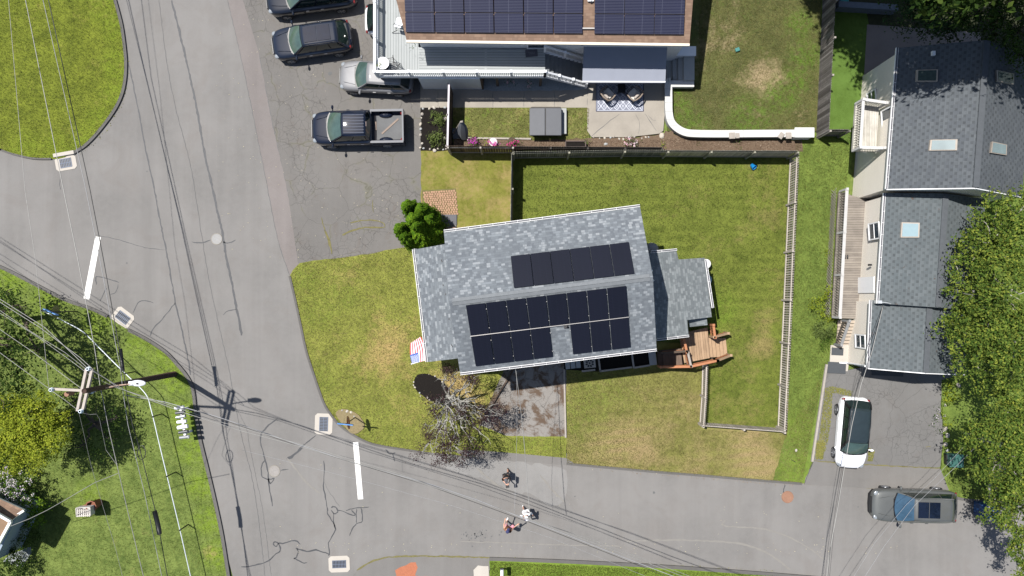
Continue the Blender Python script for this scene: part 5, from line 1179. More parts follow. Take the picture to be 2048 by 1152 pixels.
    if sun:
        x0, x1 = wst - .18, wst - .18 - sun; s2 = MB()
        for a0, a1 in ((x0, (x0 + x1) / 2 + .015), ((x0 + x1) / 2 - .015, x1)):
            g = MB(); g.box(((a0 + a1) / 2, 0, zt + .062), (abs(a0 - a1), yt * 1.42, .02)); g.build('sunroof', plain('sunroof_glass', (.006,.010,.022), .05, var=.5, spec=.9), t, local=True, bevel=.008)
    if kind == 'pickup':
        bx0, bx1 = rbb, xr; wz = belt + .02; rt = .09
        bd = MB(); bd.box(((bx0 + bx1) / 2, 0, .52), (bx0 - bx1 - .02, Wd * .96, .42)); 
        for s_ in (-1, 1):
            bd.box(((bx0 + bx1) / 2, s_ * (w2 - .03), .62), (bx0 - bx1 - .02, .09, .62)); bd.box(((bx0 + bx1) / 2, s_ * (w2 - .09), (wz + .7) / 2), (bx0 - bx1 - .04, .12, wz - .7))
            bd.ball((xr + L * .20, s_ * (w2 - .27), .74), (.42, .19, .24), nu=14, nv=8)
        bd.box((bx0 - .04, 0, .9), (.07, Wd * .93, .5)); bd.build('bed', paint, t, local=True, bevel=.02)
        tg = MB(); tg.box((xr + .04, 0, .84), (.08, Wd * .93, .56)); tg.build('tailgate', paint, t, local=True, bevel=.015)
        cr_ = MB()
        for s_ in (-1, 1): cr_.box(((bx0 + bx1) / 2, s_ * (w2 - .09), wz + .012), (bx0 - bx1 - .04, .13, .03))
        cr_.box((xr + .045, 0, wz + .002), (.09, Wd * .90, .03)); cr_.box((bx0 - .045, 0, wz + .005), (.08, Wd * .84, .03)); cr_.build('bed_rail_cap', plain('bed_cap', (.09,.095,.11), .5), t, local=True)
        ml = MB(); ml.box(((bx0 + bx1) / 2 - .1, 0, .75), (bx0 - bx1 - .42, Wd * .70, .04)); ml.build('bed_mat', plain('dusty_bed_mat', (.11,.112,.115), .8, var=.35, sc=1.2), t, local=True)
        st_ = MB(); st_.box((bx0 - .25, -.1, .78), (.1, .5, .06)); st_.beam((bx0 - .6, .35, .79), (xr + .35, -.5, .79), .10, .02); st_.build('load_strap', plain('orange_strap', (.22,.17,.14), .8), t, local=True)
        rb = MB()
        for k in range(7): y = -yt * .78 + k * yt * .26; rb.beam((wst - .12, y, zt + .062), (cabr_t + .08, y, zt + .060), .035, .018)
        rb.build('roof_ribs', plain('rib_navy', (.03,.04,.07), .55, spec=.3), t, local=True)
        tl = MB(); tl.box((cabr_t - .02, 0, zt - .005), (.05, .26, .04)); tl.build('brake_light', M['taill'], t, local=True)
    return t
cpaint = {'black': paintm('black_blue_paint', (.006,.010,.022), 0, .2), 'navy': paintm('navy_paint', (.004,.007,.018), .0, .22), 'silver': paintm('cool_grey_paint', (.185,.185,.19), .2, .35), 'white': paintm('white_car_paint', (.76,.76,.78), 0, .3), 'grey': paintm('dark_grey_paint', (.088,.092,.09), .2, .3), 'ink': paintm('ink_paint', (.006,.009,.018), 0, .25)}
def at(px, py, z=.75): p = W(px, py, z); return (p.x, p.y, 0)
gteal = plain('teal_windscreen', (.05,.085,.075), .06, var=.6, sc=3, spec=.9)
car('shiny black car with a reflective panoramic roof in the parking lot', at(623.5,80.5), R(180 + 8), 4.62, 1.86, 1.68, cpaint['black'], sun=1.5, glassm=gteal)
car('warm grey car with its rear under the corner of the raised deck', at(752,154), R(180 - 3), 4.28, 1.80, 1.55, cpaint['silver'], rails=False, glassm=gteal)
car('navy pickup truck with an open bed and ribbed roof', at(717,256.5), R(180 + 1), 5.35, 1.98, 1.86, cpaint['navy'], 'pickup', name='pickup_truck', cat='pickup', hood=.215, glassm=gteal)
car('dark car cut off by the top edge of the photo', at(622,-10), R(180 + 7), 5.2, 1.98, 1.80, cpaint['ink'], rails=False, glassm=gteal)
car('white car mostly hidden beneath the left side of the raised deck', at(806,39), R(0), 4.4, 1.80, 1.5, cpaint['white'], roofm=M['trimblk'], rails=False)
car('small white car with a black roof on the right driveway', at(1706,866), R(270 - 4.5), 4.12, 1.80, 1.56, cpaint['white'], roofm=plain('black_roof', (.02,.03,.035), .25, spec=.6), rails=False, glassm=gteal, hood=.25)
car('grey car with a glass sunroof parked at the roadside', at(1828,1011.5), R(180 - 1.5), 4.9, 1.93, 1.68, cpaint['grey'], sun=1.25, rails=False, glassm=plain('blue_windscreen', (.035,.075,.12), .06, var=.6, sc=3, spec=.9))
# ================================================================ trees and plants
rng = np.random.default_rng(5)
def leaf_obj(name, pts, nrm, size, mat, parent, asp=.55, jit=.35, bend=.0):
    n = len(pts); nrm = nrm / (np.linalg.norm(nrm, axis=1, keepdims=True) + 1e-9)
    r1 = rng.normal(size=(n, 3)); t = np.cross(nrm, r1); t /= np.linalg.norm(t, axis=1, keepdims=True) + 1e-9; b = np.cross(nrm, t)
    s = size * (1 + rng.uniform(-jit, jit, n))[:, None]
    off = np.array([0., 0., 0.])
    root = parent
    while root is not None: off = off + np.array(root.location); root = root.parent
    p = pts - off
    q = np.empty((n, 4, 3)); q[:, 0] = p - t * s * .5; q[:, 1] = p - b * s * asp * .5 + nrm * s * .06; q[:, 2] = p + t * s * .5; q[:, 3] = p + b * s * asp * .5 + nrm * s * .06
    me = bpy.data.meshes.new(name); me.vertices.add(4 * n); me.vertices.foreach_set('co', q.ravel())
    me.loops.add(4 * n); me.loops.foreach_set('vertex_index', np.arange(4 * n, dtype=np.int32))
    me.polygons.add(n); me.polygons.foreach_set('loop_start', np.arange(0, 4 * n, 4, dtype=np.int32)); me.polygons.foreach_set('loop_total', np.full(n, 4, dtype=np.int32))
    me.materials.append(mat); me.update(calc_edges=True)
    o = bpy.data.objects.new(name, me); col.objects.link(o); o.parent = parent; return o
def crown_pts(blobs, dens=2.0, per=26, sub=.28, up=.35, fill=.25, flat=.7, low=-.35):
    """clumps of leaves spread over (and a little inside) ellipsoids (centre, radius)"""
    P, Nn, centers = [], [], []
    for c, r in blobs:
        c = np.array(c); r = np.array(r if hasattr(r, '__len__') else (r, r, r * flat)); K_ = int(dens * 4 * math.pi * r[0] * r[1] * .75)
        d = rng.normal(size=(K_ * 2, 3)); d /= np.linalg.norm(d, axis=1, keepdims=True); d = d[d[:, 2] > low][:K_]
        k = np.where(rng.uniform(size=len(d)) < fill, rng.uniform(.35, .85, len(d)), rng.uniform(.80, 1.08, len(d)))
        lump = 1 + .13 * np.sin(d[:, 0] * 5 + c[0]) * np.cos(d[:, 1] * 6 + c[1]) + .08 * np.sin(d[:, 2] * 9 + c[0] * 3)
        cc = c + d * r * (k * lump)[:, None]; centers.append(cc)
        m = rng.poisson(per, len(cc)); idx = np.repeat(np.arange(len(cc)), m)
        ss = sub * rng.uniform(.6, 1.3, len(cc))[idx][:, None]
        g = rng.normal(size=(len(idx), 3)) * ss * np.array([1, 1, .55])
        P.append(cc[idx] + g); nn = d[idx] * .6 + g / (ss + 1e-6) * .35 + rng.normal(size=(len(idx), 3)) * .55; nn[:, 2] += up; Nn.append(nn)
    return np.concatenate(P), np.concatenate(Nn), np.concatenate(centers)
def lumpy(blobs, n=7, k=.5, seed=1):
    g = np.random.default_rng(seed); out = []
    for c, r in blobs:
        out.append((c, r * .72))
        for i in range(n):
            a = 2 * math.pi * (i + g.uniform(-.3, .3)) / n; e = g.uniform(-.1, .9); rr = r * g.uniform(.55, .8)
            out.append((Vector(c) + Vector((math.cos(a) * math.cos(e) * rr, math.sin(a) * math.cos(e) * rr, math.sin(e) * rr * .8)), r * k * g.uniform(.75, 1.15)))
    return out
def branch(mb, p, q, r0, r1, r=rnd, wob=.12, k=5):
    p, q = Vector(p), Vector(q); L = (q - p).length; pts = []
    for i in range(k + 1):
        t = i / k; w_ = wob * L * math.sin(math.pi * t) if 0 < i < k else 0
        pts.append(p.lerp(q, t) + Vector((r.uniform(-w_, w_), r.uniform(-w_, w_), r.uniform(-w_, w_) * .6 + .10 * L * math.sin(math.pi * t))))
    mb.tube(pts, [r0 + (r1 - r0) * i / k for i in range(k + 1)], 6); return pts
def tree(label, base, blobs, leafm, size, barkm, dens=2., per=26, sub=.28, cat='tree', name='tree', trunk=.18, limbs=14, group=None, up=.35, fill=.25, flat=.7, low=-.35, twig=True, asp=.55, lump=False):
    t = thing(name, label, cat, base, group=group); P, Nn, C0 = crown_pts(lumpy(blobs) if lump else blobs, dens, per, sub, up, fill, flat, low)
    leaf_obj('crown', P, Nn, size, leafm, t, asp)
    top = Vector(blobs[0][0]); b = Vector(base); mid = b.lerp(top, .55); a = MB(); branch(a, b, mid, trunk, trunk * .7, wob=.05)
    for c, r in blobs: branch(a, mid, Vector(c) - Vector((0, 0, .3)), trunk * .55, trunk * .28, wob=.08)
    bc = [Vector(c) for c, r in blobs]
    if twig:
        for i in rng.choice(len(C0), min(limbs * len(blobs), len(C0)), replace=False):
            q = Vector(C0[i]); s = min(bc, key=lambda v: (v - q).length); branch(a, s - Vector((0,0,.2)), q + Vector((0,0,.06)), trunk * .2, .012, k=4)
    a.build('trunk', barkm, t, smooth=True); return t
bark_p = plain('pale_bark', (.34,.32,.29), .85, var=.25, sc=6); bark_d = plain('dark_bark', (.09,.07,.055), .9, var=.3)
Lf = {'bright': leafmat('bright_leaves', [(.04,.075,.014),(.075,.125,.022),(.12,.175,.03),(.18,.225,.04),(.26,.285,.045)]),
      'dark': leafmat('dark_leaves', [(.018,.040,.014),(.030,.062,.022),(.045,.085,.028),(.07,.10,.03)]),
      'dull': leafmat('dull_leaves', [(.022,.045,.010),(.035,.065,.013),(.05,.085,.018),(.085,.12,.022)]),
      'yellow': leafmat('yellow_green_leaves', [(.15,.19,.016),(.21,.26,.025),(.30,.34,.035),(.34,.36,.04),(.15,.21,.02)]),
      'arbor': leafmat('arborvitae_leaves', [(.030,.080,.006),(.06,.13,.008),(.11,.19,.012),(.17,.25,.014)], trans=.15),
      'purple': leafmat('purple_leaves', [(.035,.018,.025),(.06,.030,.040),(.09,.055,.05),(.07,.07,.035)]),
      'lime': leafmat('lime_leaves', [(.14,.20,.02),(.22,.27,.02),(.30,.30,.03)]),
      'grassy': leafmat('blade_leaves', [(.10,.14,.035),(.15,.19,.06),(.07,.11,.03)]),
      'shrub': leafmat('shrub_leaves', [(.035,.075,.010),(.055,.11,.014),(.09,.15,.02)]),
      'pink': leafmat('pink_petals', [(.55,.03,.22),(.70,.06,.32),(.60,.10,.30)]), 'magenta': leafmat('magenta_petals', [(.50,.04,.42),(.62,.10,.50)]),
      'pale': leafmat('pale_petals', [(.62,.52,.56),(.50,.48,.62),(.60,.55,.50),(.45,.42,.5)]), 'whitep': leafmat('white_pink_petals', [(.75,.70,.70),(.68,.22,.36),(.78,.76,.74)]),
      'red': leafmat('red_petals', [(.45,.06,.05),(.55,.25,.08),(.5,.4,.3)])}
def B(px, py, h, r): return (W(px, py, h), r)
tree('big leafy green tree overhanging the roof at the right edge', W(1960,600), [B(1992,480,6,1.9), B(1955,500,5.2,1.3), B(1932,572,5.4,1.5), B(2010,580,6.5,2.1), B(1912,640,5.2,1.35), B(1975,670,6.4,2.0), B(1955,728,5.2,1.3), B(2040,690,6.6,2.0), B(2030,430,5.5,1.3), B(2020,785,4.6,1.1)], Lf['bright'], .15, bark_p, 1.55, 40, .20, limbs=4, fill=.1, low=-.1, flat=.85, lump=True)
tree('green tree leaning over the street at the lower right', W(2010,900), [B(1965,875,5.2,1.25), B(1935,868,4.6,.7), B(2010,840,5.6,1.4), B(2000,925,5.6,1.4), B(2000,985,5.0,1.0), B(2045,960,6.2,1.6), B(2022,1035,5.4,1.1), B(2045,1085,5.2,.95), B(1983,1035,4.4,.65), B(2050,850,6,1.6), B(2042,1135,4.6,.7)], Lf['bright'], .15, bark_p, 1.55, 40, .19, limbs=4, fill=.1, low=-.1, flat=.85, lump=True)
tree('dark tree hanging over the shaded patio at the top right', W(1845,10), [B(1822,18,4.6,1.2), B(1870,25,5,1.5), B(1850,-30,5,1.7), B(1900,0,5.4,1.6), B(1925,38,5.2,1.1), B(1790,-25,4.6,1.0), B(1872,60,4.6,.6)], Lf['dark'], .14, bark_d, 2.6, 24, .22)
tree('yellowish dark tree in the top right corner above the slate roof', W(1990,20), [B(1955,20,6.2,1.3), B(2000,20,6.5,1.7), B(2040,60,6.5,1.7), B(2045,108,6.0,1.0), B(1990,58,5.8,.9)], Lf['dull'], .14, bark_d, 2.4, 24, .22)
for i, (x, y, h, r_, lab) in enumerate(((15.0,19.8,13,2.3,'a'),(18.3,14.9,12.5,2.2,'b'),(20.8,15.3,13.5,2.5,'c'),(24.2,15.0,14,2.6,'d'),(27.5,14.2,13.5,2.4,'e'))):
    tree(['tall tree beyond the top edge shading the smooth lawn','tall tree beyond the top edge shading the shaded patio','tall tree beyond the top edge shading the upper slate roof','tall tree beyond the top edge shading the roof ridge','tall tree beyond the top right corner shading the far roof'][i], (x + 1, y + 3.5, 0), [((x, y, h), r_), ((x + 1.2, y + 1.5, h - 1), r_ * .8), ((x - 1, y + 1.8, h - 1.5), r_ * .8)], Lf['dull'], .32, bark_d, 2.2, 70, .40, trunk=.25, limbs=3, group='tall trees beyond the top edge')
tree('dark sprawling tree at the left edge under the power lines', W(-60,700), [B(-30,650,5.5,1.9), B(15,690,5.0,1.3), B(-15,750,5.4,1.7), B(40,735,4.4,1.0), B(5,620,4.6,.9), B(45,680,4.0,.6)], Lf['dull'], .15, bark_d, 2.3, 22, .25, limbs=5)
tree('low dark tree on the left verge near the street sign', W(60,640), [B(30,610,2.6,1.0), B(50,650,2.4,1.0), B(8,590,2.6,.9), B(70,700,2.2,.9)], Lf['dull'], .15, bark_d, 1.3, 20, .26, limbs=4)
tree('yellow green bushy tree at the left edge below the crossarms', W(140,830), [B(55,835,4.6,1.5), B(100,870,4.2,1.2), B(20,870,4.4,1.5), B(75,905,3.9,1.0), B(5,820,4.2,1.0), B(110,835,3.8,.9), B(25,915,3.7,.8)], Lf['yellow'], .12, bark_d, 3.0, 38, .16, limbs=1, up=.8, fill=.1, low=-.1, flat=.85, lump=True)
tree('dark shrubby tree in shade between yellow tree and chain link fence', W(200,850), [B(180,840,1.6,1.3), B(215,880,1.5,1.2), B(165,890,1.5,1.1), B(232,835,1.3,.9), B(150,800,1.8,.9)], Lf['dull'], .15, bark_d, 1.1, 16, .3, limbs=3)
# arborvitae: several upright rounded spires
av = thing('arborvitae', 'bright green arborvitae with several rounded spires at the house corner', 'evergreen', W(850,462))
P_, N_ = [], []
for px, py, h, rb in ((811,409,5.0,.50), (822,437,5.4,.58), (796,456,4.7,.50), (836,420,4.4,.60), (852,440,4.0,.66), (836,462,4.2,.78), (858,462,3.4,.72), (814,474,3.9,.52), (845,478,3.4,.62), (848,428,3.8,.55), (830,448,5.2,.5), (806,468,4.3,.5)):
    tip = W(px, py, h); rb *= 1.12; n = int(7500 * rb)
    z = rng.uniform(.0, 1, n) ** .55; th = rng.uniform(0, 2 * math.pi, n)
    prof = rb * (np.clip(1 - z, 0, 1) ** .42) * 1.12; wob = 1 + .13 * np.sin(th * 5 + z * 14 + px) + .10 * np.sin(th * 9 - z * 31)
    rr = prof * wob * rng.uniform(.88, 1.04, n)
    P_.append(np.stack([tip.x + rr * np.cos(th), tip.y + rr * np.sin(th), .15 + z * (h - .1)], 1))
    N_.append(np.stack([np.cos(th), np.sin(th), .25 + 1.6 * np.clip((z - .6) / .4, 0, 1)], 1) + rng.normal(size=(n, 3)) * .4)
leaf_obj('foliage', np.concatenate(P_), np.concatenate(N_), .115, Lf['arbor'], av, .45)
a = MB(); a.cyl(W(850,462), W(845,458,3.2), .12, 8); a.build('trunk', bark_d, av)
# sparse purple leaved tree in front of the house
pt_ = thing('purple_leaf_tree', 'sparse tree with bare grey branches and purple leaf tufts beside the old driveway', 'tree', W(896,792))
a = MB(); r = random.Random(12); b0 = W(896,790); top = W(900,795,1.5); branch(a, b0, top, .13, .11, r, .05)
tips = [(888,745,3.2),(912,742,3.4),(940,757,3.4),(938,775,3.6),(985,826,3.4),(1002,830,3.2),(970,812,3.6),(862,822,3.2),(853,868,3.5),(848,893,3.4),(878,900,3.8),(905,915,3.9),(893,880,4.2),(922,905,4.0),(948,895,3.7),(962,870,3.5),(940,850,4.2),(910,850,4.4),(930,820,4.2),(868,798,3.0),(975,850,3.2),(880,850,3.9),(900,930,3.4),(868,915,3.5),(945,800,3.9)]
tuft = []
for px, py, h in tips:
    q = W(px, py, h); pts = branch(a, top + Vector((r.uniform(-.1,.1), r.uniform(-.1,.1), r.uniform(-.2,.2))), q, .055, .012, r, .13, 6)
    for k in range(5):
        s = pts[r.choice((2,3,4,5))]; e = s + (q - top).normalized() * r.uniform(.2, .7) + Vector((r.uniform(-.6,.6), r.uniform(-.6,.6), r.uniform(-.1,.45)))
        tw = branch(a, s, e, .020, .006, r, .15, 3)
        for kk in range(2): e2 = tw[2] + Vector((r.uniform(-.3,.3), r.uniform(-.3,.3), r.uniform(0,.25))); a.tube([tw[2], e2], [.008, .004], 4)
        if r.random() < .38: tuft.append(e)
a.build('trunk', plain('lichen_bark', (.30,.29,.265), .85, var=.3, sc=9), pt_, smooth=True)
for px, py, h in ((851,853,3.2),(853,866,3.4),(848,893,3.2),(852,870,3.2),(880,897,3.7),(885,920,3.6),(905,922,3.7),(925,905,3.8),(960,905,3.4),(990,830,3.3),(998,818,3.2),(985,836,3.2),(945,757,3.4),(905,742,3.3),(863,822,3.1),(872,826,3.3),(868,800,3.0),(926,824,4.1),(912,880,4.2),(895,893,3.9),(940,892,3.8),(932,870,4.0),(890,912,3.6),(872,925,3.4),(965,815,3.6),(893,742,3.2),(1005,826,3.0),(948,905,3.5),(918,925,3.5)): tuft.append(W(px, py, h)); tuft.append(W(px + r.uniform(-8,8), py + r.uniform(-8,8), h))
C0 = np.array([tuple(v) for v in tuft]); idx = np.repeat(np.arange(len(C0)), rng.poisson(75, len(C0)))
g = rng.normal(size=(len(idx), 3)) * np.array([.22,.20,.12]); leaf_obj('leaves', C0[idx] + g, g + np.array([0,0,.15]) + rng.normal(size=g.shape) * .1, .095, Lf['purple'], pt_, .5)
def bush(name, label, blobs, lm, size, cat='shrub', flowers=None, dens=4, per=22, sub=.12, group=None, flat=.8, fl=(60, .10, .05), asp=.55, up=.35):
    base = Vector(blobs[0][0]); base.z = 0; t = thing(name, label, cat, base, group=group)
    P, Nn, C0 = crown_pts(blobs, dens, per, sub, up, .3, flat, -.2); P[:, 2] = np.maximum(P[:, 2], .07); leaf_obj('foliage', P, Nn, size, lm, t, asp)
    if flowers:
        n, sp, fs = fl; idx = rng.choice(len(C0), min(n, len(C0)), replace=False); c_ = C0[idx]; c_ = c_[c_[:, 2] > np.median(C0[:, 2]) - .1]
        id2 = np.repeat(np.arange(len(c_)), 12); g = rng.normal(size=(len(id2), 3)) * sp; leaf_obj('flowers', c_[id2] + g + np.array([0,0,sp]), g + np.array([0,0,.12]), fs, lm if flowers is True else flowers, t, .9)
    return t
bush('hydrangea', 'large hydrangea bush with pale pink and blue flower heads at the left edge', [B(22,955,1.2,.8), B(48,975,1.3,.85), B(20,995,1.2,.8), B(50,1000,1.1,.6), B(5,975,1.2,.8)], Lf['shrub'], .12, 'flowering shrub', Lf['pale'], fl=(150, .075, .075))
bush('shrub', 'glossy yellow green shrub beside the brown roofed house', [B(68,1012,1.0,.75), B(85,1025,.9,.6), B(62,1035,.9,.6)], leafmat('gloss_leaves', [(.07,.14,.015),(.12,.21,.02),(.20,.27,.03)]), .13, group='shrubs at the bottom left')
bush('shrub', 'dark rounded clipped shrub below the brown roof corner', [B(42,1078,.9,.95), B(62,1074,.8,.65), B(25,1085,.8,.7)], Lf['dull'], .08, dens=6, group='shrubs at the bottom left')
bush('shrub', 'dark shrub cut by the bottom left corner', [B(15,1140,1.0,1.1), B(38,1130,.8,.7)], Lf['dull'], .12, group='shrubs at the bottom left')
bush('shrub', 'dark shrub in shade at the left edge above the hydrangea', [B(5,922,1.0,.7), B(-5,940,1,.8)], Lf['dull'], .12, group='shrubs at the bottom left')
bush('shrub', 'bright lime shrub between the side lawn and the long deck', [B(1654,588,.7,.42), B(1660,580,.6,.35), B(1648,595,.5,.3)], Lf['lime'], .10, group='shrubs beside the long deck')
bush('shrub', 'yellow tipped shrub with pale stake beside the deck end', [B(1640,617,.8,.46), B(1650,628,.7,.4), B(1634,606,.6,.35), B(1662,634,.5,.25)], Lf['lime'], .09, group='shrubs beside the long deck')
bush('daylily_clump', 'arching daylily clump next to the side stairs', [B(1651,658,.4,.55), B(1640,665,.35,.4)], Lf['grassy'], .30, 'plant', dens=5, per=16, sub=.15, asp=.12)
bush('shrub', 'low mossy green shrub below the daylilies', [B(1652,684,.3,.42), B(1648,694,.25,.3)], Lf['shrub'], .07, group='shrubs beside the long deck')
for (px, py, s), lab in zip(((1664,470,.25),(1662,505,.3),(1658,540,.28),(1662,430,.18)), ('leafy weeds against the upper middle of the deck lattice','leafy weeds against the middle of the deck lattice','leafy weeds against the deck lattice just above the lime shrub','small weeds near the top corner of the deck lattice')):
    bush('weed_plant', lab, [B(px, py, .25, s)], Lf['lime'], .08, 'plant', group='weeds along the long deck')
bush('plant', 'green yellow plants beside the right driveway near the garage', [B(1893,775,.3,.42), B(1905,790,.3,.4), B(1890,800,.25,.3)], Lf['lime'], .10, 'plant', group='plants right of the right driveway')
bush('plant', 'purplish flowering plants along the edge of the right driveway', [B(1879,835,.25,.3), B(1876,850,.25,.28), B(1882,815,.25,.28), B(1884,862,.2,.28)], Lf['shrub'], .07, 'plant', Lf['pale'], group='plants right of the right driveway', fl=(40, .05, .04))
bush('plant', 'lime low plants between the driveway and the grey rocks', [B(1891,828,.25,.35), B(1896,842,.2,.3)], Lf['lime'], .08, 'plant', group='plants right of the right driveway')
for px, py, s, lab in ((874,239,.42,'upper ornamental grass clump in the dark mulch bed'), (876,278,.44,'lower ornamental grass clump in the dark mulch bed')):
    bush('ornamental_grass', lab, [B(px, py, .28, s)], Lf['grassy'], .22, 'grass clump', dens=9, per=18, sub=.12, asp=.16, group='grass clumps in the mulch bed')
bush('plant', 'tiny brown leaved plant between the two grass clumps', [B(867,257,.15,.16)], Lf['yellow'], .07, 'plant', Lf['red'], fl=(6, .04, .04))
for px, py, s, fm, lab in ((948,284,.34,'magenta','grey green flower pot plant with magenta tips by the board fence'), (1024,284,.36,'pink','big hot pink petunia mound by the board fence'), (1262,284,.34,'whitep','white and pink flowering plant in the patio bed')):
    bush('flower_pot_plant', lab, [B(px, py, .45, s)], Lf['grassy'] if px == 948 else Lf['shrub'], .07, 'flowers', Lf[fm], dens=9, fl=(14 if px == 948 else 70, .06, .055), group='flowers along the fence bed')
    pot = MB(); c0 = W(px, py); pot.cyl((c0.x, c0.y, 0), (c0.x, c0.y, .35), .16, 14, r2=.22); tag(pot.build('flower_pot', M['wood_dark']), 'round dark pot under the ' + {948:'magenta tipped plant',1024:'hot pink petunias',1262:'white and pink flowers'}[px], 'flower pot')
bush('plant', 'bright green leafy plant between the flower pots', [B(973,287,.2,.25)], Lf['lime'], .08, 'plant')
bush('potted_flowers', 'pink flowers filling a round pale pot', [B(986.5,286,.35,.20)], Lf['magenta'], .07, 'flowers', Lf['pink'], dens=14, fl=(20, .05, .05)); 
pot = MB(); c0 = W(986.5,286.5); pot.cyl((c0.x,c0.y,0), (c0.x,c0.y,.32), .20, 18, r2=.25); tag(pot.build('flower_pot', plain('pale_pot', (.5,.46,.46), .6)), 'round pale pot holding the pink flowers', 'flower pot')
bush('plant', 'yellow blossom plant right of the pink flower pot', [B(999,284,.15,.13)], Lf['lime'], .08, 'plant')
for px, py, lab in ((1021,163,'left of the two hanging flower baskets under the deck rail'), (1056,165,'right of the two hanging flower baskets under the deck rail')):
    bush('hanging_basket', lab, [B(px, py, .6, .22)], Lf['shrub'], .06, 'flowers', Lf['whitep'], dens=12, fl=(18, .04, .045), group='flower baskets by the deck')
bush('plant', 'lime coleus plants at the left of the raised planter', [B(1134,275,.45,.16), B(1141,281,.4,.14), B(1131,272,.4,.1)], Lf['lime'], .09, 'plant'); bush('plant', 'lime coleus plants at the right of the raised planter', [B(1162,276,.45,.15), B(1168,272,.4,.13)], Lf['lime'], .09, 'plant')
bush('plant', 'brownish green plant at the edge of the patio bed', [B(1178,283,.3,.28)], Lf['grassy'], .08, 'plant'); bush('plant', 'small green plant beside the large white rock', [B(1329,279,.25,.22)], Lf['lime'], .08, 'plant')
for (px, py, s), lab in zip(((1270,293,.14),(1290,296,.13),(1327,296,.2),(1313,288,.12),(1390,281,.22),(1410,282,.15),(1478,289,.18),(1485,298,.2),(1520,284,.15),(1560,295,.16),(1505,287,.1)),
    ('small weed right below the white and pink flowers','small weed by the fence between patio flowers and rock','leafy green weed at the fence below the large white rock','tiny weed just left of the large white rock','bluish weed under the start of the straight white wall','smaller weed right of the bluish one under the white wall','green weed under the pair of grey pavers','bright leafy weed at the fence below the pair of pavers','weed against the wall foot between the two paver groups','weed near the right end of the bark bed by the fence','tiny weed right of the bright leafy one in the bark bed')):
    bush('weed_plant', lab, [B(px, py, .12, s)], Lf['shrub'], .06, 'plant', group='weeds in the bark bed')
bush('weed_plant', 'leafy weeds at the right end of the retaining wall', [B(1629,268,.2,.25), B(1632,276,.2,.15)], Lf['lime'], .07, 'plant')
bush('vine', 'green vine hanging under the long house eave by the deck', [B(824,86,3.4,.18), B(828,90,3.1,.14)], Lf['shrub'], .08, 'plant')
# ground litter and tufts nobody could count
def scatter(name, poly_px, n, size, mat, z=.08, hh=.05, up=1.0, asp=.3, seed=3):
    pts = [W(x, y) for x, y in poly_px]; xs = [p.x for p in pts]; ys = [p.y for p in pts]; out = []
    g = np.random.default_rng(seed); q = np.stack([g.uniform(min(xs), max(xs), n * 2), g.uniform(min(ys), max(ys), n * 2)], 1); ins = np.zeros(len(q), bool); m = len(pts)
    for i in range(m):
        a, b = pts[i], pts[(i+1) % m]
        if a.y == b.y: continue
        c = ((a.y > q[:, 1]) != (b.y > q[:, 1])) & (q[:, 0] < (b.x - a.x) * (q[:, 1] - a.y) / (b.y - a.y) + a.x); ins ^= c
    q = q[ins][:n]; P = np.concatenate([q, np.full((len(q), 1), z) + g.uniform(0, hh, (len(q), 1))], 1)
    Nn = g.normal(size=P.shape) * .7; Nn[:, 2] += up
    o = leaf_obj(name, P, Nn, size, mat, None, asp); return tag(o, kind='stuff')
gb_ = leafmat('grass_blades_green', [(.05,.065,.014),(.12,.135,.030),(.21,.22,.055)], trans=.2); gd_ = leafmat('grass_blades_dry', [(.08,.08,.022),(.17,.16,.05),(.30,.25,.13)], trans=.2); gk_ = leafmat('grass_blades_deep', [(.035,.046,.011),(.075,.088,.022),(.13,.135,.045)], trans=.2)
scatter('grass_blades', [(231,0)] + K1[1:] + K1b + [(0,0)], 36400, .068, gb_, .08, .05, .4, .22, 1)
scatter('grass_blades', K2 + K2b + [(0,1152)], 72800, .068, gb_, .075, .06, .4, .22, 2)
scatter('grass_blades', [(586,545),(598,527),(820,494),(850,720),(1020,740),(958,850),(1010,874),(1130,876),(1130,915),(960,899),(857,903)] + K3[:11][::-1], 58799, .068, gd_, .08, .04, .4, .22, 3)
scatter('grass_blades', [(1134,745),(1405,725),(1405,858),(1572,868),(1645,745),(1604,960)] + K4[::-1], 56000, .068, gd_, .083, .04, .4, .22, 4)
scatter('grass_blades', [(1030,315),(1578,315),(1560,855),(1415,845),(1420,700),(1030,440)], 70000, .068, gk_, .09, .04, .4, .22, 5)
scatter('grass_blades', [(1590,275),(1700,265),(1668,690),(1645,745),(1604,960),(1575,860)], 30799, .068, gb_, .09, .06, .4, .22, 6)
scatter('grass_blades', [(1398,0),(1640,0),(1632,262),(1345,262),(1345,175),(1395,165)], 47600, .068, gd_, .085, .06, .4, .22, 7)
scatter('grass_blades', [(980,1122),(1560,1150),(980,1152)], 9800, .068, gb_, .075, .06, .4, .22, 8)
scatter('grass_blades', [(905,217),(1178,217),(1175,281),(905,281)], 12600, .068, gd_, .10, .06, .4, .22, 9)
scatter('grass_blades', [(1885,940),(1900,880),(2040,880),(2040,1005),(1967,1000),(1900,982)], 8400, .068, gb_, .075, .06, .4, .22, 10)
scatter('bark_chips', [(910,284),(1330,280),(1345,275),(1602,283),(1602,302),(910,300)], 6000, .07, leafmat('chips', [(.10,.06,.04),(.20,.14,.10),(.30,.24,.18)], trans=0), .115, .03, 1., .35, 11)

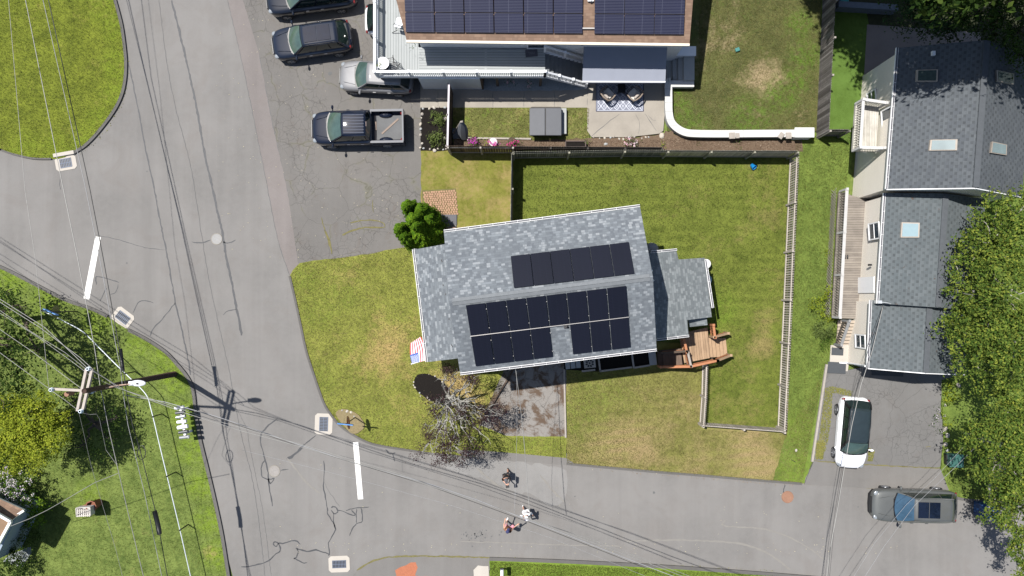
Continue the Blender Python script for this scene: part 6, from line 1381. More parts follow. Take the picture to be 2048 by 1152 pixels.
mo_ = leafmat('moss_bits', [(.10,.11,.03),(.16,.16,.04),(.22,.19,.06)], trans=0)
for pl_, n_, sd in (([(1650,775),(1664,772),(1662,830),(1655,880),(1645,915),(1632,916),(1640,850)], 2600, 12), ([(1662,772),(1705,782),(1700,792),(1664,785)], 500, 13), ([(1736,895),(1748,900),(1744,922),(1734,922)], 400, 14), ([(1630,880),(1648,885),(1645,918),(1630,918)], 900, 15)):
    scatter('driveway_moss', pl_, n_, .07, mo_, .078, .01, 1.2, .6, sd)
scatter('kerb_weeds', [(252,100),(257,100),(258,160),(248,205),(228,245),(200,280),(160,312),(156,306),(194,274),(222,240),(241,200),(250,160)], 500, .08, mo_, .01, .03, 1., .4, 16)
scatter('kerb_weeds', [(1200,938),(1320,948),(1490,961),(1600,970),(1600,973),(1490,965),(1320,952),(1200,941)], 500, .07, leafmat('dead_bits', [(.16,.11,.07),(.26,.2,.12)], trans=0), .01, .03, 1., .4, 17)
scatter('kerb_weeds', [(980,1113),(1300,1126),(1550,1140),(1550,1143),(1300,1130),(980,1117)], 500, .07, mo_, .01, .03, 1., .4, 18)
# ================================================================ garden furniture, people and small things
def rock(c, r, z, label, group, seed):
    q = random.Random(seed); a = MB(); nu, nv = 8, 5
    a.ball((0, 0, 0), (r, r * q.uniform(.65, 1), r * .6), nu=nu, nv=nv)
    a.v = [(x * q.uniform(.86, 1.1), y * q.uniform(.86, 1.1), zz) for x, y, zz in a.v]
    o = a.build('border_stone', [M['stone'], M['conc_grey'], M['wood_grey'], M['conc_light']][seed % 4], None); o.location = (c.x, c.y, z); o.rotation_euler = (0, 0, q.uniform(0, 6)); return tag(o, label, 'stone', group)
k = 0
def ringstones(path, step, r0, r1, label, group, z=.12):
    global k; P = [W(*p) for p in path]; acc = 0; q = random.Random(len(path))
    for i in range(len(P) - 1):
        L = (P[i+1] - P[i]).length; t = acc
        while t < L: k += 1; rock(P[i].lerp(P[i+1], t / L) + Vector((q.uniform(-.07,.07), q.uniform(-.07,.07), 0)), q.uniform(r0, r1), z, label, group, k); t += step * q.uniform(.7, 1.6)
        acc = t - L
ringstones([(890,217),(846,217),(843,230),(843,298),(900,301)], .26, .06, .12, 'small pale stone in the border around the dark mulch bed', 'stones around the mulch bed')
ringstones([(829,762),(836,750),(850,748),(868,753),(886,763),(897,778),(900,792)], .40, .03, .07, 'small white stone edging the round tree bed', 'stones around the tree bed')
ringstones([(829,768),(842,789),(862,801),(880,808)], .24, .04, .08, 'small tan stone on the lower rim of the tree bed', 'stones around the lower tree bed')
ringstones([(1188,275),(1255,277),(1306,274)], .24, .05, .09, 'small pale stone between the patio and its flower bed', 'stones along the patio bed')
for px, py, r_, lab in ((891,238,.13,'round white rock right of the upper grass clump'), (890,277,.11,'tan rock right of the lower grass clump'), (1323,272,.20,'large white rock at the corner of the patio bed'), (1211,289,.13,'pale round rock in the patio flower bed'), (685,820,.07,'white stone left on the bare patch by the street sign'), (695,822,.10,'larger white stone on the bare patch by the street sign'), (703,824,.08,'grey white stone right of the larger one on the bare patch'), (709,832,.05,'sliver of white stone nearest the sign post'),
                        (1888,856,.16,'blue grey rock beside the driveway plants'), (1893,870,.18,'larger blue grey rock above the green utility box'), (1889,888,.15,'pale rock left of the green utility box'), (1893,900,.12,'small pale rock below left of the green utility box'), (1915,770,.16,'tan rock near the garage corner under the tree'), (1591,900,.10,'white stone lying in the side lawn')):
    k += 1; rock(W(px, py), r_, .11, lab, None, k)
# hot tub with folded cover
ht_ = thing('hot_tub', 'hot tub under a dark grey two part cover on the small lawn', 'hot tub', W(1092,245))
a = MB(); c0 = W(1091,246); a.box((c0.x, c0.y, .42), (1.78, 1.52, .84)); a.build('shell', plain('tub_shell', (.06,.055,.05), .6), ht_, bevel=.08)
for s in (-1, 1):
    a = MB(); c1 = W(1091 + s * 16.4, 243.5, .95); a.box((c1.x, c1.y, .92), (.90, 1.58, .11), 0, 0, 0, s * .02); a.build('cover_half', plain('tub_cover', (.075,.079,.09), .55, var=.12, sc=2), ht_, bevel=.03)
a = MB(); c1 = W(1091,243.5,1.0); a.box((c1.x, c1.y, .985), (.03, 1.56, .02)); a.build('cover_hinge', M['trimblk'], ht_)
a = MB(); c1 = W(1127,243.5,.2); a.box((c1.x, c1.y, .2), (.34, 1.5, .4)); a.build('side_step', M['conc_grey'], ht_, bevel=.02)
crackset('patio_joint', [([(1183,273),(1210,250),(1238,229)], .03), ([(1290,229),(1300,245),(1312,262)], .03), ([(1296,232),(1304,240),(1311,242)], .02), ([(1270,228),(1278,245),(1276,268)], .015)], M['skid'], .113, 4)
crackset('walkway_joint', [([(876,184),(876,215)], .025), ([(986,184),(986,215)], .025), ([(1048,184),(1048,215)], .025), ([(1109,184),(1109,215)], .025), ([(1175,184),(1175,214)], .03)], M['skid'], .103, 5)
# closed umbrella and its base
um = thing('patio_umbrella', 'closed dark grey cantilever umbrella leaning over its base in the fence corner', 'umbrella', W(920,268))
a = MB(); q0, q1 = W(912,281,.13), W(917,262,.13); a.box((W(916,268).x, W(916,268).y, .17), (.62, .62, .1), .1); a.build('base_slab', plain('blue_base', (.07,.085,.10), .7), um, bevel=.02)
a = MB(); a.cyl(W(906,268,.1), W(921,244,2.1), .035, 8); a.cyl(W(921,244,2.1), W(926,243,2.15), .06, 8); a.cyl(W(927,258,.1), W(936,281,.4), .03, 8); a.build('pole', M['wood_grey'], um)
a = MB(); t0, t1 = W(924,243,2.15), W(927,276,.5); rows = []
for i in range(7):
    t = i / 6; c1 = t0.lerp(t1, t); rr_ = .06 + .24 * math.sin(min(1, t * 1.5) * math.pi * .5) * (1 - .35 * t)
    rows.append([c1 + Vector((math.cos(u_) * rr_ * (1 + .22 * math.cos(u_ * 6)), math.sin(u_) * rr_ * .4, math.sin(u_) * rr_ * .8)) for u_ in [j * math.pi / 12 for j in range(24)]])
b = loft(rows); b.build('canopy', plain('umbrella_cloth', (.14,.15,.17), .9), um, smooth=True)
# raised planter trough
pl = thing('raised_planter', 'dark wooden planter trough by the black board fence', 'planter', W(1151,290))
a = MB(); c0 = W(1151,289,.4)
for dx, dy, sx, sy in ((0,.17,1.2,.05),(0,-.17,1.2,.05),(.58,0,.05,.34),(-.58,0,.05,.34)): a.box((c0.x + dx, c0.y + dy, .3), (sx, sy, .5))
a.build('trough', plain('planter_wood', (.10,.075,.065), .85), pl); a = MB(); a.box((c0.x, c0.y, .45), (1.1,.3,.04)); a.build('soil', M['mulch'], pl)
a = MB(); a.beam(W(912,277) + Vector((0,0,.14)), W(1062,279) + Vector((0,0,.14)), .10, .14); tag(a.build('bed_edging', M['wood_grey']), 'pale timber edging in front of the flower pots', 'edging')
# patio rug with woven diamonds
rg = thing('patio_rug', 'navy and white diamond patterned rug on the patio under the chairs', 'rug', W(1238,188))
x0, x1, y1, y0 = W(1191.5,0).x, W(1287,0).x, W(0,150).y, W(0,224).y; zc = .116
a = MB(); a.prism([(x0,y0),(x1,y0),(x1,y1),(x0,y1)], .10, zc); a.build('backing', plain('rug_navy', (.022,.026,.06), .95, var=.1), rg)
a = MB(); wd_ = .03
for bx_ in ((x0+.05, x1-.05, y0+.05, y0+.05+wd_), (x0+.05, x1-.05, y1-.05-wd_, y1-.05), (x0+.05, x0+.05+wd_, y0+.1, y1-.1), (x1-.05-wd_, x1-.05, y0+.1, y1-.1)): a.prism([(bx_[0],bx_[2]),(bx_[1],bx_[2]),(bx_[1],bx_[3]),(bx_[0],bx_[3])], zc, zc + .004)
nx_, ny_ = 7, 4.5; dx, dy = (x1 - x0 - .22) / nx_, (y1 - y0 - .2) / ny_ ; gx0, gy0 = x0 + .11, y0 + .1
def clipd(cx, cy, rx, ry): return [(cx-rx, cy), (cx, cy-ry), (cx+rx, cy), (cx, cy+ry)]
def ringd(mb, cx, cy, r0, r1):
    o_, i_ = clipd(cx, cy, dx*r1, dy*r1), clipd(cx, cy, dx*r0, dy*r0)
    for e in range(4):
        f = (e + 1) % 4; pts = [o_[e], o_[f], i_[f], i_[e]]
        if all(gx0 - .02 <= p[0] <= gx0 + nx_*dx + .02 and gy0 - .02 <= p[1] <= gy0 + ny_*dy + .02 for p in pts): mb.prism(pts, zc, zc + .004)
for j in range(5):
    for i in range(nx_): cx, cy = gx0 + (i + .5) * dx, gy0 + (j) * dy + .0; ringd(a, cx, cy, .42, .50); ringd(a, cx, cy, .26, .32); ringd(a, cx, cy, .05, .11)
for j in range(5):
    for i in range(nx_ + 1): cx, cy = gx0 + i * dx, gy0 + (j + .5) * dy; ringd(a, cx, cy, .415, .495); ringd(a, cx, cy, .12, .25); 
a.build('woven_pattern', plain('rug_white', (.52,.54,.60), .95, var=.05), rg)
def armchair(px, py, ang, label):
    t = thing('patio_armchair', label, 'armchair', (W(px, py, .5).x, W(px, py, .5).y, .12), ang, 'patio armchairs on the rug')
    a = MB(); a.box((0, 0, .36), (.56, .56, .14)); a.build('seat_cushion', plain('cushion_grey', (.50,.48,.45), .9), t, local=True, bevel=.05)
    a = MB(); a.box((0, 0, .26), (.64, .64, .06))
    for x in (-.28, .28):
        for y in (-.28, .28): a.box((x, y, .12), (.05, .05, .24))
    a.build('frame', M['dark_metal'], t, local=True)
    a = MB()
    pts = [(-.25, -.36, .62), (.1, -.40, .66), (.33, -.34, .75), (.40, -.15, .82), (.42, 0, .84), (.40, .15, .82), (.33, .34, .75), (.1, .40, .66), (-.25, .36, .62)]
    sp_ = smoothline([Vector(p) for p in pts], 4); a.tube(sp_, .045, 8)
    for p in sp_[::2]: a.cyl(p, (p.x * .85, p.y * .85, .28), .018, 6)
    a.build('wicker_back', plain('wicker_brown', (.20,.16,.13), .8), t, local=True, smooth=True)
    a = MB(); a.box((.25, 0, .54), (.14, .46, .34), 0, 0, 0, -.25); a.build('back_cushion', plain('cushion_taupe', (.34,.30,.27), .9), t, local=True, bevel=.05)
armchair(1216, 188, R(225), 'left patio armchair with a pale cushion on the diamond rug'); armchair(1268, 188, R(-45), 'right patio armchair with a pale cushion on the diamond rug')
ct = thing('coffee_table', 'dark square coffee table between the patio armchairs', 'table', (W(1243,178,.4).x, W(1243,178,.4).y, .12))
a = MB(); a.box((0, 0, .40), (.44, .52, .05)); a.build('table_top', M['trimblk'], ct, local=True, bevel=.01)
for x in (-.18, .18):
    for y in (-.22, .22): a = MB(); a.box((x, y, .2), (.045, .045, .38)); a.build('leg', M['trimblk'], ct, local=True)
so_ = thing('patio_sofa', 'patio sofa almost hidden beneath the awning edge', 'sofa', (W(1240,155,.5).x, W(1240,152,.5).y, .12))
a = MB(); a.box((0, 0, .3), (1.5, .65, .2)); a.build('base', M['trimblk'], so_, local=True, bevel=.03); a = MB(); a.box((-.36, -.02, .44), (.68, .58, .12)); a.box((.36, -.02, .44), (.68, .58, .12)); a.build('cushions', plain('sofa_tan', (.30,.24,.20), .9), so_, local=True, bevel=.04)
a = MB(); a.box((0, .3, .6), (1.5, .12, .5)); a.build('backrest', M['trimblk'], so_, local=True, bevel=.03)
# deck furniture
tb_ = thing('bistro_table', 'round white bistro table in the corner of the raised deck', 'table', (W(766,127,3.0).x, W(766,127,3.0).y, dz))
a = MB(); a.cyl((0,0,.70), (0,0,.73), .34, 28); a.build('table_top', M['white_vinyl'], tb_, local=True); a = MB(); a.tube([(math.cos(t) * .34, math.sin(t) * .34, .72) for t in [j * math.pi / 14 for j in range(29)]], .012, 5); a.build('rim', M['dark_metal'], tb_, local=True)
a = MB(); a.cyl((0,0,0), (0,0,.7), .03, 8); a.cyl((0,0,0), (0,0,.03), .2, 16); a.build('pedestal', M['dark_metal'], tb_, local=True)
bush('potted_plant', 'small spiky green plant standing on the bistro table', [(Vector((W(760,131,3.2).x, W(760,131,3.2).y, dz + .85)), .12)], Lf['lime'], .14, 'plant', dens=20, per=14, sub=.06, asp=.2)
def wirechair(px, py, ang, label):
    t = thing('metal_chair', label, 'chair', (W(px, py, dz + .4).x, W(px, py, dz + .4).y, dz), ang, 'metal chairs on the raised deck')
    a = MB()
    for i in range(5): a.beam((-.2, -.18 + i * .09, .45), (.2, -.18 + i * .09, .45), .02, .015)
    a.tube([(-.2,-.2,.45),(.2,-.2,.45),(.2,.2,.45),(-.2,.2,.45),(-.2,-.2,.45)], .014, 6); a.build('seat', M['dark_metal'], t, local=True)
    a = MB(); a.tube([(.2,-.2,.45),(.27,-.19,.85),(.29,0,.95),(.27,.19,.85),(.2,.2,.45)], .014, 6)
    for y in (-.1, 0, .1): a.tube([(.2,y,.45),(.28,y,.9)], .010, 5)
    a.build('backrest', M['dark_metal'], t, local=True)
    for x, y in ((-.2,-.2),(-.2,.2),(.2,-.2),(.2,.2)): a = MB(); a.tube([(x,y,.45),(x*1.15,y*1.15,0)], .013, 6); a.build('leg', M['dark_metal'], t, local=True)
wirechair(780, 124, R(10), 'black wire chair touching the bistro table'); wirechair(790, 133, R(-30), 'black wire chair nearest the front railing')
fc = thing('folding_chair', 'white and grey folding chair half under the brown eave on the deck', 'chair', (W(799,44,dz+.5).x, W(799,44,dz+.5).y, dz), R(-15))
a = MB(); a.box((0,.05,.45), (.42,.42,.05)); a.build('seat', M['white_vinyl'], fc, local=True, bevel=.02); a = MB(); a.box((.02,-.3,.62), (.40,.08,.34), 0, 0, R(20)); a.build('backrest', M['white_vinyl'], fc, local=True, bevel=.02)
a = MB()
for x in (-.22,.22): a.tube([(x,-.35,.8),(x,.3,0)], .014); a.tube([(x,.3,.45),(x,-.3,0)], .014)
a.tube([(-.35,-.55,.05),(-.05,-.40,.30)], .02); a.build('frame', M['dark_metal'], fc, local=True)
dm = thing('welcome_mat', 'dark lettered doormat in front of the deck door', 'doormat', (W(1063,106.5,dz).x, W(1063,106.5,dz).y, dz + .005), R(5))
a = MB(); a.box((0,0,.012), (.68,.40,.022)); a.build('mat', plain('mat_violet', (.09,.085,.10), .95), dm, local=True)
tx = bpy.data.curves.new('w', 'FONT'); tx.body = 'YOU'; tx.size = .17; tx.align_x = 'CENTER'; tx.align_y = 'CENTER'; tx.extrude = .001
tmp = bpy.data.objects.new('w', tx); col.objects.link(tmp); bpy.context.view_layer.update(); me = bpy.data.meshes.new_from_object(tmp); bpy.data.objects.remove(tmp); me.materials.clear(); me.materials.append(plain('mat_letters', (.19,.20,.22), .9))
wo = bpy.data.objects.new('lettering', me); col.objects.link(wo); wo.parent = dm; wo.location = (0, 0, .0255)
# flag on the house corner
fg = thing('flag', 'striped american flag with starred blue corner flying from the house corner', 'flag', W(851,722,4.2))
def fpt(u_, v):   # u along the stripes (away from the pole), v across
    a0, a1 = W(824,727,3.6), W(851.5,721,4.1); b0, b1 = W(820,687,3.7), W(842,673,4.1)
    p = a0.lerp(a1, v).lerp(b0.lerp(b1, v), u_); bow = math.sin(u_ * math.pi)
    return p + Vector((-.05 * bow * (1 - v) + .10 * bow * v, 0, .06 * math.sin(u_ * 5 + v * 2)))
cols_ = [MB(), MB(), MB(), MB()]
for s in range(13):
    for i in range(16):
        u0, u1, v0, v1 = i / 16, (i + 1) / 16, s / 13, (s + 1) / 13
        canton = s < 7 and i < 6.4
        (cols_[2] if canton else cols_[0 if s % 2 == 0 else 1]).face([fpt(u0, v0), fpt(u1, v0), fpt(u1, v1), fpt(u0, v1)])
cols_[0].build('red_stripes', plain('flag_red', (.52,.05,.06), .8), fg); cols_[1].build('white_stripes', plain('flag_white', (.72,.70,.72), .8), fg); cols_[2].build('blue_canton', plain('flag_blue', (.05,.10,.32), .8), fg)
for j in range(5):
    for i in range(6):
        for q_ in ((0, 0),) + (((.5, .5),) if i < 5 and j < 4 else ()):
            c1 = fpt((.5 + i + q_[0]) / 16, (.7 + (j + q_[1]) * 1.35) / 13) + Vector((0, 0, .012)); pts = []
            for e in range(10): rr_ = .026 if e % 2 == 0 else .011; pts.append((c1.x + math.cos(e * .628) * rr_, c1.y + math.sin(e * .628) * rr_, c1.z))
            cols_[3].face(pts)
cols_[3].build('stars', M['white'], fg); a = MB(); a.cyl(W(856,719,4.0), W(823,728,3.75), .018, 8); a.ball(W(823,728,3.75), .035); a.build('flag_pole', M['white'], fg)
# bins, tubs, boxes
def lathe(prof, n=20):
    b = MB(); k_ = len(prof); 
    for r_, z in prof: b.v += [(r_ * math.cos(2*math.pi*i/n), r_ * math.sin(2*math.pi*i/n), z) for i in range(n)]
    for j in range(k_ - 1):
        for i in range(n): i2 = (i+1) % n; b.f.append([j*n+i, j*n+i2, (j+1)*n+i2, (j+1)*n+i]); b.m.append(0)
    return b
wt = thing('barrel', 'white round barrel tucked under the east eave of the middle house', 'barrel', W(1406,529)); b = lathe([(.0,.06),(.26,.06),(.30,.4),(.28,.8),(.24,.84),(0,.88)]); b.build('drum', M['white'], wt, local=True, smooth=True)
bb = thing('tub', 'round pale blue tub with dark blue contents under the east eave', 'tub', W(1409,560)); b = lathe([(.0,.06),(.24,.06),(.32,.45),(.30,.45),(.26,.3),(0,.3)]); b.build('bowl', plain('pale_blue_plastic', (.30,.48,.60), .5), bb, local=True, smooth=True); a = MB(); a.ball((.02,0,.32), (.12,.15,.06)); a.box((.06,.05,.36), (.12,.05,.05), .6); a.build('contents', plain('deep_blue', (.02,.06,.25), .5), bb, local=True)
cg = thing('covered_grill', 'grey covered round grill behind the east roof edge', 'grill', W(1300,500)); b = lathe([(.36,.05),(.40,.5),(.36,.85),(.2,1.0),(0,1.03)]); b.build('cover', plain('grill_cover', (.20,.21,.23), .7), cg, local=True, smooth=True)
gu = thing('utility_box', 'dark green utility box on the verge under the right trees', 'utility box', W(1911,921)); c0 = W(1911,921,.6)
a = MB(); a.box((c0.x, c0.y, .35), (.72,.68,.7), R(-2)); a.build('cabinet', plain('utility_green', (.03,.085,.07), .5), gu, bevel=.03); a = MB(); a.box((c0.x, c0.y, .73), (.80,.76,.06), R(-2)); a.build('lid', plain('utility_green2', (.035,.10,.085), .45), gu, bevel=.02)
a = MB(); c1 = W(1895,918,.2); a.box((c1.x, c1.y, .2), (.3,.6,.4)); tag(a.build('plinth', M['dark_metal'], bevel=.02), 'dark plinth at the left side of the green utility box', 'plinth')
rb_ = thing('recycling_bin', 'blue wheeled bin in the shade of the right trees by the kerb', 'bin', W(1958,1014)); c0 = W(1958,1014); a = MB(); a.prism([(c0.x-.42,c0.y-.38),(c0.x+.45,c0.y-.5),(c0.x+.5,c0.y+.3),(c0.x-.38,c0.y+.42)], .1, .95); a.build('body', plain('bin_blue', (.012,.05,.15), .45), rb_, bevel=.05)
a = MB(); a.prism([(c0.x-.20,c0.y-.42),(c0.x+.5,c0.y-.54),(c0.x+.55,c0.y+.34),(c0.x-.15,c0.y+.44)], .97, 1.02); a.build('lid', plain('bin_lid', (.015,.07,.20), .4), rb_, bevel=.03); a = MB(); a.beam((c0.x-.24,c0.y-.36,1.03), (c0.x-.18,c0.y+.36,1.03), .05, .03); a.box((c0.x-.34, c0.y-.02, .97), (.05,.12,.03)); a.build('handle', M['alu'], rb_)
for px, py in ((1952,1002),(1952,1026)): a = MB(); c1 = W(px,py); a.cyl((c1.x,c1.y-.03,.12), (c1.x,c1.y+.03,.12), .12, 12); a.build('wheel', M['tyre'], rb_)
vb = MB(); c0 = W(1473.5,101); vb.box((c0.x, c0.y, .14), (.26,.22,.14), R(20)); tag(vb.build('valve_box', plain('teal_lid', (.04,.17,.15), .6), bevel=.03), 'small teal green lid on the upper yard grass', 'valve box')
tt_ = thing('garden_toy', 'turquoise plastic garden toy at the top edge beside the tall fence', 'toy', W(1690,4)); a = MB(); c0 = W(1690,4,.4); a.ball((c0.x,c0.y,.3), (.28,.24,.22)); a.build('body', plain('turquoise', (.01,.22,.22), .4), tt_, smooth=True); a = MB(); a.box((c0.x+.15,c0.y-.15,.35), (.25,.1,.1), -.6); a.box((c0.x-.2,c0.y+.1,.3), (.12,.3,.1), .3); a.build('handles', plain('turquoise_d', (.01,.13,.16), .4), tt_)
bt = thing('bucket', 'tipped bright blue bucket by the top fence of the back lawn', 'bucket', W(1501,331)); b = lathe([(0,0),(.11,0),(.15,.26),(.165,.27),(.15,.28),(.13,.26),(.10,.02)]); o = b.build('pail', plain('bright_blue', (.01,.22,.55), .45), bt, local=True, smooth=True); o.rotation_euler = (R(60), 0, R(35)); o.location = (0, 0, .2)
bk = thing('bucket', 'dark blue bucket beside the brown roofed house wall', 'bucket', W(47,1042)); b = lathe([(0,.05),(.22,.05),(.27,.4),(.24,.4),(.2,.2),(0,.2)]); b.build('pail', plain('blue_tarp', (.02,.06,.35), .5), bk, local=True, smooth=True)
mbx2 = thing('mailbox', 'white mailbox alone on the lawn at the bottom edge', 'mailbox', W(1003,1140)); a = MB(); c0 = W(1004,1147,1.15); a.box((c0.x, c0.y, 1.15), (.17,.46,.18)); a.tube([(c0.x, c0.y - .23, 1.22), (c0.x, c0.y + .23, 1.22)], .085, 12); a.build('body', M['white_vinyl'], mbx2)
a = MB(); c1 = W(1000.5,1136.5); a.beam((c1.x, c1.y, 0), (c0.x, c0.y + .1, 1.06), .07, .07); a.build('post', M['dark_metal'], mbx2)
st_ = MB(); q = W(1580,918); st_.cyl((q.x,q.y,0), (q.x+.22,q.y-.12,.35), .015, 6); tag(st_.build('garden_stake', M['black']), 'thin black stake lying on the side lawn', 'stake')
# planter sculpture on the corner lawn
ps = thing('lattice_crate', 'white slatted crate perched on terracotta pots on the corner lawn', 'crate', W(190,1011)); c0 = W(170,1022,1.15)
a = MB(); a.box((c0.x, c0.y, .92), (.80,.48,.04), R(4))
for s_ in (-1, 1): a.box((c0.x, c0.y + s_ * .24, 1.12), (.82,.04,.44), R(4)); a.box((c0.x + s_ * .40, c0.y + s_ * .03, 1.12), (.04,.48,.44), R(4))
a.build('box', plain('chalky_stone', (.50,.47,.44), .9, var=.3, sc=6), ps); a = MB()
for i in range(7): a.box((c0.x - .30 + i * .11, c0.y - .05, 1.35), (.06,.42,.03), R(4))
for i in range(3): a.box((c0.x + .02, c0.y - .20 + i * .14, 1.372), (.70,.04,.02), R(4))
a.build('slats', plank('chalk_slats', (.34,.31,.28), (.60,.57,.53)), ps)
terr = plain('terracotta', (.22,.085,.05), .85, var=.35, sc=4)
for px, py, r_, hh, z0, lab in ((187,1010,.24,.75,.05,'smaller terracotta pot under the slatted crate'), (200,1004,.30,.85,.05,'larger terracotta pot right of the slatted crate')):
    tp_ = thing('terracotta_pot', lab, 'flower pot', W(px, py), group='terracotta pots on the corner lawn'); b = lathe([(0,0),(r_*.7,0),(r_,hh),(r_*1.1,hh),(r_*1.1,hh+.07),(r_*.9,hh+.07),(r_*.8,hh-.2),(0,hh-.22)], 8); o = b.build('pot', terr, tp_, local=True); o.location = (0, 0, z0)
# ---------------------------------------------------------------- people
def skinbody(t, name, joints, edges, mat, sub=2):
    """joints: name -> (x, y, z, radius)"""
    ks = list(joints); me = bpy.data.meshes.new(name); me.from_pydata([joints[k_][:3] for k_ in ks], [(ks.index(a), ks.index(b)) for a, b in edges], [])
    o = bpy.data.objects.new(name, me); col.objects.link(o); o.parent = t; me.materials.append(mat)
    m = o.modifiers.new('skin', 'SKIN'); 
    if not me.skin_vertices: bpy.context.view_layer.objects.active = o
    lay = me.skin_vertices[0].data
    for i, k_ in enumerate(ks):
        r_ = joints[k_][3]; lay[i].radius = r_ if isinstance(r_, tuple) else (r_, r_)
    lay[0].use_root = True; m.use_smooth_shade = True
    s = o.modifiers.new('sub', 'SUBSURF'); s.levels = s.render_levels = sub
    return o
def person(label, px, py, ang, top_m, leg_m, skin_m, hair_m, arms, cap=None, capd=1, lean=.0, sleeves=True, hold=None, hairlong=False, shoe=None, step=.14):
    t = thing('person', label, 'person', W(px, py), ang)      # local +x = facing
    L = lean
    J = {'pelvis': (0,0,.92,.125), 'belly': (.02+L*.3,0,1.08,.125), 'chest': (.03+L*.7,0,1.28,(.165,.12)), 'neckb': (.02+L,0,1.44,.075), 'neck': (.03+L*1.1,0,1.50,.055), 'head': (.05+L*1.25,0,1.58,.06), 'headm': (.06+L*1.3,0,1.66,.088), 'headt': (.04+L*1.3,0,1.73,.07)}
    E = [('pelvis','belly'),('belly','chest'),('chest','neckb'),('neckb','neck'),('neck','head'),('head','headm'),('headm','headt')]
    for s, n in ((1,'l'),(-1,'r')):
        st_ = step * s
        J.update({'hip'+n: (0,.09*s,.86,.095), 'knee'+n: (st_*.6+.03,.11*s,.48,.062), 'ankle'+n: (st_,.11*s,.09,.042), 'toe'+n: (st_+.16,.13*s,.045,.035)})
        E += [('pelvis','hip'+n),('hip'+n,'knee'+n),('knee'+n,'ankle'+n),('ankle'+n,'toe'+n)]
        el, wr = arms[n]; J.update({'sh'+n: (.02+L*.9,.185*s,1.40,.062), 'el'+n: (*el,.043), 'wr'+n: (*wr,.030)}); E += [('neckb','sh'+n),('sh'+n,'el'+n),('el'+n,'wr'+n)]
        d = (Vector(wr) - Vector(el)).normalized(); up_ = Vector((0,0,1)); sd = d.cross(up_)
        sd = sd.normalized() if sd.length > .01 else Vector((0,1,0)); pm = Vector(wr) + d * .05
        J['palm'+n] = (*pm, (.036,.018)); E.append(('wr'+n,'palm'+n))
        for fi, (off_, ln) in enumerate(((-.03,.055),(-.010,.072),(.011,.068),(.031,.05))):
            f1 = pm + d * .035 + sd * off_; f2 = f1 + d * ln * .6 - up_ * .01; f3 = f2 + d * ln * .3 - up_ * .025
            J[f'f{fi}a'+n] = (*f1,.009); J[f'f{fi}b'+n] = (*f2,.008); J[f'f{fi}c'+n] = (*f3,.007); E += [('palm'+n,f'f{fi}a'+n),(f'f{fi}a'+n,f'f{fi}b'+n),(f'f{fi}b'+n,f'f{fi}c'+n)]
        th1 = Vector(wr) + d * .03 + sd * s * .035; th2 = th1 + d * .04 + sd * s * .02; J['t1'+n] = (*th1,.011); J['t2'+n] = (*th2,.009); E += [('wr'+n,'t1'+n),('t1'+n,'t2'+n)]
    skinbody(t, 'body', J, E, skin_m)
    hx, hz_ = .06 + L * 1.3, 1.665
    f = MB(); f.ball((hx + .095, 0, hz_ - .01), (.022,.016,.03)); f.build('nose', skin_m, t, True, True)
    f = MB(); 
    for s in (-1, 1): f.ball((hx + .078, s * .035, hz_ + .02), (.014,.016,.010))
    f.build('eyes', M['white'], t, True, True); f = MB(); f.ball((hx + .082, 0, hz_ - .05), (.012,.028,.007)); f.build('mouth', plain('lips', (.35,.10,.09), .6), t, True, True)
    f = MB()
    for s in (-1, 1): f.ball((hx, s * .092, hz_), (.022,.012,.032)); 
    f.build('ears', skin_m, t, True, True)
    h = MB(); h.ball((hx - .018, 0, hz_ + .045), (.108,.100,.085), nu=16, nv=10)
    if hairlong: h.ball((hx - .10, 0, hz_ - .08), (.055,.085,.16)); h.ball((hx - .10, .04, hz_ - .2), (.045,.05,.13))
    h.build('hair', hair_m, t, True, True)
    if cap:
        c_ = MB(); c_.ball((hx - .01, 0, hz_ + .055), (.118,.108,.095), nu=18, nv=10); c_.prism([(hx + .06, -.085), (hx + .15, -.075), (hx + .195, -.03), (hx + .195, .03), (hx + .15, .075), (hx + .06, .085)], hz_ + .05, hz_ + .062); c_.build('cap', cap, t, True, True)
    T = {'a': (J['pelvis'][0],0,.90,.15), 'b': (J['belly'][0],0,1.08,.145), 'c': (J['chest'][0],0,1.28,(.185,.14)), 'd': (J['neckb'][0],0,1.42,.09)}
    TE = [('a','b'),('b','c'),('c','d')]
    for s, n in ((1,'l'),(-1,'r')):
        x, y, z, r_ = J['sh'+n]; T['s'+n] = (x,y,z,.078); e_ = Vector((x,y,z)).lerp(Vector(arms[n][0]), .95 if sleeves else .35); T['e'+n] = (*e_,.060); TE += [('d','s'+n),('s'+n,'e'+n)]
        if sleeves == 2: w_ = Vector(arms[n][0]).lerp(Vector(arms[n][1]), .9); T['w'+n] = (*w_,.045); TE.append(('e'+n,'w'+n))
    skinbody(t, 'shirt', T, TE, top_m)
    G = {'p': (0,0,.90,.145)}; GE = []
    for s, n in ((1,'l'),(-1,'r')):
        k_ = J['knee'+n]; G['h'+n] = (0,.09*s,.84,.115); G['k'+n] = (k_[0],k_[1],k_[2] + .06,.090); GE += [('p','h'+n),('h'+n,'k'+n)]
    skinbody(t, 'trousers', G, GE, leg_m)
    sh_ = MB()
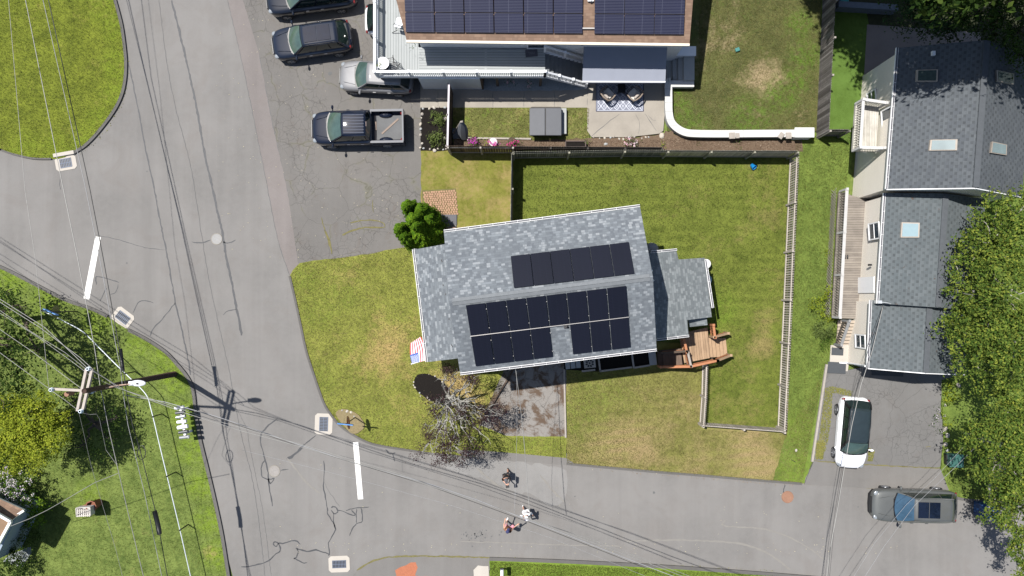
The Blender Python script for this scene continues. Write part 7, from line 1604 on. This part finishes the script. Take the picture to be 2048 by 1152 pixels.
    for s, n in ((1,'l'),(-1,'r')): sh_.ball((J['ankle'+n][0] + .07, .12*s, .05), (.14,.055,.055))
    sh_.build('shoes', shoe or M['black'], t, True, True)
    return t
blk = plain('black_cloth', (.018,.019,.022), .9); wht = plain('white_cloth', (.72,.72,.74), .9, var=.05); 
person('person in black clothes holding up a dark phone near the verge', 1013, 945, R(-80), blk, blk, M['skin'], M['hair'], {'l': ((.16,.22,1.18),(.38,.08,1.25)), 'r': ((.16,-.20,1.18),(.38,-.06,1.25))}, plain('charcoal_cap', (.09,.09,.10), .85), step=-.2, shoe=M['black'])
a = MB(); c0 = W(1013,945); f_ = Vector((math.cos(R(-80)), math.sin(R(-80)), 0)) * .52; a.box((c0.x + f_.x, c0.y + f_.y, 1.27), (.16,.20,.02), R(-80)); tag(a.build('phone', M['black'], bevel=.004), 'dark phone held out by the person in black', 'phone')
person('person in white clothes and a white cap in the middle of the side street', 1052, 1017, R(-70), wht, wht, M['skin'], M['hair'], {'l': ((.02,.30,1.15),(.20,.32,1.0)), 'r': ((-.05,-.36,1.20),(.18,-.22,1.16))}, wht, sleeves=2, step=.2, shoe=M['white'])
a = MB(); c0 = W(1053,1018); a.box((c0.x + .02, c0.y - .30, 1.18), (.26,.09,.05), R(10)); tag(a.build('sunglasses_case', plain('navy_cloth', (.03,.04,.13), .7), bevel=.02), 'dark blue folded item held before the person in white', 'case')
person('person with bare arms wearing a navy cap with one arm raised in the side street', 1016, 1047, R(70), plain('brown_top', (.22,.10,.05), .85, var=.4, sc=14), plain('pink_shorts', (.60,.30,.32), .8), M['skin'], plain('brown_hair', (.12,.05,.025), .6), {'l': ((.25,.30,1.36),(.50,.33,1.42)), 'r': ((.22,-.26,1.22),(.45,-.42,1.25))}, plain('navy_cap', (.03,.035,.10), .8), sleeves=False, hairlong=True, step=.15, shoe=M['white'])
a = MB(); a.ball(W(1025.5,1052.5,1.25), (.09,.10,.07)); tag(a.build('handbag', plain('pink_bag', (.60,.22,.28), .7), smooth=True), 'small pink bag in the hand of the person with the navy cap', 'bag')
